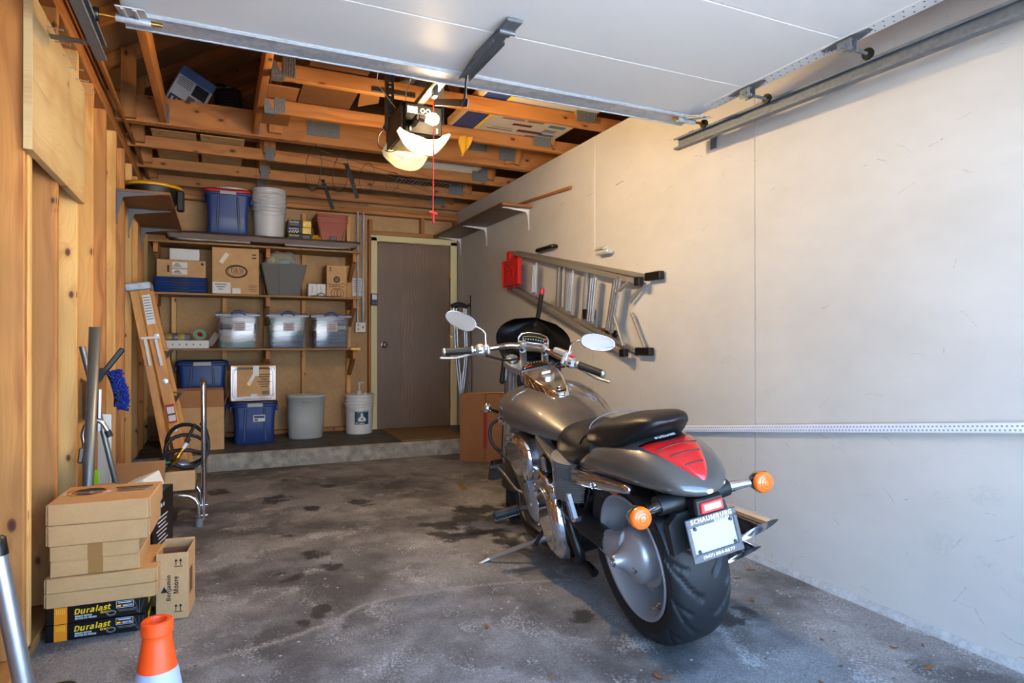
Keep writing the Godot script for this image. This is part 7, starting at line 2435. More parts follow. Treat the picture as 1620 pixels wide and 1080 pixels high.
	var ac := Transform3D(Basis(Vector3.BACK, PI / 2), Vector3(-0.12, 0.375, -0.76))
	b.lathe([Vector2(0.125, 0), Vector2(0.125, 0.05), Vector2(0.118, 0.065), Vector2(0.1, 0.075), Vector2(0.097, 0.074)], 40, ac, 50.0)
	put(b, "alternator_cover", M.chrome, t)
	b = MB.new()
	b.lathe([Vector2(0.097, 0.072), Vector2(0.095, 0.08), Vector2(0.085, 0.086), Vector2(0, 0.09)], 40, ac, 50.0)
	put(b, "cover_plate", M.brushed, t)
	for k in 8:
		b = MB.new()
		var a := TAU * k / 8 + 0.2
		b.lathe([Vector2(0.007, 0), Vector2(0.006, 0.006), Vector2(0, 0.007)], 8, Transform3D(Basis(Vector3.BACK, PI / 2), Vector3(-0.19, 0.375 + 0.111 * sin(a), -0.76 + 0.111 * cos(a))))
		put(b, "cover_bolt", M.chrome_soft, t)
	b = MB.new()
	b.loft([[0.1, 0.45], [0.155, 0.44], [0.185, 0.4], [0.195, 0.3]].map(func(q): return [[0.60, 0.47], [0.70, 0.50], [0.76, 0.56], [0.74, 0.60], [0.62, 0.55], [0.52, 0.50], [0.5, 0.44], [0.55, 0.42]].map(func(p): return Vector3(-q[0], 0.49 + (p[1] - 0.49) * (0.6 + q[1]), -(0.62 + (p[0] - 0.62) * (0.6 + q[1]))))))
	put(b, "gearcase_top", M.chrome, t)
	# rear gear cover, a big chrome barrel
	b = MB.new()
	b.loft([[0.10, 1.0], [0.165, 1.0], [0.19, 0.94], [0.203, 0.8]].map(func(q): return [[0.70, 0.44], [0.62, 0.475], [0.54, 0.46], [0.49, 0.40], [0.475, 0.31], [0.48, 0.23], [0.51, 0.165], [0.58, 0.16], [0.66, 0.2], [0.70, 0.3]].map(func(p): return Vector3(-q[0], 0.32 + (p[1] - 0.32) * q[1], -(0.585 + (p[0] - 0.585) * q[1])))))
	put(b, "gear_cover", M.chrome, t)
	b = MB.new()
	var gl := []
	for p in [[0.69, 0.44], [0.62, 0.468], [0.56, 0.44], [0.535, 0.38], [0.53, 0.3], [0.55, 0.2]]: gl.append(Vector3(-0.2, p[1], -p[0]))
	b.tube(curve(gl, 5), 0.006, 8)
	put(b, "cover_rib", M.chrome_soft, t)
	# foot controls
	for s in [-1.0, 1.0]:
		b = MB.new()
		b.tube([Vector3(s * 0.25, 0.337, -0.815), Vector3(s * 0.26, 0.337, -0.815), Vector3(s * 0.375, 0.34, -0.805), Vector3(s * 0.382, 0.34, -0.805)], [0.012, 0.021, 0.021, 0.014], 14)
		for k in 10: b.tube([Vector3(s * (0.262 + 0.0115 * k), 0.338, -0.815), Vector3(s * (0.267 + 0.0115 * k), 0.338, -0.815)], 0.0235, 14)
		put(b, "foot_peg", M.rubber, t)
		b = MB.new()
		b.tube([Vector3(s * 0.13, 0.31, -0.87), Vector3(s * 0.2, 0.33, -0.83), Vector3(s * 0.255, 0.337, -0.815)], 0.014, 10)
		b.bar(Vector3(s * 0.255, 0.318, -0.815), Vector3(s * 0.38, 0.318, -0.805), 0.008, 0.024, Vector3.UP, 0.002)
		put(b, "peg_bracket", M.chrome_soft, t)
	b = MB.new()
	b.tube(curve([Vector3(-0.17, 0.38, -0.87), Vector3(-0.215, 0.40, -0.93), Vector3(-0.235, 0.47, -1.06), Vector3(-0.25, 0.49, -1.1)], 5), 0.006, 8)
	put(b, "shift_rod", M.chrome, t)
	b = MB.new()
	b.tube([Vector3(-0.23, 0.49, -1.1), Vector3(-0.29, 0.49, -1.1)], 0.012, 10)
	put(b, "shift_toe", M.rubber, t)
	for s in [-1.0, 1.0]:
		b = MB.new()
		b.prism([Vector2(-0.022, -0.045), Vector2(0.018, -0.05), Vector2(0.024, 0.03), Vector2(0.008, 0.055), Vector2(-0.012, 0.05)], 0.016, Transform3D(Basis(Vector3(0, 0, -1), Vector3.UP, Vector3(1, 0, 0)) * Basis(Vector3.BACK, -0.25), Vector3(s * 0.205, 0.475, -0.25)))
		b.tube([Vector3(s * 0.2, 0.42, -0.26), Vector3(s * 0.15, 0.40, -0.3)], 0.011, 8)
		var pp := put(b, "passenger_peg", M.aluminium, t)
		b = MB.new()
		b.prism([Vector2(-0.013, -0.035), Vector2(0.012, -0.038), Vector2(0.014, 0.025), Vector2(-0.008, 0.028)], 0.006, Transform3D(Basis(Vector3(0, 0, -1), Vector3.UP, Vector3(1, 0, 0)) * Basis(Vector3.BACK, -0.25), Vector3(s * 0.216, 0.47, -0.25)))
		put(b, "peg_insert", M.rubber_grey, pp)
	# side stand on the floor
	b = MB.new()
	var foot := Vector3(-0.438, 0.0905, -0.94)
	var piv := Vector3(-0.135, 0.165, -0.83)
	b.tube([piv, piv.lerp(foot, 0.12), piv.lerp(foot, 0.14), piv.lerp(foot, 0.86), foot + Vector3(0.03, 0.008, 0.0)], [0.022, 0.022, 0.013, 0.011, 0.01], 12)
	b.tube([foot + Vector3(0.035, 0.008, 0), foot + Vector3(-0.015, -0.002, 0), foot + Vector3(-0.055, -0.008, -0.01)], [0.012, 0.009, 0.004], 8, true, false, Vector3.UP, 1.4, 0.7)
	put(b, "side_stand", M.aluminium, t)
	b = MB.new()
	b.tube([piv + Vector3(0.0, 0.06, 0.02), piv.lerp(foot, 0.2) + Vector3(0, -0.01, 0.02)], 0.009, 8)
	put(b, "stand_spring", M.frame_black, t)
	# ---- tank
	b = MB.new()
	var tk := []
	for q in [[0.28, 0.05, 0.70, 0.69, 0.67], [0.33, 0.092, 0.722, 0.70, 0.665], [0.41, 0.130, 0.750, 0.718, 0.665], [0.50, 0.165, 0.79, 0.735, 0.668], [0.62, 0.203, 0.838, 0.752, 0.672], [0.74, 0.228, 0.873, 0.768, 0.672], [0.85, 0.236, 0.895, 0.785, 0.675], [0.95, 0.230, 0.90, 0.797, 0.682], [1.03, 0.208, 0.888, 0.803, 0.695], [1.09, 0.172, 0.867, 0.803, 0.712], [1.13, 0.12, 0.845, 0.80, 0.74], [1.15, 0.06, 0.82, 0.80, 0.775]]:
		tk.append(sec(q[0], q[1], q[2], q[3], q[4], 0.82, 40))
	b.loft(tk)
	put(b, "fuel_tank", M.bike_grey, t)
	b = MB.new()
	b.loft([sec(0.3, 0.10, 0.69, 0.65, 0.62, 0.7, 24), sec(0.6, 0.15, 0.69, 0.65, 0.61, 0.7, 24), sec(0.95, 0.14, 0.70, 0.66, 0.6, 0.7, 24), sec(1.1, 0.08, 0.72, 0.68, 0.62, 0.7, 24)])
	put(b, "tank_underside", M.plastic_black, t)
	# winged emblem on the flank
	b = MB.new()
	b.ball(Vector3(-0.228, 0.748, -0.985), Vector3(0.008, 0.014, 0.018), 8)
	for k in 3: b.tube(curve([Vector3(-0.232, 0.752 - 0.008 * k, -0.975), Vector3(-0.235, 0.748 - 0.008 * k, -0.93), Vector3(-0.237, 0.742 - 0.006 * k, -0.88 - 0.02 * k)], 4), [0.005, 0.005, 0.0048, 0.0045, 0.004, 0.0035, 0.003, 0.002, 0.001], 6)
	b.tube(curve([Vector3(-0.222, 0.752, -1.0), Vector3(-0.213, 0.756, -1.03)], 3), 0.006, 6)
	put(b, "tank_emblem", M.chrome, t)
	# console
	b = MB.new()
	var outl := [[0.0, 0.655], [0.03, 0.665], [0.052, 0.72], [0.075, 0.80], [0.09, 0.87], [0.094, 0.92], [0.08, 0.965], [0.05, 0.992], [0.0, 1.0]]
	var ch := func(f: float) -> float: return 0.862 + (f - 0.655) * 0.33
	var rings := []
	for q in [[1.06, -0.03], [1.04, 0.0], [0.97, 0.012], [0.88, 0.016]]:
		var ring := []
		var pts := []
		for p in outl: pts.append([p[0], p[1]])
		for i in range(outl.size() - 2, 0, -1): pts.append([-outl[i][0], outl[i][1]])
		# seen from above: counter-clockwise
		for p in pts: ring.append(Vector3(p[0] * q[0], ch.call(p[1]) + q[1] - 0.14 * p[0] * p[0], -(0.84 + (p[1] - 0.84) * q[0])))
		rings.append(ring)
	b.loft(rings)
	put(b, "tank_console", M.chrome, t)
	b = MB.new()
	b.lathe([Vector2(0.04, 0.0), Vector2(0.04, 0.012), Vector2(0.034, 0.018), Vector2(0.0, 0.02)], 28, Transform3D(Basis(Vector3.RIGHT, 0.32), Vector3(0, ch.call(0.83) + 0.013, -0.83)))
	b.box(Vector3(0, ch.call(0.83) + 0.036, -0.83), Vector3(0.05, 0.012, 0.008), 0.003, Basis(Vector3.RIGHT, 0.32))
	put(b, "filler_cap", M.chrome_soft, t)
	b = MB.new()
	b.lathe([Vector2(0.012, 0.0), Vector2(0.012, 0.006), Vector2(0.006, 0.008), Vector2(0, 0.008)], 14, Transform3D(Basis(Vector3.RIGHT, 0.32), Vector3(0.004, ch.call(0.70) + 0.014, -0.70)))
	put(b, "key_lock", M.chrome_soft, t)
	# gauge at the head of the console
	b = MB.new()
	var gx := Transform3D(Basis(Vector3.RIGHT, 0.45), Vector3(0, ch.call(0.925) + 0.018, -0.925))
	var arc := []
	for i in 15: arc.append(Vector2(cos(PI * i / 14.0) * 0.082, 0.0 + sin(PI * i / 14.0) * 0.066))
	b.prism(arc, 0.012, gx * Transform3D(Basis(Vector3.RIGHT, -PI / 2), Vector3.ZERO))
	put(b, "speedometer", M.gauge_black, t)
	for i in 13:
		var a := PI * (i + 1) / 14.0
		patch(t, "dial_mark", 0.0016, 0.008, gx * Transform3D(Basis(Vector3.RIGHT, -PI / 2) * Basis(Vector3.BACK, a - PI / 2), Vector3(cos(a) * 0.07, 0.0062, -sin(a) * 0.055)), M.white_print, 0.0004)
	patch(t, "dial_needle", 0.035, 0.006, gx * Transform3D(Basis(Vector3.RIGHT, -PI / 2) * Basis(Vector3.BACK, 0.25), Vector3(-0.04, 0.0066, -0.022)), M.red_print, 0.0004)
	# ---- seat
	b = MB.new()
	var st := []
	for q in [[0.535, 0.085, 0.665, 0.60, 0.56], [0.515, 0.118, 0.695, 0.62, 0.545], [0.475, 0.142, 0.735, 0.65, 0.54], [0.43, 0.152, 0.765, 0.67, 0.545], [0.36, 0.160, 0.757, 0.68, 0.565], [0.26, 0.164, 0.738, 0.685, 0.61], [0.17, 0.164, 0.742, 0.70, 0.655], [0.10, 0.155, 0.76, 0.71, 0.68]]:
		st.append(sec(q[0], q[1], q[2], q[3], q[4], 0.72, 32))
	st.reverse()
	b.loft(st)
	put(b, "rider_seat", M.leather, t)
	b = MB.new()
	var ps := []
	for q in [[0.22, 0.08, 0.748, 0.73, 0.715], [0.19, 0.122, 0.778, 0.745, 0.712], [0.13, 0.140, 0.808, 0.752, 0.715], [0.04, 0.141, 0.832, 0.76, 0.72], [-0.06, 0.133, 0.846, 0.768, 0.73], [-0.11, 0.127, 0.853, 0.776, 0.746], [-0.148, 0.116, 0.858, 0.792, 0.774], [-0.178, 0.103, 0.861, 0.807, 0.792], [-0.21, 0.088, 0.860, 0.821, 0.807], [-0.235, 0.07, 0.854, 0.833, 0.821], [-0.248, 0.045, 0.847, 0.839, 0.831], [-0.253, 0.015, 0.842, 0.839, 0.836]]:
		ps.append(sec(q[0], q[1], q[2], q[3], q[4], 0.62, 36))
	ps.reverse()
	b.loft(ps)
	var pad := put(b, "passenger_seat", M.leather, t)
	b = MB.new()
	var hoop := []
	for i in 17:
		var a := PI * i / 16.0
		hoop.append(Vector3(cos(a) * 0.144, 0.722 + sin(a) * 0.07, -0.175 + 0.02 * sin(a) - 0.03 * (1.0 - sin(a))))
	b.tube(hoop, 0.0045, 6)
	put(b, "seat_piping", M.leather_edge, pad)
	b = MB.new()
	var sh := []
	for i in 13:
		var a := lerpf(0.12, PI - 0.12, i / 12.0)
		sh.append(Vector3(cos(a) * 0.131, 0.776 + sin(a) * 0.047, -0.12 - 0.05 * sin(a)))
	b.tube(sh, 0.002, 5)
	put(b, "stitching", M.stitch, pad)
	# ---- tail
	b = MB.new()
	var tl := []
	for q in [[0.30, 0.125, 0.68, 0.62, 0.50], [0.22, 0.15, 0.73, 0.65, 0.52], [0.12, 0.163, 0.752, 0.67, 0.56], [0.0, 0.168, 0.77, 0.68, 0.60], [-0.12, 0.162, 0.778, 0.685, 0.605], [-0.20, 0.152, 0.772, 0.685, 0.608], [-0.26, 0.14, 0.752, 0.68, 0.610], [-0.31, 0.124, 0.727, 0.67, 0.612], [-0.35, 0.104, 0.700, 0.66, 0.615], [-0.38, 0.08, 0.675, 0.648, 0.618], [-0.40, 0.045, 0.654, 0.64, 0.622], [-0.408, 0.012, 0.642, 0.636, 0.628]]:
		tl.append(sec(q[0], q[1], q[2], q[3], q[4], 0.85, 40))
	tl.reverse()
	b.loft(tl)
	put(b, "tail_fairing", M.bike_grey, t)
	# tail lamp: lies on the rear slope of the fairing, proud by a few millimetres
	var slope := func(x: float, f: float) -> float:
		var fs := [0.12, 0.0, -0.12, -0.20, -0.26, -0.31, -0.35, -0.38, -0.40, -0.408]
		var tp := [0.752, 0.77, 0.778, 0.772, 0.752, 0.727, 0.70, 0.675, 0.654, 0.642]
		var md := [0.67, 0.68, 0.685, 0.685, 0.68, 0.67, 0.66, 0.648, 0.64, 0.636]
		var hw := [0.163, 0.168, 0.162, 0.152, 0.14, 0.124, 0.104, 0.08, 0.045, 0.012]
		for i in fs.size() - 1:
			if f <= fs[i] and f >= fs[i + 1]:
				var u: float = (fs[i] - f) / (fs[i] - fs[i + 1])
				var w: float = lerpf(hw[i], hw[i + 1], u)
				var c: float = clampf(absf(x) / w, 0.0, 1.0)
				return lerpf(md[i], md[i + 1], u) + pow(1.0 - pow(c, 2.0 / 0.85), 0.85 / 2.0) * (lerpf(tp[i], tp[i + 1], u) - lerpf(md[i], md[i + 1], u))
		return 0.65
	for part in [[0, 0.0, 1.0, "tail_light", "red_lens", 0.009], [1, -0.06, 0.02, "lamp_band", "red_dark", 0.008]]:
		b = MB.new()
		var grid := []
		for i in 15:
			var v: float = lerpf(part[2], part[1], i / 14.0)
			var row := []
			for j in 13:
				var u := -1.0 + 2.0 * j / 12
				var vv := clampf(v, 0.0, 1.0)
				var hw := 0.092 * pow(1.0 - pow(vv, 1.5), 0.72) + 0.004
				var x := u * hw
				var f := lerpf(-0.214, -0.388, v) + 0.035 * u * u * (1.0 - vv)
				var e := 1.0 - pow(absf(u), 6.0)
				e *= clampf(minf((v - part[1]) * 12.0, (part[2] - v) * 12.0) + 0.1, 0.0, 1.0) if part[0] == 0 else 1.0
				row.append(Vector3(x, slope.call(x, f) + part[5] * e * 0.8, -f + part[5] * e * 0.6))
			grid.append(row)
		b.sheet(grid)
		put(b, part[3], M[part[4]], t)
	for k in 3:
		b = MB.new()
		var pts := []
		for j in 11:
			var u := -1.0 + 2.0 * j / 10
			var v := 0.22 + 0.25 * k
			var x: float = u * 0.075 * (1.0 - 0.28 * k)
			var f := lerpf(-0.214, -0.388, v)
			pts.append(Vector3(x, slope.call(x, f) + 0.0075, -f + 0.005))
		b.tube(pts, 0.0024, 5)
		put(b, "lamp_line", M.red_dark, t)
	letters(t, "SUZUKI", 0.078, 0.012, face(Vector3(0.003, 0.7765, 0.184), Vector3.RIGHT, Vector3(0, 1, 0.2)), M.white_print, "Droid Sans", true, 0.002)
	# chrome trim along each side below the fairing
	for s in [-1.0, 1.0]:
		b = MB.new()
		var gr := []
		for q in [[0.30, 0.008, 0.02], [0.285, 0.02, 0.034], [0.22, 0.024, 0.04], [0.1, 0.022, 0.034], [-0.05, 0.018, 0.026], [-0.14, 0.014, 0.02], [-0.175, 0.012, 0.016], [-0.186, 0.007, 0.009], [-0.188, 0.001, 0.001]]:
			var y: float = 0.585 + (0.28 - q[0]) * 0.09
			gr.append(sec(q[0], q[1], y + q[2], y, y - q[2] * 0.8, 0.75, 20, s * (0.165 - 0.04 * clampf(-q[0], 0, 1))))
		gr.reverse()
		b.loft(gr)
		var rail := put(b, "side_trim", M.chrome, t)
		b = MB.new()
		b.lathe([Vector2(0.012, -0.004), Vector2(0.01, 0.004), Vector2(0, 0.006)], 14, Transform3D(Basis(Vector3.BACK, s * -PI / 2 * -1.0 if s < 0 else -PI / 2), Vector3(s * 0.187, 0.60, -0.05)))
		put(b, "trim_bolt", M.chrome_soft, rail)
	b = MB.new()
	b.box(Vector3(-0.135, 0.585, 0.005), Vector3(0.012, 0.035, 0.045), 0.004)
	put(b, "side_reflector", M.red_lens, t)
	# ---- lamps and plate
	b = MB.new()
	b.loft([[-0.13, 0.03], [-0.09, 0.032], [-0.05, 0.034], [0.0, 0.036], [0.05, 0.034], [0.09, 0.032], [0.13, 0.03]].map(func(q): return range(16).map(func(i): return Vector3(q[0], 0.595 + sin(TAU * i / 16) * q[1], 0.30 + cos(TAU * i / 16) * q[1] * 1.2))))
	b.box(Vector3(0, 0.60, 0.24), Vector3(0.16, 0.05, 0.18), 0.015)
	b.prism([Vector2(-0.09, 0.57), Vector2(0.09, 0.57), Vector2(0.10, 0.53), Vector2(0.05, 0.46), Vector2(-0.05, 0.46), Vector2(-0.12, 0.44), Vector2(-0.125, 0.54)], 0.03, Transform3D(Basis(), Vector3(0, 0, 0.33)))
	put(b, "signal_bracket", M.plastic_matt, t)
	for s in [-1.0, 1.0]:
		b = MB.new()
		var c := Vector3(s * 0.228, 0.60, 0.36)
		b.tube([Vector3(s * 0.125, 0.596, 0.31), Vector3(s * 0.14, 0.596, 0.315), Vector3(s * 0.19, 0.598, 0.335), c + Vector3(-s * 0.02, 0, -0.012)], [0.02, 0.019, 0.013, 0.012], 14)
		b.lathe([Vector2(0.0, -0.045), Vector2(0.02, -0.04), Vector2(0.033, -0.02), Vector2(0.036, 0.0), Vector2(0.036, 0.004)], 24, Transform3D(Basis(Vector3.RIGHT, PI / 2), c))
		var sg := put(b, "turn_signal", M.chrome, t)
		b = MB.new()
		b.lathe([Vector2(0.0345, 0.0), Vector2(0.0345, 0.012), Vector2(0.031, 0.02), Vector2(0.018, 0.025), Vector2(0.0, 0.0265)], 24, Transform3D(Basis(Vector3.RIGHT, PI / 2), c), 60.0)
		put(b, "amber_lens", M.amber, sg)
		b = MB.new()
		for k in 3: b.tube(range(20).map(func(i): return c + Vector3(cos(TAU * i / 20) * (0.012 + 0.009 * k), sin(TAU * i / 20) * (0.012 + 0.009 * k), 0.026 - 0.0022 * k * k)), 0.0011, 5, false, true, Vector3.BACK)
		put(b, "lens_ring", M.amber_dark, sg)
	b = MB.new()
	b.box(Vector3(0.0, 0.588, 0.37), Vector3(0.105, 0.055, 0.05), 0.006)
	put(b, "reflector_housing", M.plastic_black, t)
	b = MB.new()
	b.box(Vector3(0.005, 0.585, 0.397), Vector3(0.082, 0.036, 0.008), 0.003)
	put(b, "plate_reflector", M.red_lens, t)
	b = MB.new()
	b.box(Vector3(0.005, 0.586, 0.4015), Vector3(0.062, 0.02, 0.003), 0.001)
	put(b, "reflector_window", M.reflector_pale, t)
	var pf := Transform3D(Basis(Vector3.RIGHT, deg_to_rad(-9)), Vector3(-0.006, 0.497, 0.402))
	b = MB.new()
	for a in [[0.0, 0.053, 0.184, 0.027], [0.0, -0.054, 0.184, 0.025], [-0.085, 0.0, 0.014, 0.1], [0.085, 0.0, 0.014, 0.1]]: b.box(pf * Vector3(a[0], a[1], 0.004), Vector3(a[2], a[3], 0.006), 0.002, pf.basis)
	put(b, "plate_frame", M.plate_grey, t)
	b = MB.new()
	b.box(pf * Vector3(0, 0, 0), Vector3(0.178, 0.118, 0.002), 0.0, pf.basis)
	put(b, "license_plate", M.plate_face, t)
	b = MB.new()
	b.box(pf * Vector3(0, 0.08, -0.006), Vector3(0.06, 0.06, 0.003), 0.001, pf.basis)
	put(b, "plate_hanger", M.aluminium, t)
	letters(t, "SCHAUMBURG", 0.15, 0.014, pf * Transform3D(Basis(), Vector3(0, 0.056, 0.0072)), M.white_print, "Droid Sans", true, 0.0012)
	letters(t, "SUZUKI", 0.055, 0.007, pf * Transform3D(Basis(), Vector3(0.035, 0.044, 0.0072)), M.white_print, "Droid Sans", true, 0.001)
	letters(t, "(847) 884-6677", 0.115, 0.011, pf * Transform3D(Basis(), Vector3(0, -0.054, 0.0072)), M.white_print, "Droid Sans", true, 0.0012)
	for q in [[-0.062, 0.033], [0.068, 0.033], [-0.062, -0.036], [0.068, -0.036]]:
		b = MB.new()
		b.lathe([Vector2(0.006, 0), Vector2(0.005, 0.005), Vector2(0, 0.006)], 10, pf * Transform3D(Basis(Vector3.RIGHT, PI / 2), Vector3(q[0], q[1], 0.001)))
		put(b, "plate_screw", M.frame_black, t)
	# ---- mufflers on the right: two slash-cut cans
	for k in 2:
		b = MB.new()
		var y: float = [0.405, 0.285][k]
		var c0 := Vector3(0.215, y, -0.45)
		var c1 := Vector3(0.232, y + 0.008, 0.27 if k == 0 else 0.165)
		var rr: float = 0.064 if k == 0 else 0.06
		var ringsm := []
		for q in [[0.0, 0.6], [0.12, 0.85], [0.3, 1.0], [0.7, 1.0], [1.0, 1.0]]:
			var ring := []
			for i in 28:
				var a := TAU * i / 28
				var p := c0.lerp(c1, q[0]) + Vector3(cos(a) * rr * q[1], -sin(a) * rr * q[1], 0)
				if q[0] == 1.0: p.z += 0.09 * -sin(a) + 0.02
				ring.append(p)
			ringsm.append(ring)
		ringsm.reverse()
		b.loft(ringsm, false, true)
		var can := put(b, "muffler", M.chrome, t)
		# the bore, with the rim of the slash cut
		b = MB.new()
		var inner := []
		for q in [[1.0, 1.0], [1.0, 0.94], [0.8, 0.92], [0.6, 0.9]]:
			var ring := []
			for i in 28:
				var a := TAU * i / 28
				var p := c0.lerp(c1, q[0]) + Vector3(cos(a) * rr * q[1], -sin(a) * rr * q[1], 0)
				if q[0] == 1.0: p.z += 0.09 * -sin(a) * q[1] + 0.02
				ring.append(p)
			inner.append(ring)
		b.loft(inner, false, true)
		put(b, "muffler_bore", M.chrome_soft, can)
	b = MB.new()
	b.tube(curve([Vector3(0.22, 0.38, -0.42), Vector3(0.2, 0.3, -0.7), Vector3(0.18, 0.32, -1.0), Vector3(0.14, 0.52, -1.05)], 6), 0.03, 12)
	b.tube(curve([Vector3(0.22, 0.27, -0.42), Vector3(0.2, 0.3, -0.55), Vector3(0.18, 0.42, -0.5), Vector3(0.13, 0.55, -0.45)], 6), 0.028, 12)
	put(b, "exhaust_pipe", M.chrome, t)
	# ---- front end, turned to the right about the steering head
	var head := Vector3(0, 0.85, -1.2)
	var ax := Vector3(0, cos(0.54), sin(0.54))
	var sb := Basis(ax, -0.575)
	var S := func(p: Vector3) -> Vector3: return head + sb * (p - head)
	var wc := Vector3(0, 0.32, -1.71)
	b = MB.new()
	tyre(b, S.call(wc), 0.319, 0.066, 0.225, sb, 15)
	put(b, "front_tyre", M.rubber, t)
	b = MB.new()
	b.lathe([Vector2(0.215, -0.05), Vector2(0.23, -0.048), Vector2(0.205, -0.02), Vector2(0.2, 0.0), Vector2(0.205, 0.02), Vector2(0.23, 0.048), Vector2(0.215, 0.05), Vector2(0.19, 0.01), Vector2(0.19, -0.01), Vector2(0.215, -0.05)], 48, Transform3D(sb * Basis(Vector3.BACK, PI / 2), S.call(wc)))
	for k in 5:
		var a := TAU * k / 5
		b.bar(S.call(wc), S.call(wc + Vector3(0, sin(a), cos(a)) * 0.2), 0.04, 0.03, sb * Vector3.RIGHT, 0.008)
	put(b, "front_rim", M.wheel_silver, t)
	b = MB.new()
	rows = []
	for i in 19:
		var a := lerpf(-0.25, 2.35, i / 18.0)
		var row := []
		for j in 11:
			var v := -1.0 + 2.0 * j / 10
			var rr := 0.345 - 0.05 * pow(absf(v), 2.4)
			row.append(S.call(wc + Vector3(v * 0.088, sin(a) * rr, cos(a) * rr)))
		rows.append(row)
	b.sheet(rows, true)
	put(b, "front_fender", M.bike_grey, t)
	for s in [-1.0, 1.0]:
		b = MB.new()
		var fork := func(u: float, rr: float) -> Vector3: return S.call(Vector3(s * 0.108, 0.985, -1.34).lerp(Vector3(s * 0.108, 0.33, -1.70), u))
		b.tube([fork.call(0.0, 0), fork.call(0.42, 0), fork.call(0.43, 0), fork.call(1.0, 0)], [0.026, 0.026, 0.033, 0.033], 18)
		put(b, "fork_tube", M.aluminium, t)
		b = MB.new()
		b.lathe([Vector2(0.033, 0), Vector2(0.033, 0.012), Vector2(0.016, 0.013), Vector2(0.014, 0.024), Vector2(0, 0.025)], 20, Transform3D(sb * Basis(Vector3.RIGHT, 0.5), fork.call(-0.005, 0)))
		put(b, "fork_cap", M.aluminium, t)
	b = MB.new()
	var tc := []
	for i in 24:
		var a := TAU * i / 24
		tc.append(Vector2(cos(a) * 0.155, sin(a) * 0.05 + 0.02 * cos(a * 2.0)))
	var tx := Transform3D(sb * Basis(Vector3.RIGHT, -PI / 2 + 0.5), S.call(Vector3(0, 0.955, -1.33)))
	b.prism(tc, 0.034, tx)
	put(b, "triple_clamp", M.aluminium, t)
	# radiator and nacelle in the dark behind the clamp
	b = MB.new()
	b.loft([[1.42, 0.07, 0.09], [1.48, 0.09, 0.12], [1.56, 0.09, 0.11], [1.62, 0.06, 0.06]].map(func(q): return sec(q[0], q[1], 0.90 + q[2], 0.90, 0.90 - q[2], 0.8, 24).map(func(p): return S.call(p))))
	put(b, "headlight_cowl", M.plastic_matt, t)
	b = MB.new()
	b.box(S.call(Vector3(-0.155, 0.92, -1.40)), Vector3(0.03, 0.17, 0.07), 0.012, sb)
	put(b, "cowl_bracket", M.plastic_black, t)
	b = MB.new()
	b.box(S.call(Vector3(0.155, 0.92, -1.40)), Vector3(0.03, 0.17, 0.07), 0.012, sb)
	put(b, "cowl_bracket", M.plastic_black, t)
	b = MB.new()
	b.bar(S.call(Vector3(-0.135, 1.0, -1.37)), S.call(Vector3(-0.14, 0.86, -1.39)), 0.016, 0.02, sb * Vector3.RIGHT, 0.004)
	put(b, "screen_stay", M.aluminium, t)
	# windscreen: a curved smoked sheet
	b = MB.new()
	var g0 := []
	var g1 := []
	for i in 13:
		var v := i / 12.0
		var y := lerpf(0.965, 1.243, v)
		var hw: float
		if v < 0.5: hw = lerpf(0.15, 0.212, sin(v * PI))
		else: hw = 0.212 * pow(1.0 - pow((v - 0.5) / 0.5, 2.2), 0.55) + 0.002
		var r0 := []
		var r1 := []
		for j in 17:
			var u := -1.0 + 2.0 * j / 16
			var p := Vector3(u * hw, y - 0.004, -1.47 + 0.10 * v + 0.09 * u * u)
			r0.append(S.call(p))
			r1.append(S.call(p + Vector3(0, 0, -0.004)))
		g0.append(r0)
		g1.append(r1)
	b.sheet(g0)
	g1.reverse()
	b.sheet(g1)
	put(b, "windscreen", M.smoke, t)
	# bar, risers and controls
	b = MB.new()
	b.tube(curve([Vector3(-0.425, 0.993, -1.02), Vector3(-0.27, 1.023, -1.085), Vector3(-0.17, 1.05, -1.14), Vector3(-0.10, 1.07, -1.18), Vector3(0.0, 1.075, -1.19), Vector3(0.10, 1.07, -1.18), Vector3(0.17, 1.05, -1.14), Vector3(0.27, 1.023, -1.085), Vector3(0.425, 0.993, -1.02)].map(func(p): return S.call(p)), 8), 0.0165, 16)
	put(b, "handlebar", M.chrome, t)
	for s in [-1.0, 1.0]:
		b = MB.new()
		b.tube(curve([Vector3(s * 0.06 + 0.03, 0.96, -1.29), Vector3(s * 0.06 + 0.03, 0.985, -1.27), Vector3(s * 0.06 + 0.03, 1.03, -1.22), Vector3(s * 0.06 + 0.03, 1.055, -1.19)].map(func(p): return S.call(p)), 5), 0.02, 12, true, false, Vector3.UP, 1.0, 1.0)
		b.box(S.call(Vector3(s * 0.06 + 0.03, 1.077, -1.188)), Vector3(0.034, 0.062, 0.05), 0.014, sb * Basis(Vector3.RIGHT, 0.35))
		put(b, "riser", M.aluminium, t)
		for e in [-0.02, 0.02]:
			b = MB.new()
			b.lathe([Vector2(0.008, 0), Vector2(0.008, 0.006), Vector2(0.004, 0.006), Vector2(0.004, 0.002), Vector2(0, 0.002)], 10, Transform3D(sb * Basis(Vector3.RIGHT, PI / 2 + 0.35), S.call(Vector3(s * 0.06 + 0.03, 1.075 + e, -1.164 + e * -0.35))))
			put(b, "clamp_bolt", M.frame_black, t)
		# grip with end weight
		b = MB.new()
		var ga := Vector3(s * 0.287, 1.02, -1.078)
		var gb := Vector3(s * 0.415, 0.995, -1.024)
		var gp := []
		var gr2 := []
		for k in 25:
			gp.append(S.call(ga.lerp(gb, k / 24.0)))
			gr2.append(0.0185 + (0.0012 if k % 2 == 0 else 0.0))
		b.tube(gp, gr2, 16)
		put(b, "grip", M.rubber, t)
		b = MB.new()
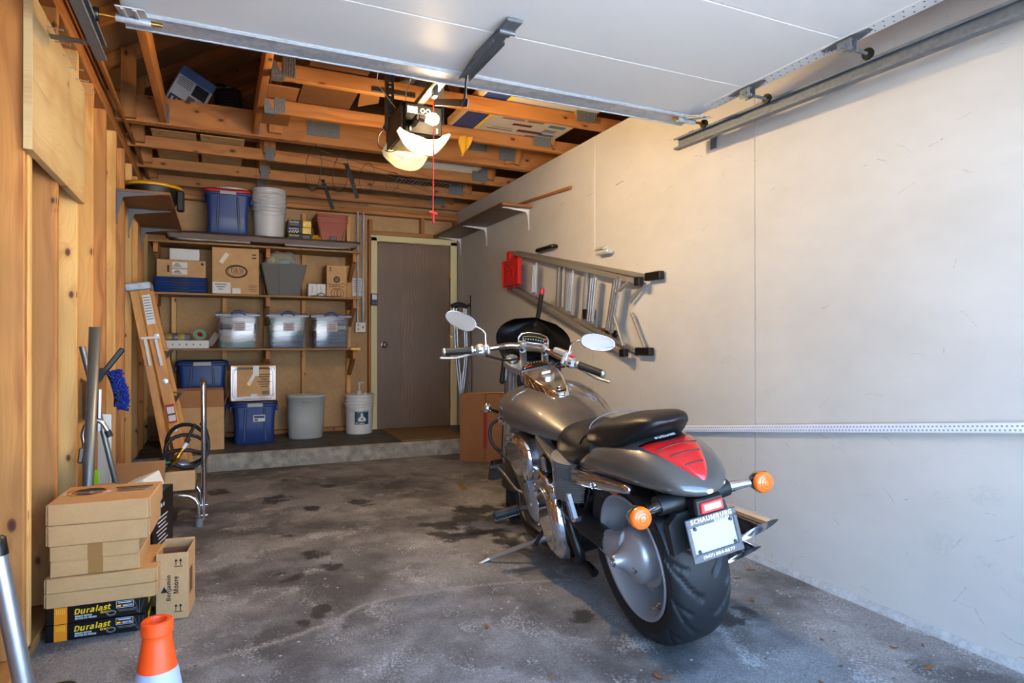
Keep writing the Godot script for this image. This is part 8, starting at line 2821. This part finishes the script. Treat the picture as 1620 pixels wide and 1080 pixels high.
		b.tube([S.call(ga.lerp(gb, 0.985)), S.call(ga.lerp(gb, 1.0)), S.call(ga.lerp(gb, 1.07)), S.call(ga.lerp(gb, 1.09))], [0.0195, 0.021, 0.021, 0.012], 16)
		put(b, "bar_end", M.aluminium, t)
		b = MB.new()
		b.tube([S.call(ga.lerp(gb, -0.06)), S.call(ga.lerp(gb, 0.01))], 0.024, 16)
		put(b, "grip_collar", M.aluminium, t)
		# switch pod
		b = MB.new()
		var sc := Vector3(s * 0.245, 1.028, -1.095)
		var sbb := sb * Basis(Vector3.UP, s * -0.4) * Basis(Vector3.BACK, s * -0.2)
		b.box(S.call(sc), Vector3(0.055, 0.062, 0.058), 0.016, sbb)
		b.box(S.call(sc + Vector3(-s * 0.04, 0.005, -0.015)), Vector3(0.02, 0.05, 0.044), 0.008, sbb)
		var pod := put(b, "switch_pod", M.brushed, t)
		b = MB.new()
		b.box(S.call(sc + Vector3(0.004 * s, 0.0, 0.0)) + sbb * Vector3(0, -0.004, 0.03), Vector3(0.02, 0.009, 0.008), 0.003, sbb)
		b.box(S.call(sc) + sbb * Vector3(0.0, -0.022, 0.03), Vector3(0.018, 0.008, 0.008), 0.003, sbb)
		put(b, "toggle", M.plastic_black, pod)
		b = MB.new()
		if s < 0: b.box(S.call(sc) + sbb * Vector3(0.006, 0.02, 0.03), Vector3(0.009, 0.008, 0.006), 0.003, sbb)
		else: b.box(S.call(sc) + sbb * Vector3(0.0, 0.032, 0.012), Vector3(0.03, 0.012, 0.022), 0.004, sbb)
		put(b, "red_switch", M.red_switch, pod)
		# levers
		b = MB.new()
		b.tube(curve([Vector3(s * 0.22, 1.015, -1.13), Vector3(s * 0.30, 0.995, -1.15), Vector3(s * 0.38, 0.965, -1.13), Vector3(s * 0.455, 0.955, -1.09)].map(func(p): return S.call(p)), 5), 0.0075, 8)
		put(b, "hand_lever", M.aluminium, t)
		# mirrors
		var stem := [Vector3(s * 0.215, 1.045, -1.105), Vector3(s * 0.225, 1.085, -1.105), Vector3(s * 0.232, 1.118, -1.105), Vector3(s * 0.26, 1.14, -1.10), Vector3(s * 0.31, 1.155, -1.09)]
		b = MB.new()
		b.tube(curve(stem.map(func(p): return S.call(p)), 5), 0.0065, 10)
		b.tube([S.call(stem[0] + Vector3(0, -0.01, 0)), S.call(stem[0] + Vector3(0, 0.012, 0))], 0.012, 10)
		put(b, "mirror_stem", M.chrome, t)
		b = MB.new()
		# the heads sit outboard of the stems, tilted as the rider set them
		var mc: Vector3 = S.call(Vector3(s * 0.375, 1.17 if s < 0 else 1.148, -1.085))
		var mb2 := sb * Basis(Vector3.UP, 0.05 if s < 0 else 0.22) * Basis(Vector3.RIGHT, -0.26 if s < 0 else -0.36) * Basis(Vector3.BACK, -0.30 if s < 0 else -0.02)
		var shell := []
		for q in [[0.0, 1.0], [0.006, 1.03], [-0.008, 1.02], [-0.022, 0.85], [-0.032, 0.45]]:
			var ring := []
			for i in 32:
				var a := TAU * i / 32
				var ex: float = 0.086 * (1.0 + 0.10 * cos(a) * -s)
				ring.append(mc + mb2 * Vector3(signf(cos(a)) * pow(absf(cos(a)), 0.85) * ex * q[1], -signf(sin(a)) * pow(absf(sin(a)), 0.85) * 0.041 * q[1] * (1.0 - 0.2 * cos(a) * s), q[0]))
			shell.append(ring)
		b.loft(shell, false, true)
		var mr := put(b, "mirror", M.chrome, t)
		b = MB.new()
		var gl2 := MB.new()
		var gring := []
		for i in 32:
			var a := TAU * i / 32
			var ex: float = 0.086 * (1.0 + 0.10 * cos(a) * -s)
			gring.append(mc + mb2 * Vector3(signf(cos(a)) * pow(absf(cos(a)), 0.85) * ex, signf(sin(a)) * pow(absf(sin(a)), 0.85) * 0.041 * (1.0 - 0.2 * cos(a) * s), 0.002))
		gl2.flat()
		for i in 32: gl2.tri(mc + mb2 * Vector3(0, 0, 0.002), gring[i], gring[(i + 1) % 32])
		put(gl2, "mirror_glass", M.mirror, mr)
	# brake fluid box on the right
	b = MB.new()
	b.box(S.call(Vector3(0.185, 1.072, -1.135)), Vector3(0.085, 0.03, 0.05), 0.006, sb * Basis(Vector3.UP, -0.42) * Basis(Vector3.BACK, -0.2))
	b.tube([S.call(Vector3(0.225, 1.05, -1.12)), S.call(Vector3(0.225, 1.085, -1.115))], 0.018, 14)
	put(b, "brake_reservoir", M.brushed, t)
	# tachometer pod
	b = MB.new()
	var px := Transform3D(sb * Basis(Vector3.RIGHT, -0.30), S.call(Vector3(0.015, 1.118, -1.225)))
	var pod_o := [Vector2(-0.082, -0.022), Vector2(0.082, -0.022), Vector2(0.084, 0.0), Vector2(0.07, 0.022), Vector2(0.03, 0.034), Vector2(-0.03, 0.034), Vector2(-0.07, 0.022), Vector2(-0.084, 0.0)]
	var pr := []
	for q in [[0.0, 1.0], [-0.01, 1.06], [-0.05, 1.0], [-0.08, 0.8]]:
		pr.append(range(pod_o.size()).map(func(i): return px * Vector3(pod_o[pod_o.size() - 1 - i].x * q[1], pod_o[pod_o.size() - 1 - i].y * q[1], q[0])))
	b.loft(pr)
	b.tube(range(pod_o.size()).map(func(i): return px * Vector3(pod_o[i].x, pod_o[i].y, 0.0)), 0.004, 6, false, true, Vector3.BACK)
	var tach := put(b, "tachometer_pod", M.chrome_soft, t)
	b = MB.new()
	b.prism(pod_o.map(func(p): return p * 0.92), 0.003, px * Transform3D(Basis(), Vector3(0, 0, 0.001)))
	put(b, "dial_face", M.gauge_black, tach)
	b = MB.new()
	var da := []
	for i in 13:
		var u := -1.0 + 2.0 * i / 12
		da.append(px * Vector3(u * 0.06, 0.014 - 0.010 * u * u, 0.0032))
	b.tube(da, 0.005, 4, true, false, Vector3.UP, 1.0, 0.5)
	put(b, "dial_arc", M.dial_olive, tach)
	patch(tach, "dial_red_zone", 0.014, 0.006, px * Transform3D(Basis(Vector3.BACK, -0.3), Vector3(0.062, 0.006, 0.004)), M.red_print, 0.0006)
	for i in 9: patch(tach, "dial_mark", 0.003, 0.005, px * Transform3D(Basis(), Vector3(-0.056 + 0.014 * i, -0.002 - 0.003 * absf(i - 4) / 4.0, 0.0032)), M.white_print, 0.0006)
	b = MB.new()
	b.box(px * Vector3(0, -0.045, -0.02), Vector3(0.1, 0.03, 0.05), 0.008, px.basis)
	put(b, "pod_mount", M.plastic_black, t)
	# cables and the chrome horn cup beside the tank
	for q in [[Vector3(-0.21, 1.0, -1.11), Vector3(-0.12, 0.985, -1.2), Vector3(-0.06, 1.0, -1.3)], [Vector3(0.21, 1.0, -1.11), Vector3(0.12, 0.98, -1.2), Vector3(0.05, 0.95, -1.35)], [Vector3(0.18, 1.02, -1.15), Vector3(0.1, 0.95, -1.16), Vector3(0.0, 0.93, -1.25)]]:
		b = MB.new()
		b.tube(curve(q.map(func(p): return S.call(p)), 8), 0.006, 8)
		put(b, "control_cable", M.rubber, t)
	b = MB.new()
	b.tube(curve([Vector3(-0.17, 0.74, -1.1), Vector3(-0.235, 0.70, -1.13), Vector3(-0.25, 0.62, -1.12), Vector3(-0.215, 0.55, -1.06), Vector3(-0.19, 0.50, -1.0)], 6), 0.009, 10)
	put(b, "coolant_hose", M.rubber, t)
	b = MB.new()
	b.ball(Vector3(-0.262, 0.808, -1.05), Vector3(0.026, 0.026, 0.026), 12)
	b.tube([Vector3(-0.25, 0.80, -1.06), Vector3(-0.2, 0.77, -1.09)], 0.01, 8)
	put(b, "choke_knob", M.chrome, t)

func set_camera_and_light():
	var cam := Camera3D.new()
	cam.name = "camera"
	add_child(cam)
	cam.position = Vector3(0, 1.099, 0)
	cam.rotation = Vector3(0.0027, -0.430, 0)
	cam.fov = rad_to_deg(2.0 * atan(540.0 / 1016.0))
	cam.near = 0.05
	cam.current = true
	var we := WorldEnvironment.new()
	we.name = "environment"
	var e := Environment.new()
	var sky := Sky.new()
	var sm := ProceduralSkyMaterial.new()
	sm.sky_top_color = Color(0.50, 0.70, 0.95)
	sm.sky_horizon_color = Color(0.76, 0.89, 1.0)
	sm.ground_bottom_color = Color(0.35, 0.34, 0.32)
	sm.ground_horizon_color = Color(0.6, 0.6, 0.6)
	sm.sky_energy_multiplier = 1.05
	sky.sky_material = sm
	e.background_mode = Environment.BG_SKY
	e.sky = sky
	e.ambient_light_source = Environment.AMBIENT_SOURCE_SKY
	e.tonemap_mode = Environment.TONE_MAPPER_LINEAR
	e.tonemap_exposure = EXPOSURE
	e.sdfgi_enabled = true
	e.ssao_enabled = true
	e.ssil_enabled = true
	we.environment = e
	add_child(we)
	# the sun stands behind the garage and falls on the driveway outside
	var sun := DirectionalLight3D.new()
	sun.name = "sun"
	sun.light_energy = 9.0
	sun.light_color = Color(0.97, 0.98, 1.0)
	sun.light_angular_distance = 0.6
	sun.shadow_enabled = true
	sun.rotation = Vector3(deg_to_rad(-52), deg_to_rad(165), 0)
	add_child(sun)

const EXPOSURE := 10.8
const BULB := 0.21

func _ready():
	rng.seed = 20240607
	set_camera_and_light()
	make_materials()
	extra_materials()
	build_floor()
	build_right_wall()
	build_left_wall()
	build_back_wall()
	build_front_wall()
	build_ceiling()
	build_garage_door()
	build_opener()
	build_attic()
	build_wall_things()
	build_back_shelves()
	build_motorcycle()
	build_left_things()
	build_right_things()
#STAGES

func extra_materials():
	mat("wall_trim", Color(0.73, 0.715, 0.685), 0.55)
	T.stem = mottle(61, Color(0.70, 0.70, 0.69), Color(0.55, 0.55, 0.54), 0.02, 0.1, 0.9, 0.02, Color(0.2, 0.2, 0.2), 256, 256)
	tmat("stem_paint", T.stem, 0.8, 0, Vector3(1.5, 1.5, 1.5), true)
	tmat("sill", T.pine2, 0.7, 0, Vector3(1 / 2.4, 1 / 0.6, 1), false, Color(0.72, 0.66, 0.6))
	tmat("sheathing", T.board, 0.85, 0, Vector3(0.8, 0.8, 0.8), true, Color(0.6, 0.5, 0.4))
	tmat("roof_deck", T.board, 0.9, 0, Vector3(0.8, 0.8, 0.8), true, Color(0.8, 0.76, 0.72))
	T.asphalt = mottle(62, Color(0.60, 0.605, 0.61), Color(0.50, 0.505, 0.51), 0.02, 0.1, 0.9)
	tmat("driveway", T.asphalt, 0.9, 0, Vector3(0.5, 0.5, 0.5), true)
	mat("knob_brass", Color(0.35, 0.30, 0.24), 0.25, 0.9)
	mat("opener_brown", Color(0.13, 0.09, 0.075), 0.45)
	mat("opener_face", Color(0.022, 0.022, 0.023), 0.6)
	M.opener_face.metallic_specular = 0.08
	mat("cord_red", Color(0.85, 0.22, 0.16), 0.6)
	var bg := mat("bulb_glow", Color(1, 1, 1), 0.4)
	bg.emission_enabled = true
	bg.emission = Color(1.0, 0.9, 0.72)
	bg.emission_energy_multiplier = 6.0
	mat("print_pale", Color(0.74, 0.72, 0.68), 0.5)
	mat("red_brown", Color(0.36, 0.15, 0.09), 0.5)
	mat("skin_print", Color(0.55, 0.36, 0.27), 0.5)
	mat("lilac_print", Color(0.50, 0.45, 0.52), 0.5)
	mat("teal_print", Color(0.25, 0.42, 0.46), 0.5)
	mat("magenta_print", Color(0.70, 0.03, 0.22), 0.5)
	mat("sky_print", Color(0.36, 0.52, 0.72), 0.5)
	mat("lamp_grey", Color(0.50, 0.50, 0.52), 0.4)
	mat("bracket_grey", Color(0.36, 0.37, 0.38), 0.5)
	mat("grey_hole", Color(0.50, 0.52, 0.56), 0.6)
	mat("navy_black", Color(0.05, 0.06, 0.09), 0.4)
	mat("receptacle", Color(0.72, 0.66, 0.48), 0.45)
	mat("tote_rim", Color(0.52, 0.55, 0.60), 0.3)
	mat("sticker_clear", Color(0.72, 0.70, 0.68), 0.5)
	mat("red_faint", Color(0.62, 0.30, 0.30), 0.5)
	mat("table_beige", Color(0.50, 0.43, 0.38), 0.35)
	mat("table_brown", Color(0.13, 0.10, 0.095), 0.4)
	mat("blue_dark", Color(0.03, 0.06, 0.15), 0.5)
	mat("grey_seam", Color(0.30, 0.30, 0.285), 0.9)
	mat("flower_pale", Color(0.62, 0.60, 0.44), 0.8)
	mat("flower_green", Color(0.45, 0.47, 0.32), 0.8)
	mat("flower_blue", Color(0.55, 0.66, 0.66), 0.7)
	mat("grey_bag", Color(0.50, 0.46, 0.40), 0.5)
	mat("wrap_grey", Color(0.42, 0.42, 0.42), 0.25)
	mat("wrap_yellow", Color(0.66, 0.56, 0.30), 0.25)
	mat("cloth_green", Color(0.34, 0.47, 0.38), 0.8)
	mat("cloth_pale", Color(0.62, 0.60, 0.52), 0.8)
	mat("cloth_white", Color(0.66, 0.65, 0.64), 0.8)
	mat("cloth_plum", Color(0.17, 0.13, 0.18), 0.8)
	mat("cloth_navy", Color(0.09, 0.12, 0.22), 0.8)
	mat("cloth_navy2", Color(0.20, 0.25, 0.38), 0.8)
	mat("cloth_teal", Color(0.20, 0.42, 0.36), 0.8)
	mat("label_teal", Color(0.07, 0.25, 0.34), 0.4)
	clear("tape_clear", Color(0.85, 0.84, 0.80), 0.16, 0.12)
	mat("tape_white", Color(0.72, 0.70, 0.64), 0.3)
	mat("black_gloss", Color(0.03, 0.03, 0.033), 0.3)
	mat("silver_dark", Color(0.50, 0.50, 0.48), 0.42, 0.7)
	mat("rubber_tan", Color(0.45, 0.36, 0.26), 0.7)
	tmat("card_brown2", T.card, 0.75, 0, Vector3(2, 2, 2), true, Color(0.66, 0.56, 0.46))
	mat("red_tape", Color(0.50, 0.07, 0.06), 0.5)
	mat("yellow_worn", Color(0.48, 0.38, 0.12), 0.8)
	mat("brushed", Color(0.66, 0.66, 0.67), 0.36, 0.6)
	mat("engine_dusty", Color(0.075, 0.072, 0.068), 0.6, 0.2)
	mat("fin_grey", Color(0.52, 0.51, 0.50), 0.4, 0.35)
	mat("satin_blue", Color(0.50, 0.60, 0.70), 0.35, 0.6)
	mat("gauge_black", Color(0.02, 0.02, 0.022), 0.15)
	mat("leather_edge", Color(0.03, 0.03, 0.032), 0.35)
	mat("steel_dark", Color(0.28, 0.28, 0.29), 0.4, 0.7)
	mat("plate_face", Color(0.66, 0.67, 0.68), 0.5)
	mat("red_dark", Color(0.16, 0.008, 0.012), 0.2)
	mat("amber_dark", Color(0.70, 0.24, 0.01), 0.3)
	mat("reflector_pale", Color(0.80, 0.60, 0.56), 0.2)
	mat("plate_grey", Color(0.30, 0.30, 0.31), 0.45, 0.2)
	mat("red_switch", Color(0.75, 0.06, 0.08), 0.4)
	mat("dial_olive", Color(0.40, 0.42, 0.22), 0.4)
#EXTRA
